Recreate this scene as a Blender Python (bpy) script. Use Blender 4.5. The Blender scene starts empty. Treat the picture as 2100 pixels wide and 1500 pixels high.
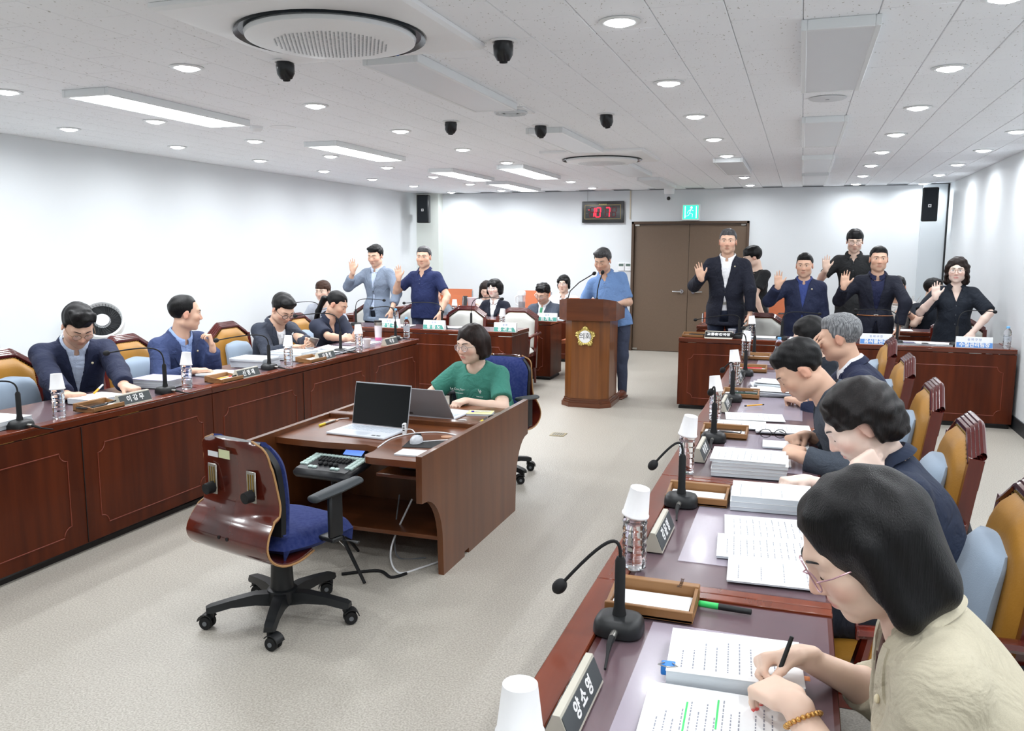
import bpy, math, random
import numpy as np
from mathutils import Vector, Matrix
random.seed(7); np.random.seed(7)
S = bpy.context.scene
COL = S.collection
PI = math.pi
rad = math.radians

# ------------------------------------------------------------------ camera
FPX, YAW, PITCH, ROLL, CAMH = 1713.8, .331187, .138408, .003686, 1.62
_d = np.array([-math.sin(YAW)*math.cos(PITCH), math.cos(YAW)*math.cos(PITCH), -math.sin(PITCH)])
_r0 = np.array([math.cos(YAW), math.sin(YAW), 0.]); _u0 = np.cross(_r0, _d)
_r = math.cos(ROLL)*_r0 + math.sin(ROLL)*_u0
_u = -math.sin(ROLL)*_r0 + math.cos(ROLL)*_u0
cam = bpy.data.cameras.new('camera'); camo = bpy.data.objects.new('camera', cam); COL.objects.link(camo)
cam.sensor_fit = 'HORIZONTAL'; cam.sensor_width = 36; cam.lens = FPX/2100*36; cam.clip_start = .05
camo.matrix_world = Matrix(((_r[0], _u[0], -_d[0], 0), (_r[1], _u[1], -_d[1], 0), (_r[2], _u[2], -_d[2], CAMH), (0, 0, 0, 1)))
S.camera = camo
# ------------------------------------------------------------------ world and exposure (a closed room: its own lamps light it)
W = bpy.data.worlds.new('world'); S.world = W; W.use_nodes = True
W.node_tree.nodes['Background'].inputs[0].default_value = (.8, .88, 1, 1)
W.node_tree.nodes['Background'].inputs[1].default_value = .05
S.view_settings.view_transform = 'Standard'; S.view_settings.look = 'None'
S.view_settings.gamma = 1; S.view_settings.use_curve_mapping = False
S.view_settings.exposure = 0.8
DOWN_W, PANEL_W = 3.9, 11.0          # watts of a downlight and of a lit ceiling panel
LAMP_COL = (.94, .97, 1.0)

# ------------------------------------------------------------------ photo pixel -> point on a known plane
def _ray(x, y): return _d + (x-1050)/FPX*_r - (y-750)/FPX*_u
def pz(x, y, z): v = _ray(x, y); return Vector(np.array([0, 0, CAMH]) + v*(z-CAMH)/v[2])
def py(x, y, Y): v = _ray(x, y); return Vector(np.array([0, 0, CAMH]) + v*Y/v[1])
def pxx(x, y, X): v = _ray(x, y); return Vector(np.array([0, 0, CAMH]) + v*X/v[0])

# ------------------------------------------------------------------ materials
def srgb(r, g, b):
    f = lambda c: (c/12.92 if c <= .04045 else ((c+.055)/1.055)**2.4)
    return (f(r/255), f(g/255), f(b/255), 1)
MATS = {}
def mat(name, col, rough=.5, metal=0, spec=.5, coat=0, noise=0, nscale=40, bump=0, bscale=200, stretch=None,
        trans=0, ior=1.45, alpha=1, emit=None, estr=0, sheen=0, col2=None, subs=0, attr=None, detail=3, coords='Object', wave=None):
    if name in MATS: return MATS[name]
    m = bpy.data.materials.new(name); m.use_nodes = True; MATS[name] = m
    nt = m.node_tree; b = nt.nodes['Principled BSDF']
    b.inputs['Base Color'].default_value = col; b.inputs['Roughness'].default_value = rough
    b.inputs['Metallic'].default_value = metal; b.inputs['Specular IOR Level'].default_value = spec
    b.inputs['Coat Weight'].default_value = coat; b.inputs['Coat Roughness'].default_value = .08
    b.inputs['Transmission Weight'].default_value = trans; b.inputs['IOR'].default_value = ior
    b.inputs['Alpha'].default_value = alpha
    if sheen: b.inputs['Sheen Weight'].default_value = sheen
    if subs:
        b.inputs['Subsurface Weight'].default_value = subs; b.inputs['Subsurface Scale'].default_value = .008
        b.inputs['Subsurface Radius'].default_value = (1, .35, .2)
    if emit: b.inputs['Emission Color'].default_value = emit; b.inputs['Emission Strength'].default_value = estr
    N = nt.nodes.new; L = nt.links.new
    if noise or bump or col2:
        tc = N('ShaderNodeTexCoord'); mp = N('ShaderNodeMapping'); L(tc.outputs[coords], mp.inputs[0])
        if stretch: mp.inputs['Scale'].default_value = stretch
    if noise or col2:
        tx = N('ShaderNodeTexNoise'); tx.inputs['Scale'].default_value = nscale; tx.inputs['Detail'].default_value = detail
        L(mp.outputs[0], tx.inputs[0])
        rp = N('ShaderNodeValToRGB'); L(tx.outputs[0], rp.inputs[0])
        c2 = col2 or tuple(c*(1-noise) for c in col[:3])+(1,)
        rp.color_ramp.elements[0].position = .35; rp.color_ramp.elements[1].position = .65
        rp.color_ramp.elements[0].color = c2; rp.color_ramp.elements[1].color = col
        L(rp.outputs[0], b.inputs['Base Color'])
    if attr:
        at = N('ShaderNodeAttribute'); at.attribute_name = attr
        L(at.outputs[0], b.inputs['Base Color'])
    if bump:
        t2 = N('ShaderNodeTexNoise'); t2.inputs['Scale'].default_value = bscale; t2.inputs['Detail'].default_value = 2
        L(mp.outputs[0], t2.inputs[0]); bp = N('ShaderNodeBump'); bp.inputs['Strength'].default_value = bump
        bp.inputs['Distance'].default_value = .01
        L(t2.outputs[0], bp.inputs['Height']); L(bp.outputs[0], b.inputs['Normal'])
    return m
def wood(name, c1, c2, rough=.3, scale=9, stretch=(1, 1, .08), coat=.3):
    return mat(name, srgb(*c1), rough, coat=coat, col2=srgb(*c2), nscale=scale, stretch=stretch, detail=6)

M_WOOD = wood('cherry_wood_panel', (90, 37, 13), (70, 26, 8), .45, 14, (1, 1, .08), .08)
M_WOOD.node_tree.nodes['Principled BSDF'].inputs['Specular IOR Level'].default_value = .22
M_WOODX = wood('cherry_wood_top', (94, 40, 20), (74, 29, 13), .25, 14, (.08, 1, 1))
M_WOODL = wood('reddish_edge_wood', (128, 56, 28), (106, 44, 20), .25, 14, (.08, 1, 1))
M_PLUM = mat('plum_desk_board', srgb(82, 40, 40), .3, coat=.3, noise=.15, nscale=6)
M_LINE = mat('panel_moulding_wood', srgb(128, 58, 40), .35)
M_PLINTH = mat('black_plinth', srgb(22, 18, 17), .6)
M_PODIUM = wood('podium_walnut', (128, 76, 30), (100, 56, 19), .4, 16, (1, 1, .06))
M_PODIUMD = wood('podium_dark_walnut', (104, 54, 25), (82, 41, 17), .35, 16, (.06, 1, 1))
M_DESKB = wood('brown_workstation_wood', (106, 60, 28), (88, 47, 20), .4, 12, (1, 1, .08))
M_DESKT = wood('brown_workstation_top', (118, 68, 38), (100, 55, 28), .3, 12, (.1, 1, 1))
M_BLACK = mat('black_plastic', srgb(28, 30, 32), .45)
M_BLACKM = mat('matte_black', srgb(18, 19, 21), .7)
M_GRAYP = mat('grey_plastic', srgb(110, 114, 118), .5)
M_CHROME = mat('chrome', srgb(210, 212, 215), .15, metal=1)
M_STEEL = mat('brushed_steel', srgb(180, 178, 172), .35, metal=1)
M_WHITE = mat('white_plastic', srgb(236, 238, 240), .4)
M_PAPER = mat('white_paper', srgb(244, 246, 248), .75)
M_PAPER2 = mat('paper_page_edges', srgb(214, 222, 228), .8, noise=.12, nscale=300, stretch=(.05, .05, 6))
M_CUP = mat('white_paper_cup', srgb(248, 248, 250), .5)
M_INK = mat('grey_print_ink', srgb(150, 153, 165), .8)
M_INKB = mat('black_print_ink', srgb(40, 40, 44), .8)
M_LETTER = mat('white_lettering', srgb(245, 245, 245), .5)
M_PLATE = mat('slate_name_plate', srgb(70, 76, 78), .45)
M_PLATES = mat('silver_name_plate_edge', srgb(196, 192, 178), .4)
M_TRAY = wood('desk_tray_wood', (150, 108, 66), (128, 88, 50), .45, 20, (.1, 1, 1), 0)
M_GLASS = mat('clear_bottle_plastic', (.97, .98, 1, 1), .03, trans=1, ior=1.2)
M_WATER = mat('bottle_cap_blue', srgb(120, 190, 245), .4)
M_LEATHER = mat('mustard_leather', srgb(172, 122, 46), .42, noise=.12, nscale=8, bump=.08, bscale=120)
M_LEATHERG = mat('pale_grey_leather', srgb(212, 212, 206), .5, bump=.08, bscale=120)
M_CHAIRW = wood('dark_red_chair_wood', (112, 38, 24), (74, 22, 16), .2, 10, (1, 1, .1), .6)
M_CREST = mat('carved_crest_wood', srgb(78, 26, 24), .18, coat=.7)
M_NAIL = mat('brass_nail_heads', srgb(160, 132, 70), .3, metal=.9)
M_CUSH = mat('blue_grey_cushion_cloth', srgb(144, 160, 178), .85, bump=.1, bscale=300, sheen=.2)
M_STRAP = mat('black_strap', srgb(26, 28, 34), .8)
M_SALMON = mat('salmon_vinyl', srgb(206, 122, 92), .5, noise=.06)
M_ORANGE = mat('orange_vinyl', srgb(212, 124, 84), .5)

# ------------------------------------------------------------------ mesh builder
class MB:
    def __init__(s): s.v = []; s.f = []; s.m = []; s.mi = 0
    def add(s, vs, fs, M=None):
        o = len(s.v)
        for p in vs: s.v.append(tuple(M @ Vector(p)) if M is not None else tuple(p))
        for f in fs: s.f.append(tuple(i+o for i in f)); s.m.append(s.mi)
        return s
    def box(s, c, d, b=0, M=None):
        h = [x/2 for x in d]; b = min(b, min(h)*.98)
        T = Matrix.Translation(Vector(c)); T = (M @ T) if M is not None else T
        if b <= 0:
            vs = [(x*h[0], y*h[1], z*h[2]) for x in (-1, 1) for y in (-1, 1) for z in (-1, 1)]
            return s.add(vs, [(0, 1, 3, 2), (4, 6, 7, 5), (0, 4, 5, 1), (2, 3, 7, 6), (0, 2, 6, 4), (1, 5, 7, 3)], T)
        vs = []; idx = {}
        for x in (-1, 1):
            for y in (-1, 1):
                for z in (-1, 1):
                    for a in range(3):
                        p = [x*(h[0]-b), y*(h[1]-b), z*(h[2]-b)]; p[a] = (x, y, z)[a]*h[a]
                        idx[(x, y, z, a)] = len(vs); vs.append(p)
        fs = []
        for a in range(3):
            u, w = (a+1) % 3, (a+2) % 3
            for sg in (-1, 1):
                q = []
                for (p1, p2) in ((-1, -1), (1, -1), (1, 1), (-1, 1)):
                    k = [0, 0, 0]; k[a] = sg; k[u] = p1; k[w] = p2; q.append(idx[(*k, a)])
                fs.append(tuple(q if sg > 0 else q[::-1]))
            for p1 in (-1, 1):
                for p2 in (-1, 1):
                    q = []
                    for sg, ax in ((-1, u), (1, u), (1, w), (-1, w)):
                        k = [0, 0, 0]; k[a] = sg; k[u] = p1; k[w] = p2; q.append(idx[(*k, ax)])
                    fs.append(tuple(q[::-1] if p1*p2 > 0 else q))
        for x in (-1, 1):
            for y in (-1, 1):
                for z in (-1, 1):
                    q = [idx[(x, y, z, a)] for a in range(3)]
                    fs.append(tuple(q if x*y*z > 0 else q[::-1]))
        return s.add(vs, fs, T)
    def tube(s, path, r, n=8, cap=True, flat=None):
        P = [Vector(p) for p in path]; R = list(r) if hasattr(r, '__len__') else [r]*len(P)
        vs = []; fs = []; up = None
        for i, p in enumerate(P):
            t = (P[min(i+1, len(P)-1)]-P[max(i-1, 0)])
            t = t.normalized() if t.length > 1e-9 else Vector((0, 0, 1))
            if up is None:
                up = Vector((0, 0, 1)) if abs(t.z) < .9 else Vector((1, 0, 0))
            a = t.cross(up)
            if a.length < 1e-6: a = t.orthogonal()
            a.normalize(); b = a.cross(t).normalized(); up = b
            for k in range(n):
                th = 2*PI*k/n; fl = flat or 1
                vs.append(p+a*(math.cos(th)*R[i])+b*(math.sin(th)*R[i]*fl))
        for i in range(len(P)-1):
            for k in range(n):
                k2 = (k+1) % n
                fs.append((i*n+k, i*n+k2, (i+1)*n+k2, (i+1)*n+k))
        if cap: fs.append(tuple(range(n))[::-1]); fs.append(tuple((len(P)-1)*n+k for k in range(n)))
        return s.add(vs, fs)
    def lathe(s, prof, n=20, M=None, sq=None):
        vs = []; fs = []
        for (r, z) in prof:
            for k in range(n):
                th = 2*PI*k/n; rr = r
                if sq: rr = r/(abs(math.cos(th))**sq+abs(math.sin(th))**sq)**(1/sq)
                vs.append((rr*math.cos(th), rr*math.sin(th), z))
        for i in range(len(prof)-1):
            for k in range(n):
                k2 = (k+1) % n
                fs.append((i*n+k, i*n+k2, (i+1)*n+k2, (i+1)*n+k))
        if prof[0][0] > 1e-6: fs.append(tuple(range(n))[::-1])
        if prof[-1][0] > 1e-6: fs.append(tuple((len(prof)-1)*n+k for k in range(n)))
        return s.add(vs, fs, M)
    def prism(s, poly, z0, z1, M=None):
        n = len(poly)
        vs = [(x, y, z0) for x, y in poly]+[(x, y, z1) for x, y in poly]
        fs = [tuple(range(n))[::-1], tuple(range(n, 2*n))]+[(i, (i+1) % n, n+(i+1) % n, n+i) for i in range(n)]
        return s.add(vs, fs, M)
    def grid(s, fn, nu, nv, th=None, close=False):
        """fn(u,v)->point; with th a slab of that thickness"""
        P = [[Vector(fn(i/nu, j/nv)) for j in range(nv+1)] for i in range(nu+1)]
        vs = [p for row in P for p in row]; w = nv+1
        fs = [(i*w+j, (i+1)*w+j, (i+1)*w+j+1, i*w+j+1) for i in range(nu) for j in range(nv)]
        if th:
            nn = []
            for i in range(nu+1):
                for j in range(nv+1):
                    a = P[min(i+1, nu)][j]-P[max(i-1, 0)][j]; b = P[i][min(j+1, nv)]-P[i][max(j-1, 0)]
                    q = a.cross(b); nn.append(q.normalized() if q.length > 1e-12 else Vector((0, 0, 1)))
            o = len(vs); vs += [vs[k]-nn[k]*th for k in range(o)]
            fs += [(a+o, d+o, c+o, b+o) for (a, b, c, d) in list(fs)]
            ring = [(i, 0) for i in range(nu)]+[(nu, j) for j in range(nv)]+[(i, nv) for i in range(nu, 0, -1)]+[(0, j) for j in range(nv, 0, -1)]
            ids = [i*w+j for i, j in ring]; k = len(ids)
            fs += [(ids[q], ids[(q+1) % k]+0, ids[(q+1) % k]+o, ids[q]+o)[::-1] for q in range(k)]
        return s.add(vs, fs)
    def ell(s, c, r, nu=16, nv=10, M=None):
        vs = []; fs = []
        for j in range(nv+1):
            a = PI*j/nv-PI/2
            for i in range(nu):
                t = 2*PI*i/nu
                vs.append((c[0]+r[0]*math.cos(a)*math.cos(t), c[1]+r[1]*math.cos(a)*math.sin(t), c[2]+r[2]*math.sin(a)))
        for j in range(nv):
            for i in range(nu):
                k = (i+1) % nu
                fs.append((j*nu+i, j*nu+k, (j+1)*nu+k, (j+1)*nu+i))
        return s.add(vs, fs, M)
    def build(s, name, m, parent=None, smooth=True, angle=40, loc=None):
        me = bpy.data.meshes.new(name); me.from_pydata(s.v, [], s.f)
        ms = m if isinstance(m, (list, tuple)) else [m]
        for x in ms: me.materials.append(x)
        if len(ms) > 1: me.polygons.foreach_set('material_index', s.m)
        me.validate()
        if smooth:
            me.shade_smooth()
            me.set_sharp_from_angle(angle=rad(angle))
        o = bpy.data.objects.new(name, me); COL.objects.link(o)
        if parent is not None: o.parent = parent
        if loc is not None: o.location = loc
        return o
def tag(o, label=None, cat=None, group=None, kind=None):
    if label: o['label'] = label
    if cat: o['category'] = cat
    if group: o['group'] = group
    if kind: o['kind'] = kind
    return o
def thing(name, label, cat, loc=(0, 0, 0), rz=0, group=None):
    o = bpy.data.objects.new(name, None); COL.objects.link(o); o.empty_display_size = .1
    o.location = loc; o.rotation_euler = (0, 0, rz)
    return tag(o, label, cat, group)
def dup(root, label=None, loc=None, rz=None, group=None, skip=()):
    def cp(o, par):
        c = o.copy(); COL.objects.link(c); c.parent = par
        for k in ('label', 'category', 'group'):
            pass
        for ch in o.children:
            if ch.name.split('.')[0] not in skip: cp(ch, c)
        return c
    r = cp(root, None)
    if label: r['label'] = label
    if group: r['group'] = group
    if loc is not None: r.location = loc
    if rz is not None: r.rotation_euler = (0, 0, rz)
    return r
def text_mesh(body, size, name, m, parent, M, align='CENTER', extrude=.0004, bold=0, ystretch=1, valign='CENTER'):
    c = bpy.data.curves.new('txt', 'FONT'); c.body = body; c.size = size; c.align_x = align; c.align_y = valign
    c.extrude = extrude; c.offset = bold; c.resolution_u = 2
    o = bpy.data.objects.new('txt', c); COL.objects.link(o)
    bpy.context.view_layer.update()
    me = bpy.data.meshes.new_from_object(o.evaluated_get(bpy.context.evaluated_depsgraph_get()))
    bpy.data.objects.remove(o); bpy.data.curves.remove(c)
    me.name = name; me.materials.clear(); me.materials.append(m)
    if ystretch != 1: me.transform(Matrix.Diagonal((1, ystretch, 1, 1)))
    ob = bpy.data.objects.new(name, me); COL.objects.link(ob); ob.parent = parent; ob.matrix_local = M
    return ob
def frame(o, x, y, z=None):
    """matrix with given axes at o"""
    x = Vector(x).normalized(); y = Vector(y).normalized(); z = x.cross(y)
    return Matrix(((x[0], y[0], z[0], o[0]), (x[1], y[1], z[1], o[1]), (x[2], y[2], z[2], o[2]), (0, 0, 0, 1)))
# ------------------------------------------------------------------ room shell
XL, XR, YB, YF, ZC = -6.28, 1.91, 13.38, -2.6, 2.55
m_wall = mat('white_painted_wall', srgb(225, 230, 233), .6, noise=.02, nscale=2)
m_floor = mat('speckled_beige_floor', srgb(198, 193, 183), .4, col2=srgb(166, 160, 149), nscale=130, bump=.25, bscale=130, detail=2)
def struct(mb, name, m, label=None, parent=None):
    o = mb.build(name, m, parent, smooth=False)
    if parent is None: tag(o, label, None, None, 'structure')
    return o
cx, cy = (XL+XR)/2, (YF+YB)/2; wx, wy = XR-XL, YB-YF
struct(MB().box((cx, cy, -.05), (wx+.4, wy+.4, .1)), 'floor', m_floor, 'speckled beige vinyl floor')
struct(MB().box((XL-.05, cy, ZC/2), (.1, wy, ZC+.04)), 'wall_left', m_wall, 'long white wall on the left')
struct(MB().box((XR+.05, cy, ZC/2), (.1, wy, ZC+.04)), 'wall_right', m_wall, 'white wall on the right')
wb = MB(); DX0, DX1, DZ = -2.585, -.78, 2.06
wb.box(((XL+DX0)/2, YB+.05, ZC/2), (DX0-XL, .1, ZC)); wb.box(((XR+DX1)/2, YB+.05, ZC/2), (XR-DX1, .1, ZC))
wb.box(((DX0+DX1)/2, YB+.05, (ZC+DZ)/2), (DX1-DX0, .1, ZC-DZ))
struct(wb, 'wall_back', m_wall, 'white back wall with the double door')
struct(MB().box((cx, YF-.05, ZC/2), (wx, .1, ZC)), 'wall_front', m_wall, 'white wall behind the camera')
m_base = mat('black_baseboard_vinyl', srgb(34, 38, 42), .5)
struct(MB().box((XR-.006, cy, .06), (.012, wy, .12)), 'baseboard_right', m_base, 'black baseboard along the right wall')
struct(MB().box((XL+.006, cy, .06), (.012, wy, .12)), 'baseboard_left', m_base, 'black baseboard along the left wall')
bb = MB().box(((XL+DX0)/2, YB-.006, .06), (DX0-XL, .012, .12)); bb.box(((XR+DX1)/2, YB-.006, .06), (XR-DX1, .012, .12))
struct(bb, 'baseboard_back', m_base, 'black baseboard along the back wall')
# boxed-in corner columns, wall conduit
m_col = mat('pale_green_column_paint', srgb(220, 226, 220), .6)
struct(MB().box((XL+.2, YB-.09, ZC/2), (.42, .18, ZC)), 'trim_1', m_col, 'pale boxed column in the left back corner')
struct(MB().box((XR-.17, YB-.05, ZC/2), (.34, .1, ZC)), 'trim_2', mat('grey_corner_panel', srgb(205, 212, 216), .35), 'grey panel in the right back corner')
struct(MB().box((XR-.012, YB-.11, ZC/2), (.022, .02, ZC)), 'trim_3', M_BLACK, 'black cable duct in the right back corner')
struct(MB().box((DX0-.035, YB-.008, 2.32), (.018, .016, .45)), 'trim_4', mat('beige_conduit', srgb(205, 198, 180), .5), 'thin conduit above the door corner')
# double door
m_door = mat('brown_steel_door', srgb(110, 92, 76), .45, noise=.06, nscale=60)
fr = MB(); fr.box((DX0+.02, YB+.02, DZ/2), (.04, .13, DZ), .004); fr.box((DX1-.02, YB+.02, DZ/2), (.04, .13, DZ), .004); fr.box(((DX0+DX1)/2, YB+.02, DZ-.02), (DX1-DX0, .13, .04), .004)
door = fr.build('door_1', mat('dark_brown_door_frame', srgb(84, 66, 52), .5)); tag(door, 'brown steel double door in the back wall', None, None, 'structure')
xm = (DX0+DX1)/2
for sgn in (-1, 1):
    w = (DX1-DX0)/2-.045
    lf = MB().box((xm+sgn*(w/2+.002), YB+.03, DZ/2-.02), (w, .045, DZ-.05), .004).build('door_leaf', m_door, door)
    hx = xm+sgn*.09; hz = .97
    h = MB(); h.tube([(hx, YB+.01, hz), (hx, YB-.035, hz)], .032, 16); h.tube([(hx, YB-.05, hz), (hx+sgn*.06, YB-.055, hz-.004), (hx+sgn*.14, YB-.045, hz-.002)], [.016, .013, .01], 8)
    h.build('handle', M_CHROME, lf)
    MB().box((xm+sgn*(w-.04), YB+.0, DZ-.055), (.075, .02, .03), .003).build('hinge', M_STEEL, lf)
    MB().box((xm+sgn*(w-.04), YB+.0, .03), (.075, .02, .03), .003).build('hinge', M_STEEL, lf)
# wall joints: thin cover strip above the clock
struct(MB().box((-3.32, YB-.002, 2.42), (.006, .004, .26)), 'trim_5', mat('wall_seam_grey', srgb(190, 194, 196), .6), 'thin seam in the back wall above the clock')

# ------------------------------------------------------------------ ceiling of tiles
TW, TL = .2835, .567
ceil = MB().box((cx, cy, ZC+.06), (wx+.4, wy+.4, .1)).build('ceiling', mat('ceiling_joint_grey', srgb(190, 194, 200), .8), smooth=False)
tag(ceil, 'white acoustic tile ceiling', None, None, 'structure')
def tile_mat():
    m = bpy.data.materials.new('fissured_ceiling_tile'); m.use_nodes = True; nt = m.node_tree; b = nt.nodes['Principled BSDF']
    b.inputs['Roughness'].default_value = .85
    N = nt.nodes.new; L = nt.links.new
    ge = N('ShaderNodeNewGeometry'); mp = N('ShaderNodeMapping'); L(ge.outputs['Position'], mp.inputs[0]); mp.inputs['Scale'].default_value = (1, .45, 1); mp.inputs['Rotation'].default_value = (0, 0, .6)
    v = N('ShaderNodeTexNoise'); v.inputs['Scale'].default_value = 95; v.inputs['Detail'].default_value = 1.5; L(mp.outputs[0], v.inputs[0])
    r = N('ShaderNodeValToRGB'); L(v.outputs[0], r.inputs[0])
    r.color_ramp.elements[0].position = .275; r.color_ramp.elements[0].color = srgb(190, 190, 188)
    r.color_ramp.elements[1].position = .315; r.color_ramp.elements[1].color = srgb(245, 248, 252)
    L(r.outputs[0], b.inputs['Base Color'])
    return m
m_tile = tile_mat()
def tile_geo(mb, x, y, w, l):
    e = .0035; z = ZC; mb.box((x, y, z+.006), (w-.002, l-.002, .012), e)
tm = MB(); tile_geo(tm, 0, 0, TW, TL); tmesh_o = tm.build('tile', m_tile, ceil); tmesh = tmesh_o.data
tiles = []
i0 = int((XL+.04)//TW)-1
for i in range(i0, int(XR//TW)+2):
    x = -.043+TW*(i+.5)
    if x-TW/2 < XL-.001 or x+TW/2 > XR: continue
    for j in range(-6, 26):
        y = TL*(j+.5*(i % 2))+.28
        if y+TL/2 > YB or y < YF+.4: continue
        p = np.array([x, y, ZC-CAMH]); dz = p @ _d
        u, v = 1050+FPX*(p @ _r)/max(dz, .01), 750-FPX*(p @ _u)/max(dz, .01)
        vis = dz > .3 and -150 < u < 2250 and -150 < v < 900
        tiles.append((0 if vis else 1, dz, x, y))
tiles.sort()
rest = MB(); first = True
for k, (h, dz, x, y) in enumerate(tiles):
    if k < 300 and h == 0:
        if first: o = tmesh_o; first = False
        else: o = bpy.data.objects.new('tile', tmesh); COL.objects.link(o); o.parent = ceil
        o.location = (x, y, 0)
    else: tile_geo(rest, x, y, TW, TL)
# cut tiles along the walls
xs = [-.043+TW*(i+1) for i in range(i0-1, 12)]
xa = min(x for x in xs if x > XL-.001); xb = max(x for x in xs if x < XR-.001)
for j in range(-4, 24):
    y = TL*(j+.5)
    if y+TL/2 > YB: continue
    if xa-XL > .01: tile_geo(rest, (XL+xa)/2, y, xa-XL, TL)
    tile_geo(rest, (XR+xb)/2, y, XR-xb, TL)
ro = rest.build('tile_field', m_tile, ceil); ro['kind'] = 'stuff'

# ------------------------------------------------------------------ ceiling lamps and fittings
m_lens = mat('lit_downlight_lens', (1, 1, 1, 1), .5, emit=(*LAMP_COL, 1), estr=22)
m_pan = mat('lit_panel_diffuser', (1, 1, 1, 1), .5, emit=(*LAMP_COL, 1), estr=4)
m_panoff = mat('unlit_panel_diffuser', srgb(222, 226, 230), .35)
m_alu = mat('white_aluminium_frame', srgb(230, 234, 236), .35)
def lamp(parent, shape, sx, sy, w, z, spread=170):
    l = bpy.data.lights.new('lamp', 'AREA'); l.shape = shape; l.size = sx
    if shape == 'RECTANGLE': l.size_y = sy
    l.energy = w; l.color = LAMP_COL; l.spread = rad(spread)
    o = bpy.data.objects.new('lamp', l); COL.objects.link(o); o.parent = parent; o.location = (0, 0, z)
    return o
cols = {-5.52: [1.5, 2.8, 4.05, 5.28, 6.5, 7.76, 9.03, 10.25, 11.52, 12.95], -4.57: [1.4, 2.66, 3.93, 5.16, 6.36, 7.61, 8.84, 10.13, 11.4, 12.75],
        -3.065: [-1.2, 1.2, 2.45, 3.71, 4.93, 6.17, 7.47, 8.72, 11.37, 12.62], -.755: [-1.5, -.3, 1., 2.26, 3.54, 4.88, 6.13, 7.42, 8.73, 11.33, 12.69],
        .667: [-1.5, -.2, 1.1, 2.4, 3.65, 4.93, 6.2, 7.55, 8.83, 10.18, 11.53, 12.92], 1.545: [-.2, 1.1, 2.4, 3.7, 5.03, 6.33, 7.65, 8.97, 10.34, 11.65, 13.09]}
proto = None; dls = []
for ci, (x, ys) in enumerate(cols.items()):
    for y in ys:
        if proto is None:
            t = thing('ceiling_downlight', '', 'downlight', (x, y, ZC))
            MB().lathe([(.055, .0), (.086, -.001), (.088, -.004), (.074, -.009), (.062, -.008), (.06, .0)], 28).build('trim_ring', m_alu, t)
            MB().lathe([(.0, -.022), (.03, -.0195), (.05, -.012), (.062, -.004), (.062, -.002)], 28).build('lens', m_lens, t)
            lamp(t, 'DISK', .12, 0, DOWN_W, -.024)
            proto = t
        else: t = dup(proto, loc=(x, y, ZC))
        t['group'] = 'ceiling downlights'; dls.append((t, ci, y))
colname = ['in the row nearest the left wall', 'in the second row from the left wall', 'in the row left of the black ceiling cameras', 'in the row between the ceiling cameras and the unlit panels', 'in the row right of the unlit panels', 'in the row nearest the right wall']
ords = ['farthest', 'second farthest', 'third farthest', 'fourth farthest', 'fifth farthest', 'sixth farthest', 'seventh farthest', 'eighth farthest', 'ninth farthest', 'tenth farthest', 'eleventh farthest', 'twelfth farthest']
for ci in range(6):
    row = sorted([t for t in dls if t[1] == ci], key=lambda a: -a[2])
    for k, (t, _, _) in enumerate(row): t['label'] = 'round ceiling downlight, %s %s' % (ords[k], colname[ci])
def panel(x0, x1, y0, y1, lit, label, group):
    t = thing('ceiling_panel_light', label, 'ceiling light', ((x0+x1)/2, (y0+y1)/2, ZC), 0, group)
    w, l = x1-x0, y1-y0; hh = .045
    f = MB()
    for sx in (-1, 1): f.box((sx*(w/2-.012), 0, -hh/2), (.024, l, hh), .003)
    for sy in (-1, 1): f.box((0, sy*(l/2-.012), -hh/2), (w-.048, .024, hh), .003)
    f.build('frame', m_alu, t)
    MB().box((0, 0, -hh+.006), (w-.046, l-.046, .006)).build('diffuser', m_pan if lit else m_panoff, t)
    if lit: lamp(t, 'RECTANGLE', w-.06, l-.06, PANEL_W, -hh-.002)
    return t
for (a, lb) in [((-4.22, -3.87, 4.0, 5.34), 'lit long ceiling panel, nearest of the four in the left row'), ((-4.2, -3.87, 6.55, 7.9), 'lit long ceiling panel, second of the four in the left row'),
          ((-4.2, -3.88, 9.15, 10.55), 'lit long ceiling panel, third of the four in the left row'), ((-4.2, -3.87, 11.07, 12.6), 'lit long ceiling panel, farthest of the left row'),
          ((-3.28, -2.96, 8.97, 10.5), 'lit long ceiling panel standing alone right of the left row')]:
    panel(*a, True, lb, 'lit ceiling panels')
for (a, lb) in [((-2.08, -1.78, 3.78, 5.26), 'unlit ceiling panel just behind the near air conditioner'), ((-2.08, -1.78, 6.35, 7.75), 'unlit ceiling panel in front of the far air conditioner'),
          ((-2.08, -1.78, 8.95, 10.4), 'unlit ceiling panel behind the far air conditioner'), ((-2.08, -1.78, 11.0, 12.5), 'unlit ceiling panel before the white dome camera'),
          ((-.05, .255, 3.75, 5.2), 'unlit ceiling panel nearest the camera on the right'), ((-.05, .255, 6.4, 7.9), 'unlit ceiling panel, second of the right row'),
          ((-.05, .255, 8.95, 10.45), 'unlit ceiling panel, third of the right row'), ((-.05, .255, 10.9, 12.4), 'unlit ceiling panel, farthest of the right row'),
          ((-.915, -.615, 8.97, 10.48), 'unlit ceiling panel between the downlights above the door')]:
    panel(*a, False, lb, 'unlit ceiling panels')
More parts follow.
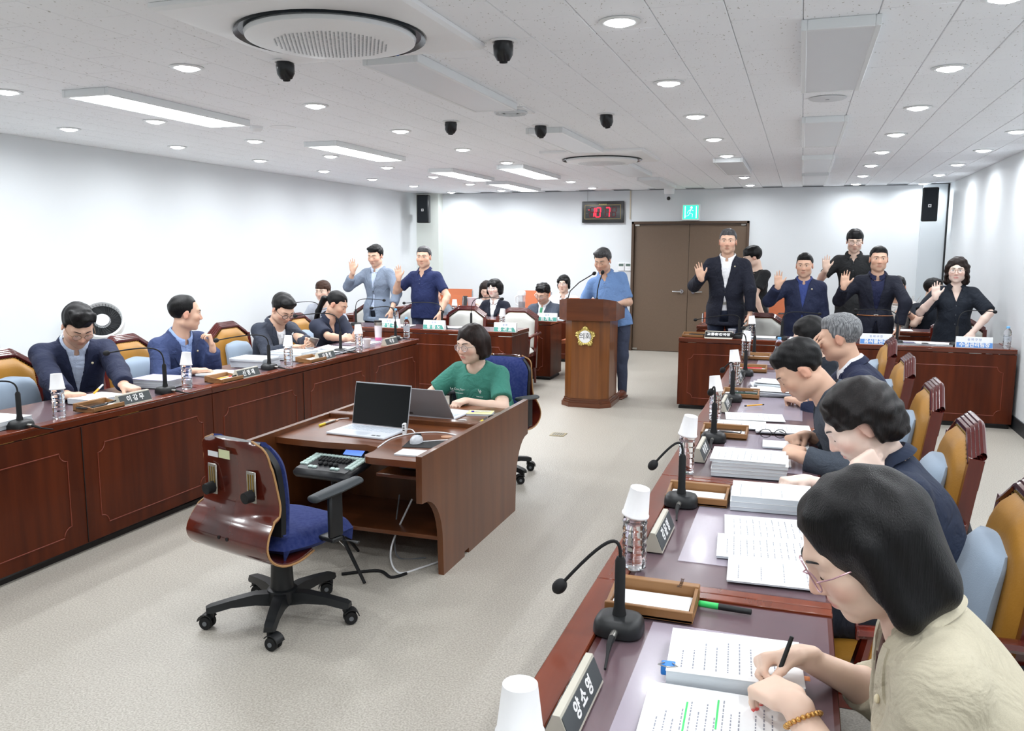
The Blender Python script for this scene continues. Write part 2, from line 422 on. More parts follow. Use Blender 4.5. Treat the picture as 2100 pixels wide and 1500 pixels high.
# round cassette air conditioners
def aircon(x, y, label):
    t = thing('ceiling_air_conditioner', label, 'air conditioner', (x, y, ZC), 0, 'round cassette air conditioners')
    n = 40; hw = .5
    pl = MB(); vs = []; fs = []
    for k in range(n):
        th = 2*PI*k/n; c, s_ = math.cos(th), math.sin(th); q = 1/max(abs(c), abs(s_))
        for (r, z) in ((hw*q*.999, -.001), (hw*q, -.018), (hw*q*.97, -.03)): vs.append((r*c, r*s_, z))
        vs.append((.40*c, .40*s_, -.045)); vs.append((.385*c, .385*s_, -.04))
    for k in range(n):
        k2 = (k+1) % n
        for j in range(4): fs.append((k*5+j, k*5+j+1, k2*5+j+1, k2*5+j))
    pl.add(vs, fs); pl.build('cover_plate', M_WHITE, t, angle=25)
    MB().lathe([(.39, -.041), (.395, -.055), (.36, -.03), (.30, -.004), (.0, -.004)], 48).build('air_slot', mat('dark_blue_air_slot', srgb(22, 30, 38), .25), t)
    disc = MB().lathe([(.33, -.02), (.355, -.05), (.35, -.066), (.30, -.078), (.0, -.09)], 48).build('round_cover', M_WHITE, t)
    g = MB()
    for i in range(-13, 14):
        for j in range(-13, 14):
            px_, py_ = i*.0185+(j % 2)*.009, j*.0165
            rr = math.hypot(px_, py_)
            if rr < .235:
                z = -.0805-(1-rr/.3)*.0095
                g.add([(px_-.006, py_-.004, z-.0005), (px_+.006, py_-.004, z-.0005), (px_, py_+.005, z-.0005)], [(0, 2, 1)])
    go = g.build('grille_holes', mat('grille_hole_grey', srgb(120, 126, 132), .8), disc, smooth=False); go['kind'] = 'stuff'
    MB().ell((.12, .372, -.045), (.016, .012, .012)).build('sensor_lens', mat('blue_sensor', srgb(40, 80, 150), .2), t)
aircon(-1.915, 3.22, 'large round cassette air conditioner at the top of the photo')
aircon(-1.93, 8.34, 'round cassette air conditioner farther back above the podium')
# black pan-tilt ball spotlights
for k, ((x, y), az, lb) in enumerate([((-2.5, 3.75), .4, 'black swivel fitting under the left corner of the near air conditioner'), ((-1.32, 3.7), .3, 'black swivel fitting right of the near air conditioner'), ((-2.49, 5.84), .5, 'black swivel fitting left of the square ceiling vent'),
                         ((-1.92, 6.22), 0, 'black swivel fitting behind the square ceiling vent'), ((-1.335, 5.86), -.3, 'black swivel fitting in front of the far air conditioner on its right')]):
    t = thing('ceiling_swivel_camera', lb, 'camera', (x, y, ZC), az, 'black ceiling swivel fittings')
    MB().lathe([(.062, 0), (.066, -.004), (.05, -.008), (.04, -.003)], 24).build('ring', M_WHITE, t)
    MB().lathe([(.036, .01), (.046, -.02), (.044, -.06), (.03, -.085), (.0, -.09)], 20, Matrix.Rotation(.35, 4, 'X')).build('body', mat('gloss_black', srgb(24, 26, 30), .25), t)
    MB().lathe([(.0, -.096), (.018, -.096), (.02, -.085)], 14, Matrix.Rotation(.35, 4, 'X')).build('lens', M_BLACKM, t)
# square vent, round ceiling speaker, smoke detectors
t = thing('ceiling_vent', 'square white ceiling vent with round louvres', 'vent', (-1.906, 5.5, ZC))
MB().box((0, 0, -.006), (.26, .26, .012), .004).build('plate', M_WHITE, t)
v = MB()
for r in (.11, .075, .04): v.lathe([(r, -.012), (r+.004, -.02), (r-.006, -.028), (r-.014, -.02)], 28)
v.build('louvre', mat('louvre_grey', srgb(205, 210, 214), .5), t)
t = thing('ceiling_speaker', 'flat round white speaker grille beside the near unlit panel', 'speaker', (.1, 5.66, ZC))
MB().lathe([(.1, 0), (.112, -.004), (.1, -.01), (.0, -.011)], 32).build('grille', mat('speaker_grille_white', srgb(216, 220, 224), .6), t)
MB().box((0, 0, -.0115), (.022, .006, .002)).build('badge', M_GRAYP, t)
t = thing('smoke_detector', 'small white smoke detector with round plate on the left ceiling', 'detector', (-4.02, 5.62, ZC))
MB().lathe([(.05, 0), (.05, -.02), (.03, -.04), (.0, -.042)], 20).build('body', M_WHITE, t)
MB().lathe([(.1, 0), (.1, -.004), (.0, -.005)], 24, Matrix.Translation((.17, .1, 0))).build('blank_plate', M_WHITE, t)
# white dome camera
t = thing('dome_camera', 'white hanging dome camera above the door', 'camera', (-1.94, 12.9, ZC))
MB().lathe([(.075, 0), (.08, -.02), (.075, -.09), (.07, -.1)], 24).build('housing', M_WHITE, t)
MB().lathe([(.066, -.09), (.064, -.15), (.045, -.19), (.0, -.2)], 24).build('ball', mat('grey_white_camera', srgb(200, 205, 210), .3), t)
MB().ell((0, -.055, -.165), (.028, .02, .028)).build('lens', M_BLACK, t)

# ------------------------------------------------------------------ wall fittings
def loudspeaker(loc, rz, label):
    t = thing('wall_loudspeaker', label, 'loudspeaker', loc, rz, 'black wall loudspeakers')
    MB().box((0, 0, 0), (.2, .16, .46), .012).build('cabinet', M_BLACK, t)
    g = MB(); g.box((0, -.083, 0), (.17, .012, .43), .006); g.build('grille', mat('speaker_cloth_black', srgb(40, 46, 52), .8, noise=.3, nscale=400), t)
    MB().box((0, -.091, -.02), (.04, .004, .04), .008).build('badge', M_LETTER, t)
    MB().box((0, -.0935, -.02), (.018, .002, .018), .004, Matrix.Rotation(0, 4, 'Y')).build('badge_mark', M_BLACK, t)
    MB().box((0, .12, 0), (.05, .1, .06), .004).build('bracket', M_GRAYP, t)
loudspeaker((-5.98, 12.85, 2.275), rad(12), 'black loudspeaker on the left back corner column')
loudspeaker((1.63, 12.95, 2.25), rad(-8), 'black loudspeaker on the right back corner wall')
t = thing('digital_clock', 'black digital wall clock with red numerals', 'clock', (-3.055, YB-.03, 2.215))
MB().box((0, 0, 0), (.68, .06, .34), .006).build('case', mat('gloss_black_clock', srgb(14, 14, 16), .12, coat=.6), t)
g = MB(); 
for z in (-.11, .11): g.box((0, -.0315, z), (.58, .003, .006))
for x in (-.29, .29): g.box((x, -.0315, 0), (.006, .003, .226))
g.build('gold_line', mat('clock_gold_line', srgb(170, 150, 90), .4), t)
m_led = mat('red_led_lit', srgb(255, 30, 50), .4, emit=srgb(255, 24, 48), estr=2.2); m_ledoff = mat('red_led_dark', srgb(86, 12, 22), .4)
SEG = {'0': 'abcdef', '1': 'bc', '7': 'abc', '': ''}
def digit(x, ch, only=None):
    w, h = .07, .145
    segs = {'a': ((0, h/2), 1), 'g': ((0, 0), 1), 'd': ((0, -h/2), 1), 'f': ((-w/2, h/4), 0), 'b': ((w/2, h/4), 0), 'e': ((-w/2, -h/4), 0), 'c': ((w/2, -h/4), 0)}
    on = MB(); off = MB()
    for k, ((sx, sz), hor) in segs.items():
        tgt = on if k in SEG[ch] else off
        tgt.box((x+sx+sz*.12, -.032, sz-.005), (w*.86 if hor else .016, .004, .016 if hor else h*.43), .002)
    if on.v: on.build('digit', m_led, t, smooth=False)
    if off.v: off.build('unlit_segments', m_ledoff, t, smooth=False)
digit(-.172, '1'); digit(-.072, '0'); digit(.078, '7'); digit(.18, '')
MB().box((-.225, -.0325, .035), (.012, .003, .012)).build('indicator', m_led, t)
text_mesh('PHAROS', .034, 'maker_text', mat('clock_gold_text', srgb(225, 205, 120), .4), t, frame((0, -.0325, .115), (1, 0, 0), (0, 0, 1)))
text_mesh('AM', .02, 'small_text', M_GRAYP, t, frame((-.255, -.0325, .035), (1, 0, 0), (0, 0, 1)))
text_mesh('PM', .02, 'small_text', M_GRAYP, t, frame((-.255, -.0325, -.025), (1, 0, 0), (0, 0, 1)))
# exit sign
t = thing('exit_sign', 'green running-man exit sign above the door', 'exit sign', (-1.66, YB-.05, 2.195))
MB().box((0, 0, 0), (.27, .1, .25), .006).build('housing', M_WHITE, t)
m_ex = mat('green_exit_panel', srgb(40, 205, 150), .4, emit=srgb(50, 225, 165), estr=1.0)
MB().box((0, -.0515, 0), (.23, .004, .21)).build('lit_panel', m_ex, t, smooth=False)
m_exw = mat('exit_white_figure', srgb(235, 255, 248), .4, emit=srgb(225, 255, 245), estr=1.0)
rn = MB(); rn.ell((.01, -.0545, .07), (.018, .002, .018), 12, 6)
for a, b in (((.005, .045), (-.015, -.01)), ((.0, .04), (.045, .02)), ((.0, .042), (-.04, .015)), ((-.04, .015), (-.05, -.02)), ((-.015, -.01), (.03, -.03)), ((.03, -.03), (.025, -.08)), ((-.015, -.01), (-.03, -.05)), ((-.03, -.05), (-.07, -.06))):
    rn.tube([(a[0], -.0545, a[1]), (b[0], -.0545, b[1])], .009, 6, flat=.25)
for x in (-.085, .085): rn.box((x, -.0545, 0), (.012, .002, .18))
rn.build('running_figure', m_exw, t)
# thermostats and switch left of the door
for k, (x, lb) in enumerate([(-2.745, 'white wall thermostat with dark display, left one beside the door'), (-2.632, 'white wall thermostat with dark display, right one next to the door frame')]):
    p = (x-.0, YB-.012, 1.345)
    t = thing('wall_thermostat', lb, 'thermostat', p, 0, 'thermostats by the door')
    MB().box((0, 0, 0), (.105, .024, .13), .006).build('case', M_WHITE, t)
    MB().box((0, -.013, .03), (.075, .003, .04), .001).build('display', mat('lcd_green_grey', srgb(96, 116, 108), .3), t)
    MB().box((0, -.013, -.02), (.06, .003, .02), .001).build('button', M_WHITE, t)
t = thing('light_switch', 'small white wall switch under the thermostats', 'switch', (-2.69, YB-.008, 1.19))
MB().box((0, 0, 0), (.07, .016, .12), .004).build('plate', M_WHITE, t); MB().box((0, -.009, 0), (.035, .004, .06), .002).build('rocker', m_alu, t)
# floor outlet
p = pz(1145, 892, 0)
t = thing('floor_outlet', 'brass floor outlet plate in the aisle', 'outlet', (p.x, p.y, 0))
MB().box((0, 0, .003), (.13, .13, .006), .002).build('plate', mat('dull_brass', srgb(170, 158, 128), .4, metal=.3), t)
g = MB()
for i in range(-2, 3): g.box((i*.02, 0, .0065), (.008, .09, .002))
g.build('slots', M_GRAYP, t)
# ------------------------------------------------------------------ desks
DH, DD = .73, .58
def molding(mb, x0, x1, z0, z1, y, c=.05, r=.0028):
    pts = []
    def arc(cx_, cz_, a0, a1):
        return [(cx_+c*math.cos(a0+(a1-a0)*k/6), y, cz_+c*math.sin(a0+(a1-a0)*k/6)) for k in range(7)]
    pts += arc(x0, z0, PI/2, 0); pts += arc(x1, z0, PI, PI/2); pts += arc(x1, z1, -PI/2, -PI); pts += arc(x0, z1, 0, -PI/2)
    mb.tube(pts+[pts[0]], r, 5)
def desk(name, label, loc, rz, w, panels=1, ends=(1, 1), group=None, ledge=.075, drop=0, d=DD, h=DH, mold=True, mat_sheet=False):
    """front faces local -y; x in -w/2..w/2"""
    t = thing(name, label, 'desk', loc, rz, group)
    MB().box((0, d/2+.01, h-.022), (w, d+.02, .034), .003).build('worktop', M_WOODX, t)
    MB().box((0, ledge/2, h+.0), (w, ledge, .012), .003).build('front_ledge', M_WOODL, t)
    for s_ in (-1, 1): MB().box((s_*(w/2-.018), (d+ledge)/2+.01, h-.001), (.036, d-ledge+.02, .01), .002).build('side_ledge', M_WOODL, t)
    MB().box((0, (d+ledge)/2+.01, h-.0035), (w-.076, d-ledge+.015, .004)).build('desk_board', M_PLUM, t)
    gl = MB().box((.0, (d+ledge)/2+.012, h-.0005), (w-.1, d-ledge-.01, .002)).build('glass_sheet', mat('desk_glass', srgb(200, 190, 205), .08, trans=.0, alpha=.10, spec=.6), t)
    if mat_sheet: MB().box((0, d*.62, h+.0012), (w*.62, .34, .0012)).build('desk_mat', mat('lilac_plastic_sheet', srgb(214, 204, 220), .2, alpha=.35, spec=.5), t)
    MB().box((0, .012, (h-.04)/2+.02), (w-.002, .02, h-.09), .002).build('front_panel', M_WOOD, t)
    if mold:
        for k in range(panels):
            x0 = -w/2+w*k/panels; x1 = x0+w/panels
            mm = MB(); molding(mm, x0+.1, x1-.1, .12, h-.16, .001); mm.build('panel_moulding', M_LINE, t)
    if panels == 2: MB().box((0, .0, (h-.04)/2+.02), (.004, .004, h-.1)).build('panel_joint', M_PLINTH, t)
    for s_, on in ((-1, ends[0]), (1, ends[1])):
        MB().box((s_*(w/2-.011), d/2+.012, (h-.04)/2+.02), (.022, d-.02, h-.09), .002).build('side_panel', M_WOOD, t)
    MB().box((0, d/2, .0125), (w-.03, d-.06, .025)).build('plinth', M_PLINTH, t)
    return t
XD = -3.555          # front face of the left row
for (a, b, n, lb) in [(2.30, 4.395, 2, 'long cherry wood desk nearest the camera on the left'), (4.4, 6.488, 2, 'long cherry wood desk in the middle of the left row'), (6.493, 7.5, 1, 'short cherry wood desk at the far end of the left row')]:
    desk('council_desk', lb, (XD, (a+b)/2, 0), PI/2, b-a, n, group='desks of the left row', mat_sheet=(n == 1))
XE = -.487           # front face of the right row
for k, (a, b) in enumerate([(1.02, 2.128), (2.132, 3.24), (3.244, 4.35), (4.354, 5.46), (5.464, 6.57), (6.574, 7.6)]):
    desk('council_desk', ['cherry wood desk with the open binder, nearest on the right', 'second cherry wood desk from the camera on the right', 'third cherry wood desk from the camera on the right', 'fourth cherry wood desk from the camera on the right', 'fifth cherry wood desk from the camera on the right', 'last cherry wood desk of the right row'][k], (XE, (a+b)/2, 0), -PI/2, b-a, 1, group='desks of the right row', mat_sheet=True)
YR, YL = 8.565, 8.42
for k, (a, b) in enumerate([(-1.15, .365), (.367, 1.88)]):
    desk('witness_desk', ['witness desk behind the right row, its left end by the aisle', 'witness desk behind the right row, against the right wall'][k], ((a+b)/2, YR, 0), 0, b-a, 1, group='witness desks on the right')
for k, (a, b) in enumerate([(-5.95, -4.43), (-4.428, -2.896)]):
    desk('witness_desk', ['witness desk behind the left row, its end near the left wall', 'witness desk behind the left row, its end at the aisle'][k], ((a+b)/2, YL, 0), 0, b-a, 1, group='witness desks on the left')
for k, (a, b) in enumerate([(-5.9, -4.41), (-4.408, -2.9)]):
    desk('rear_desk', ['desk with the writing man in the second left rear row, aisle half', 'desk in the second left rear row, wall half'][1-k], ((a+b)/2, 9.9, 0), 0, b-a, 1, group='rear desks on the left', d=.5)
for k, (a, b) in enumerate([(-1.146, .35), (.352, 1.85)]):
    desk('rear_desk', ['desk behind the standing officials, aisle half', 'desk behind the standing officials, wall half'][k], ((a+b)/2, 10.05, 0), 0, b-a, 1, group='rear desks on the right', d=.5)
for k, (a, b) in enumerate([(-5.9, -4.3), (-4.298, -2.75), (-.62, .62), (.622, 1.85)]):
    desk('rear_desk', ['back wall desk on the far left with the tablet', 'back wall desk with the pitcher, left of the door', 'back wall desk right of the door', 'back wall desk by the right wall'][k], ((a+b)/2, 11.6, 0), 0, b-a, 1, group='desks in the last row', d=.45)

# ------------------------------------------------------------------ leather armchairs
def armchair(name, leather, label, loc, rz, group, ht=.97, cushion=False):
    """sits facing local +y; backrest at y=-.26"""
    t = thing(name, label, 'chair', loc, rz, group)
    bw, tilt = .25, .14
    yb = lambda z: -.2-(z-.45)*tilt
    # crest outline
    def top(u):  # u -1..1
        a = abs(u)
        if a < .45: return ht
        if a < .78: return ht-.055*((a-.45)/.33)**1.0
        return ht-.055-.035*(a-.78)/.22
    n = 24
    for k in range(4):
        cr = MB()
        def fn(i, j, k=k):
            u = -1+2*i; z = top(u)-.010*k+.010; y = yb(z)+.011*k-.026
            q = j*2*PI
            return (u*(bw+.012-.002*k), y-.013*math.cos(q), z-.022+.015*math.sin(q)+.010)
        cr.grid(fn, n, 8)
        cr.build('crest_moulding', M_CREST, t)
    cb = MB().grid(lambda i, j: ((-1+2*i)*bw, yb(.5)-.022 if False else yb(top(-1+2*i)-.11*j)-.012, top(-1+2*i)-.02-.11*j), n, 2, .025); cb.build('crest_rail', M_CREST, t)
    for s_ in (-1, 1):
        MB().grid(lambda i, j, s_=s_: (s_*(bw-.0)+(.018*(i*2-1)), yb(.2+j*(ht-.3))+.016, .2+j*(ht-.3)), 1, 6, -.05).build('back_post', M_CHAIRW, t)
    def pad(i, j):
        u = -1+2*i; zb = .44; zt = top(u)-.045; z = zb+(zt-zb)*j
        e = (1-abs(u)**6)*(1-abs(2*j-1)**6)
        return (u*(bw-.02), yb(z)+.01+.045*e**.6, z)
    MB().grid(lambda i, j: pad(1-i, j), 20, 16).build('back_pad', leather, t)
    MB().grid(lambda i, j: ((-1+2*i)*(bw-.01), yb(.44+(top(-1+2*i)-.06-.44)*j)-.03, .44+(top(-1+2*i)-.06-.44)*j), 20, 4, .02).build('back_panel', leather, t)
    nl = MB()
    for s_ in (-1, 1):
        for k in range(26):
            z = .46+(top(1)-.05-.46)*k/25; nl.ell((s_*(bw-.018), yb(z)+.012, z), (.005, .004, .005), 6, 4)
    for k in range(25):
        u = -.95+1.9*k/24; z = top(u)-.045; nl.ell((u*(bw-.02), yb(z)+.012, z), (.005, .004, .005), 6, 4)
    no = nl.build('nail_trim', M_NAIL, t)
    def seat(i, j):
        u, v = -1+2*i, -1+2*j; e = (1-abs(u)**6)*(1-abs(v)**6)
        u, v = u*math.sqrt(1-.22*v*v), v*math.sqrt(1-.22*u*u)
        return (u*.265, .03+v*.25, .40+.06*e**.5)
    MB().grid(seat, 14, 14, .05).build('seat', leather, t)
    MB().box((0, .03, .37), (.5, .46, .05), .006).build('seat_rail', M_CHAIRW, t)
    for s_ in (-1, 1):
        ar = MB()
        ar.grid(lambda i, j, s_=s_: (s_*.285+.028*math.cos(2*PI*j)*1.0, -.24+.42*i, .615-.02*i*i+.016*math.sin(2*PI*j)), 8, 8)
        ar.box((s_*.285, -.24, .615), (.05, .012, .03), .003); ar.box((s_*.285, .18, .595), (.05, .012, .03), .003)
        ar.build('armrest', M_CHAIRW, t)
        MB().tube([(s_*.28, .15, .6), (s_*.275, .17, .5), (s_*.26, .14, .38)], [.018, .022, .02], 8).build('arm_support', M_CHAIRW, t)
        MB().tube([(s_*.23, .23, .38), (s_*.23, .24, .0)], [.024, .016], 8).build('leg', M_CHAIRW, t)
        MB().tube([(s_*.23, -.2, .38), (s_*.23, -.25, .0)], [.024, .016], 8).build('leg', M_CHAIRW, t)
    return t
def cushion(loc, rz, label):
    t = thing('lumbar_cushion', label, 'cushion', loc, rz, 'blue grey lumbar cushions')
    def fn(i, j):
        th = 2*PI*i; w = .175; hgt = .37
        prof = (1-abs(2*j-1)**7)**.45
        x = math.cos(th); y = math.sin(th)
        x = math.copysign(abs(x)**.5, x); y = math.copysign(abs(y)**.6, y)
        z = j*hgt; bul = .012+.05*math.sin(PI*min(1, j*.95+.05))**1.2
        return (x*w*prof*(1-.12*max(0, j-.55)), -.16-.135*z+(y*.5+.5)*(.05+bul)*prof*(1-.35*abs(x)**3*(y > 0)), z)
    MB().grid(lambda i, j: fn(1-i, j), 28, 14).build('pad', M_CUSH, t)
    sp = MB(); sp.tube([(-.17, -.12, .12), (-.24, -.14, .1), (-.285, -.2, .1), (-.27, -.27, .11), (0, -.29, .12), (.27, -.27, .11), (.285, -.2, .1), (.24, -.14, .1), (.17, -.12, .12)], .012, 6, flat=.4)
    sp.build('strap', M_STRAP, t)
    return t
CH_L = 'mustard leather chairs of the left row'; CH_R = 'mustard leather chairs of the right row'
lproto = armchair('leather_armchair', M_LEATHER, 'mustard leather armchair at the left edge beside the man reading', (-4.45, 3.85, 0), -PI/2, CH_L)
for y, lb in [(4.9, 'mustard leather armchair behind the man in navy reading at the left'), (6.08, 'mustard leather armchair behind the man resting chin on hand'), (7.15, 'mustard leather armchair behind the man looking at his phone'),]:
    dup(lproto, lb, (-4.45, y, 0), -PI/2, CH_L)
for y, lb in [(2.62, 'mustard leather armchair at the right photo edge, nearest'), (3.62, 'mustard leather armchair, second from the camera on the right'), (4.58, 'mustard leather armchair, third from the camera on the right'), (5.68, 'mustard leather armchair, fourth from the camera on the right'), (6.72, 'mustard leather armchair, farthest of the right row')]:
    dup(lproto, lb, (.37, y, 0), PI/2, CH_R)
c0 = cushion((-4.45, 3.85, .455), -PI/2, 'blue grey lumbar cushion on the leftmost chair by the photo edge')
for y, lb in [(4.9, 'blue grey lumbar cushion between the two nearest seated men on the left'), (6.08, 'blue grey lumbar cushion right of the man resting chin on hand'), (7.15, 'blue grey lumbar cushion right of the man with the phone')]:
    dup(c0, lb, (-4.45, y, .455), -PI/2)
for y, lb in [(2.62, 'large blue grey lumbar cushion behind the woman in beige, nearest on the right'), (3.62, 'blue grey lumbar cushion behind the woman in navy, second on the right'), (4.58, 'blue grey lumbar cushion on the third chair of the right row'), (5.68, 'blue grey lumbar cushion on the fourth chair of the right row'), (6.72, 'blue grey lumbar cushion on the farthest chair of the right row')]:
    dup(c0, lb, (.37, y, .455), PI/2)
# grey leather chairs behind the witness desks
gp = armchair('leather_armchair', M_LEATHERG, 'pale grey leather armchair with nail trim, left of the man in grey blazer', (-5.3, 9.52, 0), PI, 'pale grey leather chairs', .9)
for x, y, lb in [(-4.66, 9.52, 'pale grey leather armchair between the two men with raised hands'), (-3.95, 9.48, 'pale grey leather armchair right of the man in navy polo'), (-3.25, 9.4, 'pale grey leather armchair at the aisle end of the left witness desk'),
              (-.4, 9.64, 'pale grey leather armchair behind the tall man in navy suit'), (1.6, 9.64, 'pale grey leather armchair behind the woman with raised hand')]:
    dup(gp, lb, (x, y, 0), PI)

# ------------------------------------------------------------------ stacking chairs with salmon vinyl, last rows
def stack_chair(loc, rz, label, m, ht=.82):
    t = thing('stacking_chair', label, 'chair', loc, rz, 'vinyl stacking chairs in the rear rows')
    MB().grid(lambda i, j: ((.5-i)*.44, -.2-.03*j-.02*math.cos(PI*(i-.5)), .52+(ht-.52)*j), 8, 6, .03).build('back_pad', m, t)
    MB().grid(lambda i, j: ((-.5+i)*.44, -.2+.42*j, .44+.015*math.sin(PI*i)), 8, 6, .045).build('seat', m, t)
    for s_ in (-1, 1):
        MB().tube([(s_*.235, -.24, ht-.02), (s_*.235, -.2, .42), (s_*.235, -.26, .01)], .011, 8).build('back_leg', M_CHROME, t)
        MB().tube([(s_*.235, -.2, .42), (s_*.235, .2, .42), (s_*.235, .24, .01)], .011, 8).build('front_leg', M_CHROME, t)
    return t
sc = stack_chair((-.95, 10.85, 0), PI, 'salmon vinyl chair left of the tall man in navy suit', M_SALMON)
for x, y, lb in [(-.05, 10.8, 'salmon vinyl chair between the standing men by the door'), (.98, 10.85, 'salmon vinyl chair behind the man with the tan belt'), (1.52, 10.85, 'salmon vinyl chair behind the woman with raised hand')]:
    dup(sc, lb, (x, y, 0), PI)
s2 = stack_chair((-3.95, 12.45, 0), PI, 'orange vinyl chair behind the pitcher', M_ORANGE, .97)
for x, y, lb in [(-4.75, 10.75, 'orange vinyl chair beside the woman in black suit'), (-5.3, 12.5, 'orange vinyl chair behind the black tablet'), (-2.72, 10.7, 'orange vinyl chair half hidden by the podium'), (-.2, 12.5, 'orange vinyl chair behind the black laptop bag')]:
    dup(s2, lb, (x, y, 0), PI)

# ------------------------------------------------------------------ podium
t = thing('podium', 'tall walnut podium with the gold council emblem', 'podium', (-2.06, 8.55, 0))
def octo(hx, y0, y1, ch): return [(-hx, y0+ch), (-hx+ch, y0), (hx-ch, y0), (hx, y0+ch), (hx, y1), (-hx, y1)]
MB().prism(octo(.235, -.25, .22, .09), .085, .92).build('body', M_PODIUM, t, angle=20)
b = MB(); b.prism(octo(.265, -.28, .24, .1), 0, .045); b.build('plinth', M_PODIUMD, t, angle=20)
b = MB(); b.prism(octo(.252, -.267, .232, .095), .045, .065); b.prism(octo(.243, -.258, .226, .092), .065, .088); b.build('plinth_moulding', M_PODIUMD, t, angle=20)
top = MB(); pl = octo(.3, -.29, .26, .11); n = len(pl)
vs = [(x, y, .90) for x, y in pl]+[(x, y, 1.125-(y+.29)*.22) for x, y in pl]
top.add(vs, [tuple(range(n))[::-1], tuple(range(n, 2*n))]+[(i, (i+1) % n, n+(i+1) % n, n+i) for i in range(n)])
top.build('head', M_PODIUMD, t, angle=20)
em = MB()
npt = 25
def rose(k, nk, r0):
    a = 2*PI*k/nk; return a
vs = []; fs = []
N = 100; yy = -.252
for k in range(N):
    a = PI/2+2*PI*k/N
    R = .083+.012*math.cos(5*(a-PI/2))+.0035*math.cos(25*(a-PI/2))
    vs += [(R*math.cos(a), yy, R*math.sin(a)), ((R-.006)*math.cos(a), yy-.014-.004*math.cos(25*(a-PI/2)), (R-.006)*math.sin(a)), (.062*math.cos(a), yy-.012, .062*math.sin(a)), (.054*math.cos(a), yy-.008, .054*math.sin(a))]
for k in range(N):
    k2 = (k+1) % N
    for j in range(3): fs.append((k*4+j, k*4+j+1, k2*4+j+1, k2*4+j))
em.add(vs, fs, Matrix.Translation((0, 0, .735)) @ Matrix.Translation((0, yy, 0)) @ Matrix.Scale(1.17, 4) @ Matrix.Translation((0, -yy, 0)))
eo = em.build('emblem', mat('gold_emblem', srgb(205, 185, 110), .28, metal=.85), t, angle=60)
MB().lathe([(0, 0), (.064, 0), (.064, .004)], 32, Matrix.Translation((0, yy-.0105, .735)) @ Matrix.Rotation(PI/2, 4, 'X')).build('emblem_disc', M_LETTER, eo)
text_mesh('의회', .072, 'emblem_text', mat('dark_grey_text', srgb(60, 62, 64), .5), eo, frame((0, yy-.016, .737), (1, 0, 0), (0, 0, 1)))
def gooseneck(parent, path, r=.005, head=.017):
    MB().tube(path, r, 8).build('gooseneck', M_BLACKM, parent)
    d_ = (Vector(path[-1])-Vector(path[-2])).normalized(); e = Vector(path[-1])+d_*head*.6
    MB().ell((0, 0, 0), (head, head, head*1.25), 16, 10, Matrix.Translation(e) @ d_.to_track_quat('Z', 'Y').to_matrix().to_4x4()).build('windscreen', M_BLACKM, parent)
PO = Vector((-2.06, 8.55, 0))
for (bx, by, ball, Yb, lb) in [(-.22, -.16, (1217, 562), 8.6, 'podium microphone bent toward the speaker from the left'), (.1, -.2, (1235, 561), 8.42, 'straight podium microphone in front of the speaker')]:
    z_b = 1.125-(by+.29)*.22
    m_ = thing('podium_microphone', lb, 'microphone', (PO.x+bx, PO.y+by, z_b), 0, 'podium microphones')
    e_ = py(*ball, Yb)-Vector((PO.x+bx, PO.y+by, z_b))
    MB().lathe([(.016, 0), (.016, .02), (.008, .03)], 12).build('socket', M_BLACK, m_)
    gooseneck(m_, [(0, 0, 0), (e_.x*.1, e_.y*.1, e_.z*.35), (e_.x*.45, e_.y*.45, e_.z*.68), tuple(e_)], .0055, .019)

# ------------------------------------------------------------------ stenographers' two-sided workstation
X0, X1, Y0, Y1, TZ = -2.60, -1.62, 3.43, 5.03, .64
t = thing('workstation_desk', 'brown two-sided workstation desk in the centre with laptops', 'desk', (0, 0, 0))
YM = (Y0+Y1)/2
def side_profile():
    a = [(Y0, .665), (Y0, .44)]
    for k in range(1, 9):
        th = PI/2*k/8; a.append((Y0+.02+.215*math.sin(th)**1.0*1.0, .44-.26*(1-math.cos(th))-.0))
    a += [(Y0+.245, .0), (Y0+.52, .0), (Y0+.52, .03), (YM+.0, .03), (YM, 0.0)]
    h = [(2*YM-y, z) for y, z in a[:-3]][::-1]
    return a[:-2]+[(2*YM-Y0-.52, .03), (2*YM-Y0-.52, 0)]+h[2:] if False else a[:-3]+[(Y0+.52, 0), (Y0+.52, .028), (Y0+.58, .028), (Y0+.58, 0), (2*YM-Y0-.245, 0)]+[(2*YM-y, z) for y, z in a[:10]][::-1]
prof = side_profile()
for x, nm in ((X1-.03, 'side_panel'), (X0, 'side_panel')):
    M_ = Matrix(((0, 0, 1, x), (1, 0, 0, 0), (0, 1, 0, 0), (0, 0, 0, 1)))
    MB().prism(prof, 0, .03, M_).build(nm, M_DESKB, t, angle=30)
def top_poly(far):
    # near half outline with knee cut-out and rounded wing
    xs0, xs1 = X0+.03, X1-.03; y_main = Y0+.225
    pts = [(xs0, YM-.03), (xs0, y_main)]
    pts += [(xs0+.12, y_main-.012), (xs0+.3, y_main-.02), (xs1-.38, y_main-.0)]
    pts += [(xs1-.3, y_main-.03), (xs1-.285, y_main-.1), (xs1-.29, Y0+.04), (xs1-.27, Y0+.012), (xs1-.24, Y0+.0), (xs1, Y0+.0), (xs1, YM-.03)]
    if far: pts = [(X0+X1-x, 2*YM-y) for x, y in pts]
    return pts
for far in (0, 1):
    MB().prism(top_poly(far), TZ-.032, TZ).build('worktop', M_DESKT, t, angle=30)
MB().box(((X0+X1)/2, YM, TZ+.004), (X1-X0-.06, .07, .05), .006).build('centre_divider', M_DESKB, t)
MB().box(((X0+X1)/2, YM, .31), (X1-X0-.06, .02, .58)).build('back_panel', M_DESKB, t)
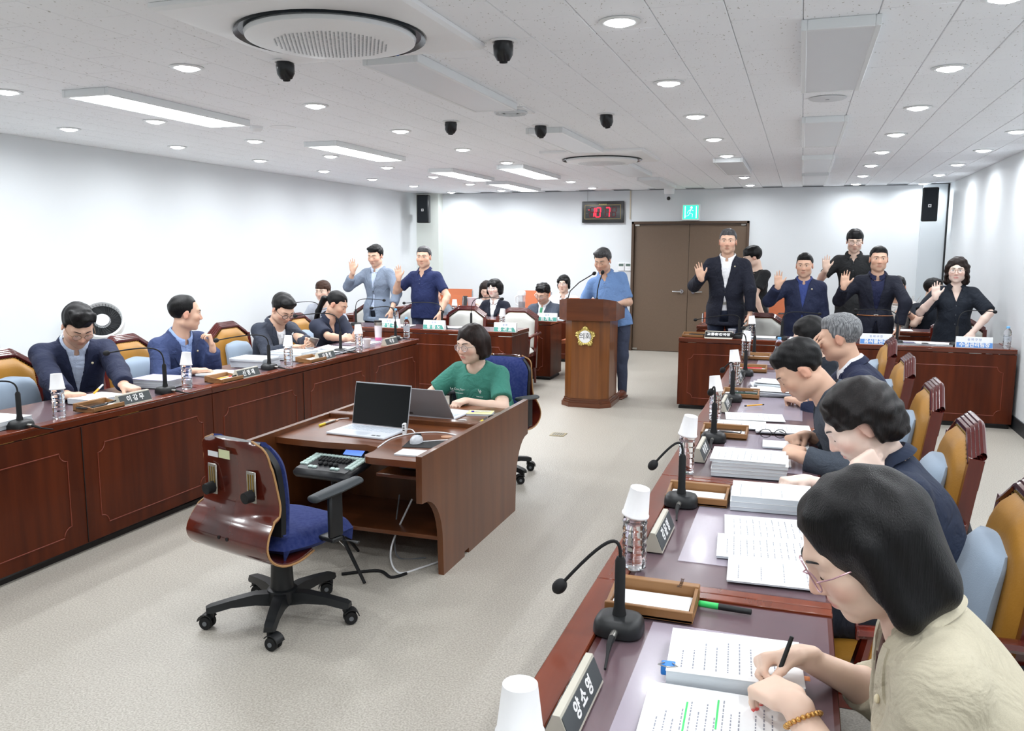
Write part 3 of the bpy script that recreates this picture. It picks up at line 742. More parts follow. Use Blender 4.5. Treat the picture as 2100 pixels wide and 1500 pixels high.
for s_ in (-1, 1):
    MB().box(((X0+X1)/2, YM+s_*.26, .17), (X1-X0-.06, .5, .022), .003).build('foot_shelf', M_DESKT, t)
    MB().box((X1-.17 if s_ < 0 else X0+.17, YM+s_*.42, .52), (.28, .5, .018), .003).build('under_shelf', M_DESKB, t)
for (x, y) in ((-2.5, 4.12), (-1.72, 3.95), (-2.5, 4.35)):
    MB().lathe([(.022, 0), (.03, .001), (.03, .004), (.022, .004)], 20, Matrix.Translation((x, y, TZ))).build('cable_grommet', mat('tan_plastic', srgb(186, 140, 108), .5), t)

# ------------------------------------------------------------------ office chairs with plywood shell
M_PLY = wood('lacquered_plywood', (98, 36, 24), (58, 20, 16), .18, 6, (1, 1, .25), .8)
M_BLUE = mat('blue_flecked_fabric', srgb(28, 44, 104), .9, col2=srgb(48, 60, 116), nscale=60, bump=.2, bscale=300)
M_PLYE = mat('plywood_edge', srgb(176, 134, 88), .6)
def office_chair(label, loc, rz, arms=(1, 1), arm_top=.62, sticker=False):
    t = thing('office_chair', label, 'chair', loc, rz, 'plywood shell office chairs')
    # shell: side profile from under the seat round the back and up, y backwards negative
    prof = [(-.02, .352), (-.12, .342), (-.21, .35), (-.275, .385), (-.30, .435), (-.285, .49), (-.25, .54), (-.232, .59), (-.236, .66), (-.247, .74), (-.262, .81), (-.270, .855)]
    ws = [.21, .235, .245, .25, .25, .243, .235, .23, .222, .212, .19, .135]
    def fn(i, j):
        q = j*(len(prof)-1); k = min(int(q), len(prof)-2); f = q-k
        cr_ = lambda A: .5*((2*A[1])+(-A[0]+A[2])*f+(2*A[0]-5*A[1]+4*A[2]-A[3])*f*f+(-A[0]+3*A[1]-3*A[2]+A[3])*f**3)
        ks = [max(k-1, 0), k, k+1, min(k+2, len(prof)-1)]
        y = cr_([prof[q_][0] for q_ in ks]); z = cr_([prof[q_][1] for q_ in ks]); w = cr_([ws[q_] for q_ in ks])
        if j > .84: w = .203*(1-((j-.84)/.16)**3)**.4*(1-.25*0)+.0 if j < 1 else .12
        u = -1+2*i
        return (u*w, y+.03*u*u*(1 if z > .55 else .3), z)
    ws = [.21, .235, .245, .25, .25, .243, .236, .23, .22, .21, .2, .19]
    sh = MB(); sh.grid(lambda i, j: fn(i, j), 14, 44, .012); sh.build('shell', M_PLY, t)
    e = MB()
    for i in (0, 1): e.tube([Vector(fn(i, j/40)) + Vector((0, .006, 0)) for j in range(41)], .005, 6)
    e.build('shell_edge', M_PLYE, t)
    def bp(i, j):
        u = -1+2*i; v = -1+2*j; sup = (1-abs(u)**4)*(1-abs(v)**5)
        z = .46+.385*j; y = -.235-.0*z+.03*u*u-.07*(j-.3)*.6+.02
        w = .21 if j < .7 else .21*(1-.35*((j-.7)/.3)**2)
        return (u*w, y+.055*sup**.5+.02*math.sin(PI*j), z)
    MB().grid(lambda i, j: (lambda p: (p[0], p[1]+.035, p[2]))(bp(1-i, j)), 16, 20, .04).build('back_cushion', M_BLUE, t)
    MB().grid(lambda i, j: (bp(i, j)[0]*1.02, bp(0, j)[1]-.012+.03*0+.02*(-1+2*i)**2-.018, bp(i, j)[2]), 16, 20, .03).build('cushion_shell', M_BLACK, t)
    def st(i, j):
        u, v = -1+2*i, -1+2*j; s1 = (1-abs(u)**5)*(1-abs(v)**5)
        u, v = u*math.sqrt(1-.3*v*v), v*math.sqrt(1-.3*u*u)
        return (u*(.25-.02*max(0, v)), .04+v*.25, .395+.06*s1**.45-.03*max(0, v)**3)
    MB().grid(st, 16, 16, .055).build('seat', M_BLUE, t)
    for s_ in (-1, 1):
        pl_ = MB(); x = s_*.12; pl_.box((x, -.244, .67), (.055, .006, .13), .003, None); pl_.build('adjuster_plate', M_STEEL, t)
        sl = MB()
        for q in (-1, 0, 1): sl.box((x+q*.014, -.2475, .685), (.005, .003, .075))
        sl.build('adjuster_slots', M_NAIL, t)
        MB().tube([(x, -.242, .635), (x, -.282, .632)], [.026, .023], 14).build('adjuster_knob', M_BLACKM, t)
        MB().tube([(s_*.025, -.29, .45), (s_*.025, -.302, .45)], .008, 10).build('bolt', M_BLACKM, t)
    for s_, on in zip((-1, 1), arms):
        if not on: continue
        a = MB(); a.grid(lambda i, j, s_=s_: (s_*.3+.042*math.cos(2*PI*j)*(.8+.2*math.sin(PI*i)), -.08+.25*i, arm_top+.012*i-.01*(1-i)+.016*math.sin(2*PI*j)), 10, 10)
        a.ell((s_*.3, -.08, arm_top-.01), (.034, .02, .016)); a.ell((s_*.3, .17, arm_top+.012), (.034, .02, .016)); a.build('armrest', mat('grey_black_armpad', srgb(50, 56, 60), .55), t)
        MB().box((s_*.305, .03, arm_top-.1), (.028, .075, .2), .008).build('arm_post', M_BLACK, t)
        MB().box((s_*.275, .03, .41), (.09, .06, .02), .005).build('arm_bracket', M_BLACK, t)
    MB().box((0, .0, .335), (.2, .26, .03), .01).build('tilt_mechanism', M_BLACK, t)
    MB().tube([(-.16, -.02, .315), (-.08, -.02, .315)], .03, 12).build('tension_knob', M_BLACKM, t)
    MB().tube([(.1, .08, .37), (.27, .16, .355), (.3, .17, .35)], [.006, .006, .014], 8, flat=.5).build('lever', M_BLACK, t)
    MB().lathe([(.052, .13), (.05, .16), (.042, .32), (.042, .33)], 16).build('column', M_BLACK, t)
    hub = MB().lathe([(.06, .07), (.072, .09), (.065, .135), (.05, .14)], 16).build('hub', M_BLACK, t)
    for k in range(5):
        a = 2*PI*k/5+.35; c, s_ = math.cos(a), math.sin(a)
        L = .3
        leg = MB(); M_ = Matrix.Rotation(a, 4, 'Z')
        vs = []
        for (r, w, z0, z1) in ((.04, .036, .07, .125), (.12, .032, .085, .13), (.22, .028, .088, .118), (L, .026, .075, .105), (L+.02, .02, .078, .098)):
            vs += [(r, -w, z0), (r, w, z0), (r, w*.75, z1), (r, -w*.75, z1)]
        fs = [(0, 3, 2, 1), (16, 17, 18, 19)]
        for q in range(4):
            for e_ in range(4): fs.append((q*4+e_, q*4+(e_+1) % 4, q*4+4+(e_+1) % 4, q*4+4+e_))
        leg.add(vs, fs, M_); lg = leg.build('base_leg', M_BLACK, t, angle=30)
        ca = a+.6+k*1.7; T = Matrix.Translation((L*c, L*s_, 0)) @ Matrix.Rotation(ca, 4, 'Z')
        for q in (-1, 1):
            cs = MB(); cs.lathe([(.0, -.009), (.026, -.009), (.029, -.004), (.029, .004), (.026, .009), (.0, .009)], 18, T @ Matrix.Translation((.018, q*.016, .029)) @ Matrix.Rotation(PI/2, 4, 'X'))
            cs.build('caster_wheel', M_BLACKM, lg, angle=50)
        hd = MB(); hd.grid(lambda i, j: T @ Vector((.018+.034*math.cos(PI*(.05+.75*i)), (-.5+j)*.05, .03+.034*math.sin(PI*(.05+.75*i)))), 8, 1, .004); hd.tube([T @ Vector((0, 0, .05)), T @ Vector((0, 0, .08))], .012, 8); hd.build('caster_hood', M_BLACK, lg)
        for q in (-1, 1): MB().tube([T @ Vector((.018, q*.024, .029)), T @ Vector((.018, q*.028, .029))], .01, 12).build('caster_hub', M_GRAYP, lg)
    if sticker:
        st_ = MB(); st_.box((-.065, -.279, .79), (.062, .002, .022), 0, Matrix.Rotation(0, 4, 'X')); st_.build('sticker', mat('white_sticker', srgb(220, 222, 226), .5), t)
        MB().box((.005, -.279, .797), (.066, .002, .035)).build('sticker', mat('pale_green_sticker', srgb(206, 212, 170), .5), t)
    return t
office_chair('empty office chair with glossy plywood back in the foreground', (-2.1, 3.0, 0), rad(-14), (0, 1), .62, True)
office_chair('office chair with blue back under the woman in the green T-shirt', (-2.04, 5.5, 0), rad(172), (1, 1), .6)
# ------------------------------------------------------------------ people: smooth implicit bodies turned into one continuous surface each
A3 = lambda *a: np.array(a, float)
def unit(v): v = np.asarray(v, float); return v/max(np.linalg.norm(v), 1e-9)
def rotm(ax, a):
    c, s = math.cos(a), math.sin(a)
    return {'x': np.array([[1, 0, 0], [0, c, -s], [0, s, c]]), 'y': np.array([[c, 0, s], [0, 1, 0], [-s, 0, c]]), 'z': np.array([[c, -s, 0], [s, c, 0], [0, 0, 1]])}[ax]
I3 = np.eye(3)
class SDF:
    def __init__(s): s.p = []
    def cap(s, a, b, ra, rb, k=.02, flat=None, op='+'):
        s.p.append(('cap', np.asarray(a, float), np.asarray(b, float), ra, rb, k, flat, op)); return s
    def ell(s, c, r, R=I3, k=.02, op='+'):
        s.p.append(('ell', np.asarray(c, float), np.asarray(r, float), R, None, k, None, op)); return s
    def box(s, c, h, r=.005, R=I3, k=.01, op='+'):
        s.p.append(('box', np.asarray(c, float), np.asarray(h, float), R, r, k, None, op)); return s
    def wedge(s, c, R, w, y0, hgt, k=.006, flip=1):
        s.p.append(('wed', np.asarray(c, float), (w, y0, hgt, flip), R, None, k, None, '-')); return s
    def bounds(s, q):
        t = q[0]; k = q[5]
        if t == 'cap':
            r = max(q[3], q[4]); lo = np.minimum(q[1]-r, q[2]-r); hi = np.maximum(q[1]+r, q[2]+r)
        elif t == 'ell':
            e = np.abs(q[3]) @ q[2]; lo, hi = q[1]-e, q[1]+e
        elif t == 'box':
            e = np.abs(q[3]) @ (q[2]+q[4]); lo, hi = q[1]-e, q[1]+e
        else:
            w, y0, hg, fl = q[2]; e = hg*1.3; lo, hi = q[1]-e, q[1]+e
        return lo, hi
    def dist(s, q, X, Y, Z):
        t = q[0]; P = (X, Y, Z)
        if t == 'cap':
            a, b, ra, rb, flat = q[1], q[2], q[3], q[4], q[6]
            d = [P[i]-a[i] for i in range(3)]; ab = b-a; L = max(ab @ ab, 1e-9)
            h = np.clip((d[0]*ab[0]+d[1]*ab[1]+d[2]*ab[2])/L, 0, 1)
            d = [d[i]-h*ab[i] for i in range(3)]
            if flat is not None:
                n, f = flat; w = (d[0]*n[0]+d[1]*n[1]+d[2]*n[2])*(1/f-1)
                d = [d[i]+w*n[i] for i in range(3)]
            return np.sqrt(d[0]**2+d[1]**2+d[2]**2)-(ra+(rb-ra)*h)
        c, R = q[1], q[3]
        d = [P[i]-c[i] for i in range(3)]
        l = [d[0]*R[0, j]+d[1]*R[1, j]+d[2]*R[2, j] for j in range(3)]
        if t == 'ell':
            r = q[2]; k0 = np.sqrt((l[0]/r[0])**2+(l[1]/r[1])**2+(l[2]/r[2])**2); k1 = np.sqrt((l[0]/r[0]**2)**2+(l[1]/r[1]**2)**2+(l[2]/r[2]**2)**2)
            return k0*(k0-1)/np.maximum(k1, 1e-6)
        if t == 'box':
            h = q[2]; g = [np.abs(l[i])-h[i] for i in range(3)]
            o = np.sqrt(np.maximum(g[0], 0)**2+np.maximum(g[1], 0)**2+np.maximum(g[2], 0)**2)
            return o+np.minimum(np.maximum(g[0], np.maximum(g[1], g[2])), 0)-q[4]
        w, y0, hg, fl = q[2]; n = math.hypot(1, w)
        return np.maximum(np.maximum((np.abs(l[0])-l[2]*fl*w)/n, y0-l[1]), l[2]*fl-hg)
    def field(s, vox, zc=None, clip=None):
        lo = np.full(3, 1e9); hi = np.full(3, -1e9)
        for q in s.p:
            if q[7] == '+': a, b = s.bounds(q); lo = np.minimum(lo, a); hi = np.maximum(hi, b)
        lo -= vox*2.5; hi += vox*2.5
        if clip is not None: lo[2] = max(lo[2], clip)
        ax = [np.arange(lo[i], hi[i]+vox, vox) for i in range(3)]
        if zc is not None and lo[2] < zc:
            ax[2] = np.concatenate([np.arange(lo[2], zc, vox*2.2), np.arange(zc, hi[2]+vox, vox)])
        F = np.full([len(a) for a in ax], .08, np.float32)
        for q in s.p:
            a, b = s.bounds(q); m = q[5]+vox*2.6+(.02 if q[7] == '-' else 0)
            sl = [slice(max(np.searchsorted(ax[i], a[i]-m)-1, 0), np.searchsorted(ax[i], b[i]+m)+1) for i in range(3)]
            X, Y, Z = np.meshgrid(*[ax[i][sl[i]].astype(np.float32) for i in range(3)], indexing='ij', sparse=True)
            if X.size == 0 or Y.size == 0 or Z.size == 0: continue
            d = s.dist(q, X, Y, Z); k = max(q[5], 1e-4); G = F[sl[0], sl[1], sl[2]]
            if q[7] == '+':
                h = np.maximum(k-np.abs(G-d), 0)/k; F[sl[0], sl[1], sl[2]] = np.minimum(G, d)-h*h*k*.25
            else:
                h = np.maximum(k-np.abs(G+d), 0)/k; F[sl[0], sl[1], sl[2]] = np.maximum(G, -d)+h*h*k*.25
        s.F, s.ax = F, ax
        return F, ax
    def sample(s, P):
        P = np.asarray(P, float); idx = []; fr = []
        for i in range(3):
            a = s.ax[i]; k = np.clip(np.searchsorted(a, P[:, i])-1, 0, len(a)-2)
            idx.append(k); fr.append(np.clip((P[:, i]-a[k])/(a[k+1]-a[k]), 0, 1))
        out = 0
        for x in (0, 1):
            for y in (0, 1):
                for z in (0, 1):
                    w = (fr[0] if x else 1-fr[0])*(fr[1] if y else 1-fr[1])*(fr[2] if z else 1-fr[2])
                    out = out+w*s.F[idx[0]+x, idx[1]+y, idx[2]+z]
        return out
    def cast(s, O, D, far=.5, n=140):
        """first hit of rays O+t*D; returns points"""
        O = np.asarray(O, float); t0 = np.zeros(len(O)); hit = np.full(len(O), np.nan); prev = s.sample(O)
        for k in range(1, n+1):
            t = far*k/n; v = s.sample(O+D*t); m = np.isnan(hit) & (v < 0)
            hit[m] = t-far/n*np.clip((-v[m])/np.maximum(prev[m]-v[m], 1e-6), 0, 1); prev = v
        return O+D*np.nan_to_num(hit, nan=np.nan)[:, None], ~np.isnan(hit)
    def mesh(s, vox, zc=None, clip=None):
        F, ax = s.field(vox, zc, clip); return surfnet(F, *ax)
def surfnet(F, xs, ys, zs):
    s = F < 0
    c = np.zeros([n-1 for n in F.shape], np.uint8)
    for a in (0, 1):
        for b in (0, 1):
            for d in (0, 1): c += s[a:a+c.shape[0], b:b+c.shape[1], d:d+c.shape[2]]
    act = (c > 0) & (c < 8); idx = np.argwhere(act); n = len(idx)
    cell = np.full(act.shape, -1, np.int32); cell[act] = np.arange(n, dtype=np.int32)
    i, j, k = idx.T
    V = {(a, b, d): F[i+a, j+b, k+d] for a in (0, 1) for b in (0, 1) for d in (0, 1)}
    acc = np.zeros((n, 3)); cnt = np.zeros(n)
    for a in (0, 1):
        for b in (0, 1):
            for axn in range(3):
                c0 = [a, b]; c0.insert(axn, 0); c1 = [a, b]; c1.insert(axn, 1)
                v0, v1 = V[tuple(c0)], V[tuple(c1)]; m = (v0 < 0) != (v1 < 0)
                t = v0[m]/(v0[m]-v1[m]); p = np.tile(np.array(c0, float), (m.sum(), 1)); p[:, axn] = t
                acc[m] += p; cnt[m] += 1
    fr = acc/cnt[:, None]
    v = np.stack([xs[i]+fr[:, 0]*(xs[i+1]-xs[i]), ys[j]+fr[:, 1]*(ys[j+1]-ys[j]), zs[k]+fr[:, 2]*(zs[k+1]-zs[k])], 1)
    faces = []
    for axn in range(3):
        sl0 = [slice(1, -1)]*3; sl1 = [slice(1, -1)]*3; sl0[axn] = slice(0, -1); sl1[axn] = slice(1, None)
        s0 = s[tuple(sl0)]; e = np.argwhere(s0 != s[tuple(sl1)])
        if not len(e): continue
        ins = s0[tuple(e.T)]
        off = np.ones(3, int); off[axn] = 0; g = e+off
        u, w = (axn+1) % 3, (axn+2) % 3
        q = []
        for (du, dw) in ((-1, -1), (0, -1), (0, 0), (-1, 0)):
            h = g.copy(); h[:, u] += du; h[:, w] += dw; q.append(cell[h[:, 0], h[:, 1], h[:, 2]])
        q = np.stack(q, 1); q[~ins] = q[~ins][:, ::-1]; faces.append(q)
    f = np.concatenate(faces); f = f[(f >= 0).all(1)]
    return v, f
def vnormals(v, f):
    a = v[f[:, 2]]-v[f[:, 0]]; b = v[f[:, 3]]-v[f[:, 1]]; n = np.cross(a, b); o = np.zeros_like(v)
    for k in range(4): np.add.at(o, f[:, k], n)
    return o/np.maximum(np.linalg.norm(o, axis=1), 1e-12)[:, None]
def ripple(v, f, amp, freq, seed):
    rs = np.random.RandomState(seed); n = vnormals(v, f); d = 0
    for k in range(5):
        w = rs.normal(size=3); w = w/np.linalg.norm(w)*freq*(.6+.9*rs.rand()); d = d+np.sin(v @ w+rs.rand()*6.28)
    return v+n*(d*amp*.45)[:, None]
def np_mesh(name, v, f, m, parent, col=None):
    me = bpy.data.meshes.new(name); me.vertices.add(len(v)); me.vertices.foreach_set('co', v.astype(np.float32).ravel())
    me.loops.add(f.size); me.loops.foreach_set('vertex_index', f.astype(np.int32).ravel())
    me.polygons.add(len(f)); me.polygons.foreach_set('loop_start', np.arange(0, f.size, 4, dtype=np.int32))
    me.update(calc_edges=True); me.materials.append(m); me.shade_smooth()
    if col is not None:
        at = me.color_attributes.new('skin', 'FLOAT_COLOR', 'POINT'); at.data.foreach_set('color', col.astype(np.float32).ravel())
    o = bpy.data.objects.new(name, me); COL.objects.link(o); o.parent = parent
    return o
M_SKIN = mat('skin', (1, 1, 1, 1), .5, attr='skin', subs=.06, spec=.35)
M_EYEW = mat('eye_white', srgb(226, 222, 216), .3); M_IRIS = mat('dark_iris', srgb(32, 22, 18), .2)
def hairmat(key, col, col2, rough=.42):
    return mat('hair_'+key, srgb(*col), rough, col2=srgb(*col2), nscale=70, stretch=(3, 3, .16), bump=.22, bscale=150, spec=.28)
HAIRM = {'black': hairmat('black', (17, 16, 18), (8, 8, 9)), 'dark': hairmat('dark', (26, 20, 20), (12, 9, 10)), 'brown': hairmat('brown', (78, 52, 38), (50, 32, 24)),
         'grey': hairmat('grey', (150, 152, 154), (74, 76, 80)), 'greyd': hairmat('greyd', (92, 92, 94), (40, 40, 42)), 'dbrown': hairmat('dbrown', (44, 31, 27), (22, 15, 14))}
def cloth(key, col, rough=.85, bump=.12, bs=500, noise=.05, ns=120, col2=None, stretch=None):
    new = 'cloth_'+key not in MATS
    m = mat('cloth_'+key, srgb(*col), rough, noise=noise, nscale=ns, bump=bump, bscale=bs,  col2=srgb(*col2) if col2 else None, stretch=stretch)
    if new and bump:      # soft creases
        nt = m.node_tree; b = nt.nodes['Principled BSDF']; N = nt.nodes.new; L = nt.links.new
        fine = [n for n in nt.nodes if n.type == 'BUMP'][0]
        tc = N('ShaderNodeTexCoord'); t = N('ShaderNodeTexNoise'); t.inputs['Scale'].default_value = 11; t.inputs['Detail'].default_value = 3; t.inputs['Distortion'].default_value = 1.6
        bp = N('ShaderNodeBump'); bp.inputs['Strength'].default_value = .45; bp.inputs['Distance'].default_value = .03
        L(tc.outputs['Object'], t.inputs[0]); L(t.outputs[0], bp.inputs['Height']); L(fine.outputs[0], bp.inputs['Normal']); L(bp.outputs[0], b.inputs['Normal'])
    return m

def hand(sd, W, f, n, side, pose, s, k=.004):
    """W wrist, f finger direction, n palm normal, side +1 right -1 left"""
    f = unit(f); n = unit(np.asarray(n)-f*(np.asarray(n) @ f)); t = np.cross(f, n)*side
    R = np.stack([t, f, n], 1)
    sd.cap(W-f*.02*s, W+f*.02*s, .027*s, .03*s, .012, (n, .68))
    sd.box(W+f*.052*s, A3(.031, .034, .004)*s, .0095*s, R, .012)
    sd.ell(W+f*.03*s+t*.024*s+n*.006*s, A3(.02, .032, .016)*s, R, .012)
    curls = {'open': (4, 6, 4), 'flat': (12, 18, 12), 'relax': (28, 32, 22), 'fist': (78, 92, 55), 'curl': (48, 52, 36), 'pen': (52, 60, 38), 'cup': (36, 30, 20)}[pose]
    spread = {'open': .09, 'flat': .07, 'relax': .03, 'fist': 0, 'curl': .02, 'pen': .0, 'cup': .02}[pose]
    tips = []
    for q, (tx, ln, r) in enumerate(((.0295, .070, .0088), (.0098, .078, .0090), (-.0098, .072, .0087), (-.0285, .057, .0077))):
        b = W+f*(.083-.006*abs(q-1))*s+t*tx*s
        dq = unit(f+t*spread*(1.5-q)*1.6/1.5)
        p = b; ang = 0
        for j, (fr, c) in enumerate(zip((.45, .30, .25), curls)):
            ang += rad(c*(1+.06*q)); dr = dq*math.cos(ang)+n*math.sin(ang)
            e = p+dr*ln*fr*s; sd.cap(p, e, r*(1-.1*j)*s, r*(.93-.1*j)*s, k if j else .008); p = e
        tips.append((p, dr))
    ta = {'open': (.75, .62, .05), 'flat': (.65, .6, .2), 'relax': (.55, .75, .35), 'fist': (.2, .7, .75), 'curl': (.3, .75, .5), 'pen': (.25, .85, .6), 'cup': (.5, .7, .4)}[pose]
    b = W+f*.028*s+t*.032*s+n*.006*s; d1 = unit(t*ta[0]+f*ta[1]+n*ta[2]); d2 = unit(t*ta[0]*.55+f*(ta[1]+.2)+n*ta[2]*1.1)
    m = b+d1*.042*s; e = m+d2*.032*s
    sd.cap(b, m, .0135*s, .0105*s, .01); sd.cap(m, e, .0103*s, .0082*s, k); tips.append((e, d2))
    return tips
def ik(Sh, Wr, la, lb, pole):
    d = Wr-Sh; L = np.linalg.norm(d); u = d/L; mx = (la+lb)*.995
    if L > mx: sc = L/mx; la, lb = la*sc, lb*sc
    a = (la*la-lb*lb+L*L)/(2*L); h = math.sqrt(max(la*la-a*a, 0))
    p = np.asarray(pole, float); p = unit(p-u*(p @ u))
    return Sh+u*a+p*h
SKINC = {'m': (222, 182, 158), 'f': (234, 202, 182), 't': (216, 176, 152), 'l': (240, 214, 200)}
def person(label, H, face, hyaw=0, hpitch=0, hroll=0, sit=False, back=0, side=0, pz_=None, twist=0, fem=False, fat=1.0, s=1.0, skin='m', rh=None, lh=None,
           top='jacket', tc=None, inner=None, pants=None, hair='short', hc='black', glasses=None, eyes='open', sleeve=None, vox=.008, tie=None, pin=False,
           belt=None, watch=None, vdrop=.30, lapel=True, extras=None, sw=None, neck=.062, hemz=None, collar=True, age=0, legs=True, bulk=0):
    """H: centre of the head in the world; face: heading of the body in degrees; back/side: how far the pelvis lies behind/right of the head"""
    phi = rad(face); rz = phi-PI/2
    fw = A3(math.cos(phi), math.sin(phi), 0); rt = A3(math.sin(phi), -math.cos(phi), 0)
    Hn = np.array(H, float); base = Hn-fw*back+rt*side; base[2] = 0
    root = thing('person', label, 'person', tuple(base), rz)
    Rw = rotm('z', rz)
    loc = lambda p: Rw.T @ (np.array(p, float)-base)
    ldir = lambda d: Rw.T @ np.array(d, float)
    Hc = loc(H)
    P = A3(0, 0, pz_ if pz_ else ((.545 if sit else (Hc[2]+.12)*.535)))
    Rh = rotm('z', rad(hyaw)) @ rotm('x', rad(-hpitch)) @ rotm('y', rad(hroll))
    hs = s*(1.03 if fem else 1.07)
    hp = lambda x, y, z: Hc+Rh @ (A3(x, y, z)*hs)
    Aa = hp(0, -.022, -.085); dn = unit(P-Aa)
    nd = unit(dn*.6+unit(Rh @ A3(0, -.1, -1))*.4)
    N = Aa+nd*neck*s
    sdv = unit(N-P)
    tr = rotm('z', rad(twist)) @ A3(1, 0, 0); tr = unit(tr-sdv*(tr @ sdv)); tf = np.cross(sdv, tr); Rt = np.stack([tr, tf, sdv], 1)
    w = (.88 if fem else 1.0)*fat*s
    shw = sw or (.142 if fem else .164)*s*(1+.35*(fat-1))
    Ssh = {+1: N-sdv*.08*s+tr*shw, -1: N-sdv*.08*s-tr*shw}
    TL = np.linalg.norm(N-P); Cc = N-sdv*.19*s; mid = (P+N)/2-tf*.015
    seedn = (hash(label) % 1000) if False else sum(map(ord, label)) % 997
    # arms
    arm = {}
    for sg, hd in ((1, rh), (-1, lh)):
        if hd is None:
            if sit: Wp = P+tf*.26+tr*sg*.12+A3(0, 0, .08); hd = dict(f=(0, 1, -.15), n=(0, -.1, -1), pose='relax', local=1); pole = tr*sg-sdv
            else: Wp = Ssh[sg]-A3(0, 0, .53*s)+tr*sg*.055+tf*.06; hd = dict(f=(0, .12, -1), n=(-sg, 0, 0), pose='relax', local=1); pole = -tf+tr*sg*.3
        else:
            Wp = loc(hd['p']) if not hd.get('local') else np.array(hd['p'], float); pole = np.array(hd['pole'], float) if 'pole' in hd else (tr*sg*.7-sdv*1.0-tf*.25)
        if hd.get('local'): ff, nn = np.array(hd['f'], float), np.array(hd['n'], float)
        else: ff, nn = ldir(hd['f']), ldir(hd['n'])
        E = ik(Ssh[sg], Wp, .285*s, .255*s, pole)
        arm[sg] = (Ssh[sg], E, Wp, ff, nn, hd.get('pose', 'relax'))
    hands_on = hidden = None
    # ---------------- skin body: one continuous surface
    b = SDF()
    b.cap(mid-sdv*TL*.2, Cc, .12*w, .13*w, .03, (tf, .72)); b.ell(Cc, A3(.145, .098, .16)*w, Rt, .03); b.ell(P, A3(.15, .1, .1)*w, Rt, .03)
    for sg in (1, -1):
        Sx, E, Wp, ff, nn, ps = arm[sg]
        b.cap(N-sdv*.03, Sx, .048*s, .042*s, .03); b.cap(Sx, E, .046*w/s*s, .038*w, .03); b.cap(E, E+(Wp-E)*.3, .039*w, .041*w, .015); b.cap(E+(Wp-E)*.3, Wp, .041*w, .026*s, .015, (unit(np.asarray(nn, float)), .85))
        tips = hand(b, Wp, ff, nn, sg, ps, (.93 if fem else 1.0)*s*1.0)
        arm[sg] = arm[sg]+(tips,)
    nr = (.047 if fem else .057)*s*(.94+.06*fat)
    b.cap(N-sdv*.03, Aa+Rh @ A3(0, .0, .02), nr*1.12, nr*.98, .03)
    E_ = lambda c, r, k=.02, op='+', R=None: b.ell(hp(*c), A3(*r)*hs, Rh if R is None else Rh @ R, k, op)
    fw_ = (1+.35*(fat-1))
    E_((0, -.012, .034), (.076, .096, .084)); E_((0, .028, -.022), (.066*fw_, .066, .086), .025); E_((0, .030, -.066), ((.052 if fem else .058)*fw_, .054, .045), .02)
    E_((0, .066, -.098), (.024, .018, .016), .018)
    for q in (-1, 1):
        E_((q*.040, .058, -.024), (.026*fw_, .026, .026), .02); E_((q*.048, .0, -.066), (.02, .04, .026), .02)
    b.cap(hp(-.042, .070, .026), hp(0, .083, .022), .011*hs, .012*hs, .016); b.cap(hp(.042, .070, .026), hp(0, .083, .022), .011*hs, .012*hs, .016)
    for q in (-1, 1): E_((q*.031, .097, .004), (.019, .014, .010), .010, '-'); E_((q*.031, .075, .003), (.0155, .014, .013), .006)
    b.cap(hp(0, .086, .012), hp(0, .104, -.030), .0075*hs, .0115*hs, .012)
    for q in (-1, 1): E_((q*.0125, .094, -.034), (.009, .010, .0075), .007)
    E_((0, .086, -.0575), (.024, .010, .0052), .007); E_((0, .085, -.0688), (.020, .010, .0056), .007); E_((0, .100, -.0632), (.022, .008, .0014), .004, '-')
    for q in (-1, 1):
        E_((q*.078, -.008, -.006), (.008, .020, .032), .008, '+', rotm('x', -.2) @ rotm('z', q*-.35)); E_((q*.088, .0, -.002), (.006, .010, .016), .006, '-')
    fine = vox*(1.05 if vox > .006 else 1.08)
    v, f = b.mesh(fine, clip=min(P[2]-.02, arm[1][2][2]-.24, arm[-1][2][2]-.24))
    base_c = np.array(srgb(*SKINC[skin])[:3]); col = np.ones((len(v), 4)); col[:, :3] = base_c
    L_ = (v-Hc) @ Rh/hs
    def blob(c, r, cc, a):
        d = np.sqrt((((L_-np.array(c))/np.array(r))**2).sum(1)); m = np.clip(1.25-d, 0, .5)/.5*a
        col[:, :3] = col[:, :3]*(1-m[:, None])+np.array(srgb(*cc)[:3])*m[:, None]
    blob((0, .095, -.063), (.024, .02, .0095), (204, 104, 100) if fem else (182, 116, 102), .7)
    for q in (-1, 1): blob((q*.042, .07, -.03), (.03, .04, .022), (222, 148, 128) if skin != 't' else (198, 132, 104), .35); blob((q*.078, -.005, -.006), (.02, .03, .035), (214, 136, 112), .4)
    blob((0, .105, -.03), (.02, .02, .02), (220, 146, 122), .35)
    if extras and 'nails' in extras:
        for sg in (1, -1):
            for (tp, dr) in arm[sg][6]:
                d = np.linalg.norm(v-(tp+dr*.004), axis=1); m = d < .0085; col[m, :3] = srgb(232, 96, 92)[:3]
    np_mesh('body', v, f, M_SKIN, root, col)
    M_hair = HAIRM[hc]
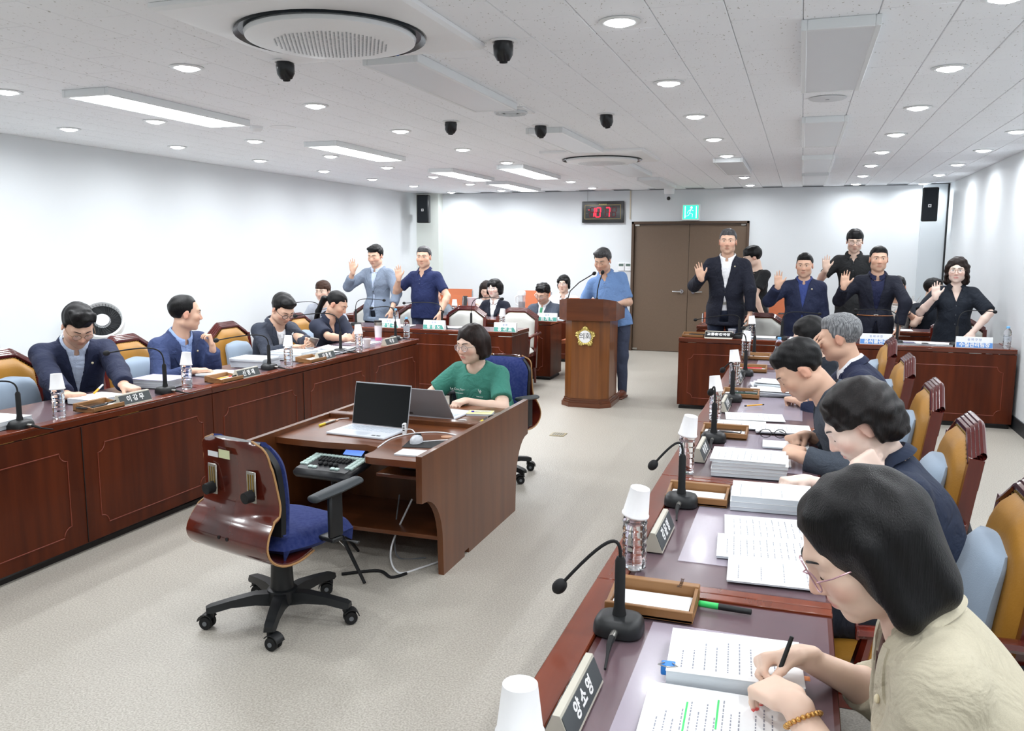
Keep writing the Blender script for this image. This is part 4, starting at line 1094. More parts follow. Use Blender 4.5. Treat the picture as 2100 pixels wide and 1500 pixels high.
    # ---------------- eyes, brows
    for q in (-1, 1):
        e = MB()
        Mh = Matrix([list(Rh[i]*hs)+[Hc[i]] for i in range(3)]+[[0, 0, 0, 1]])
        if eyes == 'open':
            e.ell((q*.031, .0795, .0035), (.0135, .0105, .0052), 14, 8, Mh); eo = e.build('eye', M_EYEW, root)
            MB().ell((q*.0305, .0865, .004), (.0058, .0042, .0050), 10, 6, Mh).build('iris', M_IRIS, eo)
            MB().tube([Mh @ Vector((q*(.0165+.0285*u), .0905-.012*abs(u*2-1)**2-.004*u, .0062+.004*math.sin(PI*u))) for u in np.linspace(0, 1, 7)], .0013, 5).build('eyelid_line', M_IRIS, eo)
        else:
            e.tube([Mh @ Vector((q*(.0165+.028*u), .0905-.010*abs(u*2-1)**2-.004*u, -.0015-.004*math.sin(PI*u))) for u in np.linspace(0, 1, 7)], .0017, 5); e.build('eyelash', M_IRIS, root)
        bw = MB(); bw.tube([Mh @ Vector((q*(.013+.037*u), .0945-.020*u**2+.001, .0245+.006*math.sin(PI*u*.8)-.003*u)) for u in np.linspace(0, 1, 8)], [.0026*(1-.55*u)+.0006 for u in np.linspace(0, 1, 8)], 6, flat=.9)
        bw.build('eyebrow', HAIRM['black'] if hc not in ('grey', 'greyd') else HAIRM['greyd'], root)
    # ---------------- hair
    if hair:
        h = SDF(); Hh = lambda c, r, k=.015, op='+', R=None: h.ell(hp(*c), A3(*r)*hs, Rh if R is None else Rh @ R, k, op)
        Bx = lambda c, hh, r=.01, k=.01, op='-', R=None: h.box(hp(*c), A3(*hh)*hs, r*hs, Rh if R is None else Rh @ R, k, op)
        if hair in ('short', 'flat', 'receding', 'bowl', 'spiky', 'swept', 'mid', 'bald'):
            g = {'short': .0, 'flat': .0, 'receding': .0, 'bowl': .006, 'spiky': .004, 'swept': .004, 'mid': .008, 'bald': -.004}[hair]
            Hh((0, -.016, .040), (.082+g, .101+g, .090+g))
            if hair != 'bald' and hair != 'receding': Hh((0, .030, .094), (.060, .046, .026+g*.8), .02)
            if hair == 'swept': Hh((.02, .050, .095), (.052, .034, .022), .015); Hh((-.03, .046, .088), (.04, .032, .02), .015)
            if hair == 'spiky':
                for q in range(12): h.cap(hp(-.055+.01*q, .02+.02*math.cos(q*2.1), .112), hp(-.062+.0105*q+.008*math.sin(q*1.7), .062+.014*math.cos(q*2.9), .092+.012*math.sin(q*3.3)), .016*hs, .007*hs, .012)
            nz = {'mid': -.085}.get(hair, -.062)
            fl = {'receding': .082, 'bald': .098, 'bowl': .034, 'swept': .058, 'spiky': .052, 'mid': .05, 'flat': .058}.get(hair, .058)
            Bx((0, .125, fl-.1), (.13, .076 if hair != 'mid' else .066, .09))               # face opening below the hairline
            if hair in ('receding', 'bald'): Hh((0, .10, .085), (.042, .045, .038) if hair == 'receding' else (.058, .075, .06), .012, '-')
            Bx((0, .02, nz-.09), (.2, .2, .08))                                            # nape
            if hair != 'mid':
                for q in (-1, 1): Bx((q*.085, .012, -.052), (.03, .03, .04), .012); Bx((q*.085, .055, -.03), (.04, .02, .055), .008)
            else:
                for q in (-1, 1): Hh((q*.078, -.01, -.02), (.016, .04, .055), .012); Hh((q*.058, .062, .045), (.026, .03, .04), .012)
        elif hair in ('bob', 'bobin', 'wavy', 'long', 'curlbob', 'straightbob'):
            ln = {'bob': -.095, 'bobin': -.085, 'wavy': -.135, 'long': -.24, 'curlbob': -.07, 'straightbob': -.125}[hair]
            Hh((0, -.018, .042), (.089, .106, .094))
            for q in (-1, 1):
                h.cap(hp(q*.066, .002, .03), hp(q*.076, -.002, ln+.035), .04*hs, .038*hs, .03); h.cap(hp(q*.052, -.055, .02), hp(q*.052, -.06, ln+.04), .052*hs, .046*hs, .03)
            h.cap(hp(0, -.07, .02), hp(0, -.07, ln+.035), .055*hs, .046*hs, .03)
            if hair == 'wavy':
                for q in range(14):
                    a = PI*(.05+.9*q/13)+PI; Hh((.088*math.cos(a), -.015+.07*math.sin(a), ln+.03+.012*math.sin(q*2.3)), (.024, .024, .034), .012)
                    Hh((.088*math.cos(a), -.015+.07*math.sin(a), ln+.085), (.022, .022, .03), .012)
            if hair == 'curlbob':
                for q in range(16):
                    a = PI*(.12+.76*q/15)+PI; Hh((.074*math.cos(a), -.02+.085*math.sin(a), ln+.02+.012*math.sin(q*2.7)), (.022, .022, .022), .008)
                    Hh((.078*math.cos(a), -.02+.088*math.sin(a), ln+.055+.01*math.sin(q*1.9)), (.024, .024, .024), .01)
            Hh((0, .012, .09), (.07, .05, .02), .03)
            if extras and 'curtain' in extras: h.cap(hp(.074, .040, .03), hp(.066, .074, -.085), .020*hs, .012*hs, .02)
            op_ = {'wavy': (.060, .09, .088), 'long': (.056, .085, .09), 'bob': (.058, .085, .09), 'bobin': (.056, .09, .082), 'curlbob': (.060, .085, .088), 'straightbob': (.060, .085, .098)}[hair]
            Hh((0, .105 if hair != 'straightbob' else .112, {'bobin': -.045, 'straightbob': -.018}.get(hair, -.03)), op_, .01, '-')
            Bx((0, .09, -.16), (.075, .06, .09), .02, .01)
            if hair == 'curlbob':
                for q in (-1, 1): Bx((q*.09, .03, -.045), (.035, .036, .05), .012); 
            if hair in ('bob', 'straightbob', 'bobin'): Bx((0, 0, ln-.09), (.2, .2, .08), .008, .006)
            if hair == 'bobin': Hh((-.03, .078, .055), (.045, .028, .035), .012, '+', rotm('y', .5)); Hh((.04, .07, .055), (.035, .028, .04), .012, '+', rotm('y', -.5)); Hh((.012, .105, .03), (.012, .03, .04), .008, '-')
        elif hair == 'pony':
            Hh((0, -.016, .038), (.080, .099, .086)); Bx((0, .125, -.045), (.13, .076, .09)); Bx((0, .02, -.15), (.2, .2, .08))
            for q in (-1, 1): Bx((q*.085, .012, -.052), (.03, .03, .04), .012)
            Hh((0, .115, .02), (.055, .05, .055), .01, '-')
            h.cap(hp(0, -.1, .0), hp(0, -.135, -.02), .02*hs, .026*hs, .015); h.cap(hp(0, -.135, -.02), hp(.0, -.13, -.16), .028*hs, .026*hs, .015); h.cap(hp(0, -.13, -.16), hp(0, -.10, -.31), .026*hs, .010*hs, .015)
        hv, hf = h.mesh(fine*.95); hv = ripple(hv, hf, .0016 if hair not in ('spiky', 'wavy', 'curlbob') else .0035, 130 if hair != 'wavy' else 90, seedn)
        np_mesh('hair', hv, hf, M_hair, root)
    # ---------------- clothes
    def garment(name, m, inf, sl, hem, neck, vneck=None, flare=0, loose=0, rip=.0025, vx=None, skirt=None):
        g = SDF()
        for sg in (1, -1):
            Sx, E, Wp = arm[sg][:3]; x = inf+loose
            g.cap(Sx, E, .047*s+x, .041*w+x, .03)
            if sl > 1:
                en = E+(Wp-E)*(sl-1); g.cap(E, en, .042*w+x, .034*s+x*1.0, .02); dr = unit(Wp-E)
            else: en = Sx+(E-Sx)*sl; dr = unit(E-Sx)
            up_ = unit(np.cross(dr, A3(.3, .5, .8))); Rb = np.stack([up_, np.cross(dr, up_), dr], 1)
            g.box(en+dr*.08, A3(.085, .085, .075), .004, Rb, .004, '-')
        NA = len(g.p)
        for sg in (1, -1): g.cap(N-sdv*.04*s, Ssh[sg]-sdv*.005, .05*s+inf, .042*s+inf, .03)
        g.cap(mid-sdv*TL*.2, Cc, (.125 if fem else .134)*w+inf, .138*w+inf, .04, (tf, .74)); g.ell(Cc, A3(.155, .105, .165)*w+inf, Rt, .04)
        g.ell(P, A3(.16, .112, .11)*w+inf, Rt, .05)
        if fat > 1.05 or bulk: g.ell(P+sdv*TL*.33+tf*(.035+bulk), A3(.14, .105, .16)*w+inf, Rt, .05)
        if fem:
            for q in (-1, 1): g.ell(Cc+tr*q*.066*s+tf*.072*s-sdv*.01, A3(.058, .05, .058)*s+inf*.8, Rt, .035)
        if hem:
            g.cap(P, P-sdv*hem, .155*w+inf+flare*.3, .158*w+inf+flare, .04, (tf, .78))
            g.box(P-sdv*(hem+.1), A3(.35, .35, .1), .004, Rt, .004, '-')
        else: g.box(P-A3(0, 0, .13), A3(.35, .35, .1), .004, I3, .004, '-')
        if neck: g.cap(N-sdv*.03+tf*.02, N+sdv*.1+tf*.01, nr+neck, nr+neck+.02, .006, None, '-')
        if vneck:
            zb, wv, y0 = vneck; g.wedge(N-sdv*zb*s, Rt, wv, y0, zb+.05)
        if skirt:
            zb, wv, hh = skirt; g.wedge(N-sdv*zb*s, Rt, wv, .03, hh, .006, -1)
        gT = SDF(); gT.p = [q for q in g.p[NA:]]; gT.field(max(vox*1.4, .009))
        v, f = g.mesh(vx or vox*(2.2 if name == 'shirt' else 1.75)); v = ripple(v, f, rip, 42, seedn+len(name))
        o = np_mesh(name, v, f, m, root)
        return gT, o
    def on_front(g, pts, off=.004):
        """pts: (x,z below N) in torso frame -> points on the garment front"""
        O = np.array([N+tr*x-sdv*z+tf*.32 for x, z in pts]); hit, ok = g.cast(O, -tf, .45)
        hit[~ok] = (O-tf*.2)[~ok]
        return hit+tf*off
    def patch(g, name, m, fn, nu, nv, off=.003, th=.004, parent=None):
        pts = [fn(i/nu, j/nv) for i in range(nu+1) for j in range(nv+1)]
        H_ = on_front(g, pts, off); mb = MB()
        mb.grid(lambda u, v_: H_[int(round(u*nu))*(nv+1)+int(round(v_*nv))], nu, nv, -th)
        return mb.build(name, m, parent or root, angle=60)
    def collar_ring(m, name='collar', h0=.004, fall=.034, tip=.062, gap=.3, r0=.003, spread=.018, g2=None, parent=None):
        mb = MB(); ax = unit(sdv*.75+unit(Hc-N)*.25); c0 = N+ax*.012; rr = np.stack([tr, np.cross(ax, tr), ax], 1)
        def fn(u, v_):
            a = -PI/2+PI+0; th = (gap+(2*PI-2*gap)*u)  # 0 = front
            x, y = math.sin(th), math.cos(th); fr_ = max(0, math.cos(th))
            r_ = nr*1.12+r0; zz = h0+.018*(1-fr_)-.03*fr_
            if v_ < .34: q = v_/.34; R_ = r_+.002*q; z = zz-.012+.012*q
            else:
                q = (v_-.34)/.66; R_ = r_+.006+(spread*.6+spread*.5*fr_)*q; z = zz-(fall+(tip-fall)*fr_**2)*q*.85
            return c0+rr @ A3(x*R_*1.06, y*R_+.008*fr_, z)
        mb.grid(lambda u, v_: fn(1-u, v_), 28, 6, .003); return mb.build(name, m, parent or root, angle=70)
    fabric = tc
    sl = sleeve
    g1 = None
    if top == 'jacket':
        innr = inner if inner is not None else cloth('white_shirt', (232, 236, 242))
        gs, so = garment('shirt', innr, .006, .7, 0, .006 if collar else .012, None, rip=.001)
        if collar: collar_ring(innr, gap=.18, parent=so, tip=.056, fall=.022, r0=.002, spread=.012)
        patch(gs, 'placket', innr, lambda u, v_: (-.012+.024*u, .06+.4*v_), 2, 14, .001, .003, so)
        if tie is not None:
            patch(gs, 'tie', tie, lambda u, v_: ((-1+2*u)*(.016 if v_ < .08 else .013+.03*v_), .05+.42*v_), 4, 18, .006, .008)
        g1, jo = garment('jacket', fabric, .019, 1.88 if sl is None else sl, .08 if sit else .17, .014, (vdrop, .20 if vdrop > .2 else .3, .035), flare=.01, rip=.003, skirt=(vdrop+.045, .16, .3) if not sit else None)
        collar_ring(fabric, 'jacket_collar', h0=-.008, fall=.04, tip=.03, gap=1.0, r0=.010, spread=.026, parent=jo)
        if lapel:
            lm = fabric
            for q in (-1, 1):
                def fn(u, v_, q=q):
                    z = vdrop*(1-v_)+.02; xe = (vdrop*(1-v_)*0+ (vdrop-z+.02)*.20)
                    wd = .012+.062*min(1, v_/.7) if v_ < .76 else (.05 if v_ < .8 else .046-.02*(v_-.8)/.2)
                    return (q*(xe-.004+wd*s*(u if q > 0 else 1-u)), z*s)
                patch(g1, 'lapel', lm, fn, 4, 22, .0045, .006, jo)
        if pin: 
            pt = on_front(g1, [(-.085*s, .10*s)], .007)[0]; MB().ell(tuple(pt), (.008, .005, .008), 10, 6).build('lapel_pin', mat('pin_white_gold', srgb(236, 224, 190), .3), jo)
        bt = on_front(g1, [(0, (vdrop+.03)*s)], .002)[0]; MB().ell(tuple(bt), (.0075, .004, .0075), 8, 5).build('button', M_BLACK, jo)
    elif top in ('polo', 'shirt', 'blouse', 'tee'):
        ln = {'polo': .72, 'shirt': .78, 'blouse': .92, 'tee': .7}[top] if sl is None else sl
        hem = .10 if top != 'blouse' else .12
        if hemz is not None: hem = hemz
        lo = {'polo': .004, 'shirt': .012, 'blouse': .016, 'tee': .010}[top]
        g1, jo = garment('top', fabric, .011, ln, hem, .006 if top in ('polo', 'shirt', 'blouse') else .016, (.10, .42, .02) if top in ('polo', 'shirt') else ((.17, .30, .02) if top == 'blouse' else None), flare=.012 if top != 'blouse' else .03, loose=lo, rip=.003)
        if top in ('polo', 'shirt', 'blouse') and collar: collar_ring(fabric, gap=.45 if top != 'blouse' else .6, tip=.062, spread=.026, parent=jo)
        if top in ('shirt', 'polo', 'blouse'):
            z1 = .19 if top == 'polo' else .5
            patch(g1, 'placket', fabric, lambda u, v_: (-.014+.028*u, .085+(z1-.085)*v_), 2, 14, .001, .002, jo)
            for q in range(2 if top == 'polo' else 4):
                pt = on_front(g1, [(0, .11+(.05 if top == 'polo' else .09)*q)], .003)[0]; MB().ell(tuple(pt), (.005, .003, .005), 8, 4).build('button', M_GRAYP, jo)
        if tie is not None: patch(g1, 'tie', tie, lambda u, v_: ((-1+2*u)*(.018 if v_ < .08 else .013+.03*v_), .045+.42*v_), 4, 18, .006, .008)
        if top == 'tee':
            mb = MB(); ax = sdv; c0 = N-sdv*.012+tf*.012
            ring = [c0+tr*math.cos(a)*(nr+.021)+tf*math.sin(a)*(nr+.023)-sdv*(.014+.03*max(0, math.sin(a))) for a in np.linspace(0, 2*PI, 29)]
            mb.tube(ring, .008, 6, False, .9); mb.build('neckband', fabric, jo)
    # ---------------- trousers
    if legs and pants is not None:
        g = SDF(); hipw = .088*w
        g.ell(P-A3(0, 0, .01), A3(.158, .115, .12)*w, I3, .04)
        for sg in (1, -1):
            hip = P+A3(sg*hipw, 0, -.03)
            if sit: kn = A3(sg*.13, .43, .50); an = A3(sg*.13, .40, .09)
            else: kn = A3(sg*.10, .02, P[2]*.53); an = A3(sg*.11, .0, .07)
            g.cap(hip, kn, .088*w, .064*w, .03); g.cap(kn, an, .062*w, .05*s, .03)
        v, f = g.mesh(vox*2.4); po = np_mesh('trousers', ripple(v, f, .003, 30, seedn), f, pants, root)
        sh = MB()
        for sg in (1, -1):
            y0 = .40 if sit else 0.
            M_ = Matrix.Translation((sg*(.13 if sit else .115), y0+.055, 0)); mbx = MB()
            mbx.ell((0, 0, .045), (.046, .135, .05), 16, 8, M_); mbx.box((0, -.005, .012), (.085, .255, .022), .01, M_)
            mbx.build('shoe', (extras or {}).get('shoe', mat('black_shoe', srgb(28, 26, 26), .35)), root)
        if belt is not None:
            bz = P+sdv*.075
            mb = MB(); mb.tube([bz+tr*math.cos(a)*(.156*w+.004)+tf*math.sin(a)*(.110*w+.010) for a in np.linspace(0, 2*PI, 33)], .017, 6, False, .3); mb.build('belt', belt, root)
            MB().box(tuple(bz+tf*(.110*w+.017)), (.045, .006, .032), .003).build('buckle', M_STEEL, root)
    # ---------------- glasses, watch
    if glasses:
        Mh = Matrix([list(Rh[i]*hs)+[Hc[i]] for i in range(3)]+[[0, 0, 0, 1]]); gm = glasses; mb = MB()
        for q in (-1, 1):
            mb.tube([Mh @ Vector((q*.0325+.0235*math.cos(a), .1025-.006*abs(math.cos(a))*(1 if q*math.cos(a) > 0 else 0), -.002+.0195*math.sin(a))) for a in np.linspace(0, 2*PI, 21)], .0014 if gm != 'thick' else .0022, 6, False)
            mb.tube([Mh @ Vector((q*.0555, .099, .004)), Mh @ Vector((q*.072, .075, .006)), Mh @ Vector((q*.081, .0, .006)), Mh @ Vector((q*.083, -.02, -.008))], .0013 if gm != 'thick' else .0022, 5)
        mb.tube([Mh @ Vector((-.0095, .1035, .003)), Mh @ Vector((0, .109, .006)), Mh @ Vector((.0095, .1035, .003))], .0014, 5)
        col_ = {'thick': M_BLACK, 'gold': mat('gold_wire', srgb(150, 120, 90), .3, metal=.8), 'silver': mat('silver_wire', srgb(170, 172, 178), .25, metal=.8), 'thin': M_BLACK, 'pink': mat('rose_wire', srgb(190, 150, 160), .3, metal=.6)}[gm]
        go = mb.build('glasses', col_, root)
        ml = MB()
        for q in (-1, 1): ml.lathe([(0, 0), (.0225, 0)], 18, Mh @ Matrix.Translation((q*.0325, .1015, -.002)) @ Matrix.Rotation(PI/2, 4, 'X'))
        ml.build('lens', mat('spectacle_lens', (.95, .96, 1, 1), .02, alpha=.12, spec=.6), go)
    if watch is not None:
        sg, wm = watch; E, Wp = arm[sg][1], arm[sg][2]; dr = unit(Wp-E); c = Wp-dr*.022; u_ = unit(np.cross(dr, A3(.2, .3, 1))); w_ = np.cross(dr, u_)
        nn = unit(np.asarray(arm[sg][4])); mb = MB(); mb.tube([c+u_*math.cos(a)*.032+w_*math.sin(a)*.030 for a in np.linspace(0, 2*PI, 21)], .010, 6, False, .35); wo = mb.build('watch', wm, root)
        bk = c-nn*.026; MB().tube([bk, bk-nn*.010], .017, 14).build('watch_case', wm, wo)
    root['_j'] = 0; del root['_j']
    return dict(root=root, N=N, sdv=sdv, tr=tr, tf=tf, g=g1, patch=patch, on_front=on_front, arm=arm, hp=hp, Rh=Rh, Hc=Hc, loc=loc, P=P, Rw=Rw, base=base, jo=locals().get('jo'))
# ------------------------------------------------------------------ the people in the room
C_NAVY = cloth('dark_navy_suit', (20, 24, 40)); C_NAVY2 = cloth('navy_suit', (28, 36, 64)); C_BLUE = cloth('mid_blue_suit', (50, 64, 104)); C_GREY = cloth('blue_grey_linen', (132, 146, 166), noise=.15, ns=260)
C_CHAR = cloth('charcoal_slate_jacket', (54, 60, 74)); C_TWEED = cloth('grey_tweed', (72, 80, 92), noise=.35, ns=420, bump=.3); C_BEIGE = cloth('beige_linen', (196, 188, 166), noise=.06, ns=300)
C_PALE = cloth('pale_blue_shirt', (196, 210, 234)); C_SKYS = cloth('light_blue_shirt', (150, 176, 226)); C_WHITE = cloth('white_shirt', (238, 240, 244)); C_BLACKS = cloth('black_shirt', (30, 32, 34))
C_INK = cloth('ink_blue_shirt', (24, 30, 64)); C_DENIM = cloth('deep_blue_shirt', (52, 68, 128)); C_POLO = cloth('navy_polo', (26, 38, 82)); C_SKY = cloth('sky_blue_polo', (112, 146, 196)); C_GREEN = cloth('green_tee', (66, 138, 122))
C_STRIPE = mat('cloth_navy_pinstripe', srgb(36, 42, 62), .85, col2=srgb(30, 36, 54), nscale=60, stretch=(6, 6, .02), bump=.1, bscale=400); C_LGREY = cloth('light_grey_tee', (190, 196, 208)); C_TEAL = cloth('dark_navy_blouse', (20, 28, 40))
C_BROWN = cloth('brown_inner_top', (92, 66, 60)); C_PANTN = cloth('dark_trousers', (32, 36, 48)); C_PANTG = cloth('slate_trousers', (66, 74, 96)); C_PANTB = cloth('taupe_trousers', (110, 106, 98)); C_DGREY = cloth('dark_grey_suit', (66, 74, 88))
DOWN = (0, 0, -1)
def HD(w, t, z, n=DOWN, pose='relax', zt=None, **k):
    p = pz(*w, z); q = pz(*t, zt if zt else z)
    return dict(p=p, f=tuple(q-p), n=n, pose=pose, **k)
def UPH(w, Y, tilt=-.12, **k):
    return dict(p=py(*w, Y), f=(tilt, .05, 1), n=(.1, -1, .05), pose='open', pole=(.75, -.25, -1), **k)
# ---- left row
person('man in navy jacket with round wire glasses reading at the left', pxx(160, 668, -4.24), -34, hpitch=38, hyaw=6, sit=True, back=.36, sw=.185, top='jacket', tc=C_NAVY2, inner=C_PALE, pants=C_PANTN, hair='spiky', glasses='gold', eyes='down', vox=.0062,
       rh=HD((138, 812), (205, 806), .775, pose='cup', zt=.765), lh=HD((256, 792), (296, 806), .80, pose='relax', zt=.77), pin=True, fat=1.08, legs=True)
person('man in blue suit resting his chin on his hand, looking away', pxx(380, 643, -4.26), -12, hyaw=62, hpitch=4, sit=True, back=.22, top='jacket', tc=C_BLUE, inner=C_SKYS, pants=C_PANTN, hair='receding', hc='black', vox=.0062, skin='t', pin=True, fat=1.1,
       rh=HD((398, 761), (450, 757), .765, pose='flat'), lh=dict(p=pxx(436, 712, -4.06), f=(-.25, .0, 1), n=(-.6, -.5, .1), pose='curl', pole=(-.3, -.3, -1)))
person('man in slate jacket and black glasses looking at his phone', pxx(580, 634, -4.24), -18, hpitch=36, hyaw=-4, sit=True, back=.24, top='jacket', tc=C_CHAR, inner=C_WHITE, collar=False, pants=C_PANTN, hair='swept', glasses='thick', eyes='down', vox=.0064, pin=True, fat=1.04,
       rh=HD((606, 712), (644, 708), .80, pose='cup', zt=.83), lh=HD((632, 703), (652, 708), .84, n=(.2, -1, -.2), pose='cup', zt=.84))
person('woman with black ponytail in pinstripe navy short sleeves', pxx(691, 624, -4.24), -20, hpitch=30, hyaw=28, sit=True, back=.18, top='blouse', tc=C_STRIPE, pants=C_PANTN, hair='pony', fem=True, skin='t', eyes='down', vox=.0064, sleeve=.85,
       rh=HD((706, 695), (732, 688), .80, n=(.2, 1, 0), pose='relax', zt=.82), lh=HD((726, 690), (738, 684), .80, n=(-.2, -1, 0), pose='relax', zt=.83))
# ---- behind the left witness desk
person('seated young man in pale grey T-shirt against the left wall', py(662, 598, 9.35), -78, hyaw=-8, hpitch=6, sit=True, back=.1, top='tee', tc=C_LGREY, pants=C_PANTN, hair='bowl', hc='brown', vox=.0078, skin='f')
person('standing man in blue grey linen blazer with raised right hand', py(770, 525, 9.3), -92, hpitch=14, sit=False, back=.03, top='jacket', tc=C_GREY, inner=C_PALE, pants=C_PANTN, hair='swept', eyes='down', vox=.0075, vdrop=.27, sleeve=1.62,
       rh=UPH((724, 557), 9.08), lh=dict(p=py(803, 637, 9.1), f=(-.02, -.25, -1), n=(-1, .2, 0), pose='relax', pole=(-.8, -.8, 0)), watch=(-1, M_STEEL))
person('standing grey haired man in navy polo with raised right hand', py(869, 528, 9.3), -96, hyaw=14, hpitch=2, back=.03, top='polo', tc=C_POLO, pants=C_PANTG, hair='short', hc='greyd', vox=.0075, skin='t', fat=1.08,
       rh=UPH((818, 571), 9.08), lh=dict(p=py(903, 643, 9.1), f=(-.08, -.3, -1), n=(-1, .2, 0), pose='relax', pole=(-.8, -.8, 0)), watch=(-1, M_BLACK))
# ---- second and third rows on the left
person('young woman in black suit with a black bob', py(1014, 592, 10.7), -94, hyaw=-4, sit=True, back=.04, top='jacket', tc=C_NAVY, inner=C_WHITE, pants=C_PANTN, hair='bobin', fem=True, skin='l', glasses='silver', vox=.008, vdrop=.3)
person('man in dark grey suit and green tie writing', py(1113, 602, 10.62), -96, hpitch=26, hroll=-10, hyaw=-8, sit=True, back=.12, top='jacket', tc=C_DGREY, inner=C_WHITE, pants=C_PANTN, hair='spiky', glasses='silver', eyes='down', vox=.0078, fat=1.12, tie=cloth('green_tie', (40, 140, 96), .5),
       rh=dict(p=(-3.36, 10.28, .77), f=(-.2, -.9, -.05), n=DOWN, pose='pen'), lh=dict(p=(-3.2, 10.25, .77), f=(-.9, -.2, 0), n=DOWN, pose='relax'), watch=(-1, M_BLACK))
person('woman with long brown hair in white, bent over at the back', py(997, 594, 12.35), -88, hpitch=30, hyaw=8, hroll=-8, sit=True, back=.1, top='tee', tc=C_WHITE, pants=C_PANTN, hair='long', hc='dbrown', fem=True, skin='f', eyes='down', vox=.0085, rh=dict(p=(-4.72, 12.0, .8), f=(.6, -.6, -.1), n=DOWN, pose='relax'))
person('young man in white shirt and dark tie at the back wall', py(1156, 583, 12.35), -88, hyaw=-2, sit=True, back=.04, top='shirt', tc=C_WHITE, pants=C_PANTN, hair='mid', hc='black', glasses='silver', skin='f', vox=.008, tie=cloth('dark_tie', (52, 30, 40), .5))
person('seated person in grey T-shirt half hidden behind the navy polo', py(893, 602, 10.9), -80, hpitch=20, sit=True, back=.04, top='tee', tc=cloth('steel_grey_tee', (128, 138, 148)), pants=C_PANTN, hair='short', vox=.0095, eyes='down')
# ---- podium speaker
person('grey haired man in sky blue polo speaking at the podium', py(1236, 535, 8.98), -94, hpitch=20, hyaw=-6, back=.05, top='polo', tc=C_SKY, pants=C_PANTG, hair='swept', hc='greyd', skin='t', eyes='down', vox=.007, fat=1.06, sleeve=.85, side=-.13,
       rh=dict(p=(-2.25, 8.76, 1.05), f=(.3, -.9, .1), n=DOWN, pose='relax', pole=(.5, -.6, -1)), lh=dict(p=(-1.83, 8.76, 1.05), f=(-.3, -.9, .1), n=DOWN, pose='relax', pole=(-.5, -.6, -1)), extras={'shoe': mat('brown_shoe', srgb(104, 54, 36), .4)})
# ---- standing officials on the right
person('tall grey haired man in navy suit and white shirt, hand raised', py(1493, 496, 9.36), -90, back=.02, top='jacket', tc=C_NAVY, inner=C_WHITE, pants=cloth('dark_navy_trousers', (34, 42, 62)), hair='flat', hc='greyd', vox=.0075, vdrop=.34, pin=True, fat=1.1, s=1.04, belt=M_BLACK,
       rh=UPH((1438, 570), 9.1, -.3), lh=dict(p=py(1538, 645, 9.25), f=(.0, -.15, -1), n=(-1, .3, 0), pose='relax', pole=(-.6, .8, 0)))
person('young man in black T-shirt standing behind the tall man', py(1543, 528, 10.75), -142, hpitch=20, hyaw=-25, back=.04, side=-.04, top='tee', tc=C_BLACKS, pants=C_PANTN, hair='bowl', vox=.0085, skin='f', lh=dict(p=py(1563, 645, 10.55), f=(.15, -.3, -.9), n=(0, .5, -.6), pose='flat', pole=(0, 1, 0)))
person('man in navy suit with blue open collar shirt, hand raised', py(1650, 545, 9.36), -91, hyaw=-6, hpitch=4, back=.02, top='jacket', tc=C_NAVY2, inner=C_DENIM, pants=C_PANTN, hair='flat', vox=.0075, vdrop=.32, pin=True, fat=1.1, s=.97, skin='t',
       rh=UPH((1596, 586), 9.1, -.05))
person('tall young man in black short sleeved shirt and glasses, hand raised', py(1753, 495, 10.78), -92, hpitch=12, hyaw=2, back=.02, top='shirt', tc=C_BLACKS, pants=C_PANTB, hair='bowl', glasses='thin', eyes='down', skin='f', vox=.0078, s=1.03, hemz=.14,
       rh=UPH((1694, 552), 10.55, -.05))
person('young man in navy blazer with tan belt, hand raised', py(1802, 532, 9.36), -90, hyaw=2, back=.02, top='jacket', tc=C_NAVY, inner=C_INK, pants=C_NAVY, hair='short', vox=.0075, vdrop=.40, skin='t', belt=cloth('tan_leather_belt', (176, 112, 66), .5, 0),
       rh=UPH((1731, 587), 9.15, .05), lh=dict(p=py(1842, 672, 9.2), f=(-.05, -.3, -1), n=(-1, .3, 0), pose='relax', pole=(-.6, .8, 0)), watch=(-1, M_STEEL))
person('woman with wavy brown hair in dark navy blouse, hand raised', py(1963, 555, 9.36), -92, hyaw=-10, hpitch=2, back=.02, top='blouse', tc=C_TEAL, pants=C_PANTB, hair='wavy', hc='dbrown', fem=True, skin='l', glasses='gold', vox=.0075, fat=1.08, hemz=.16, sleeve=.95,
       rh=UPH((1919, 608), 9.15, -.06), lh=dict(p=py(1993, 684, 9.15), f=(-.25, -.5, -.7), n=(-.3, .4, -.8), pose='relax', pole=(-.9, .4, 0)))
person('seated person with dark hair and watch behind the man with tan belt', py(1841, 590, 11.0), -100, hpitch=16, sit=True, back=.06, top='tee', tc=cloth('white_patterned_top', (222, 220, 216), noise=.3, ns=60), pants=C_PANTN, hair='short', vox=.0095, eyes='down',
       lh=dict(p=py(1860, 640, 10.62), f=(-.8, -.4, .3), n=DOWN, pose='relax'), watch=(-1, M_BLACK))
person('seated young man in black T-shirt leaning head on hand by the grey panel', py(1915, 594, 10.98), -62, hyaw=35, hpitch=6, sit=True, back=.06, side=.03, top='tee', tc=C_TEAL, pants=C_PANTN, hair='short', vox=.0085, skin='f',
       rh=dict(p=py(1903, 628, 10.72), f=(.1, .3, 1), n=(.6, .7, 0), pose='cup', pole=(.6, -.3, -1)))
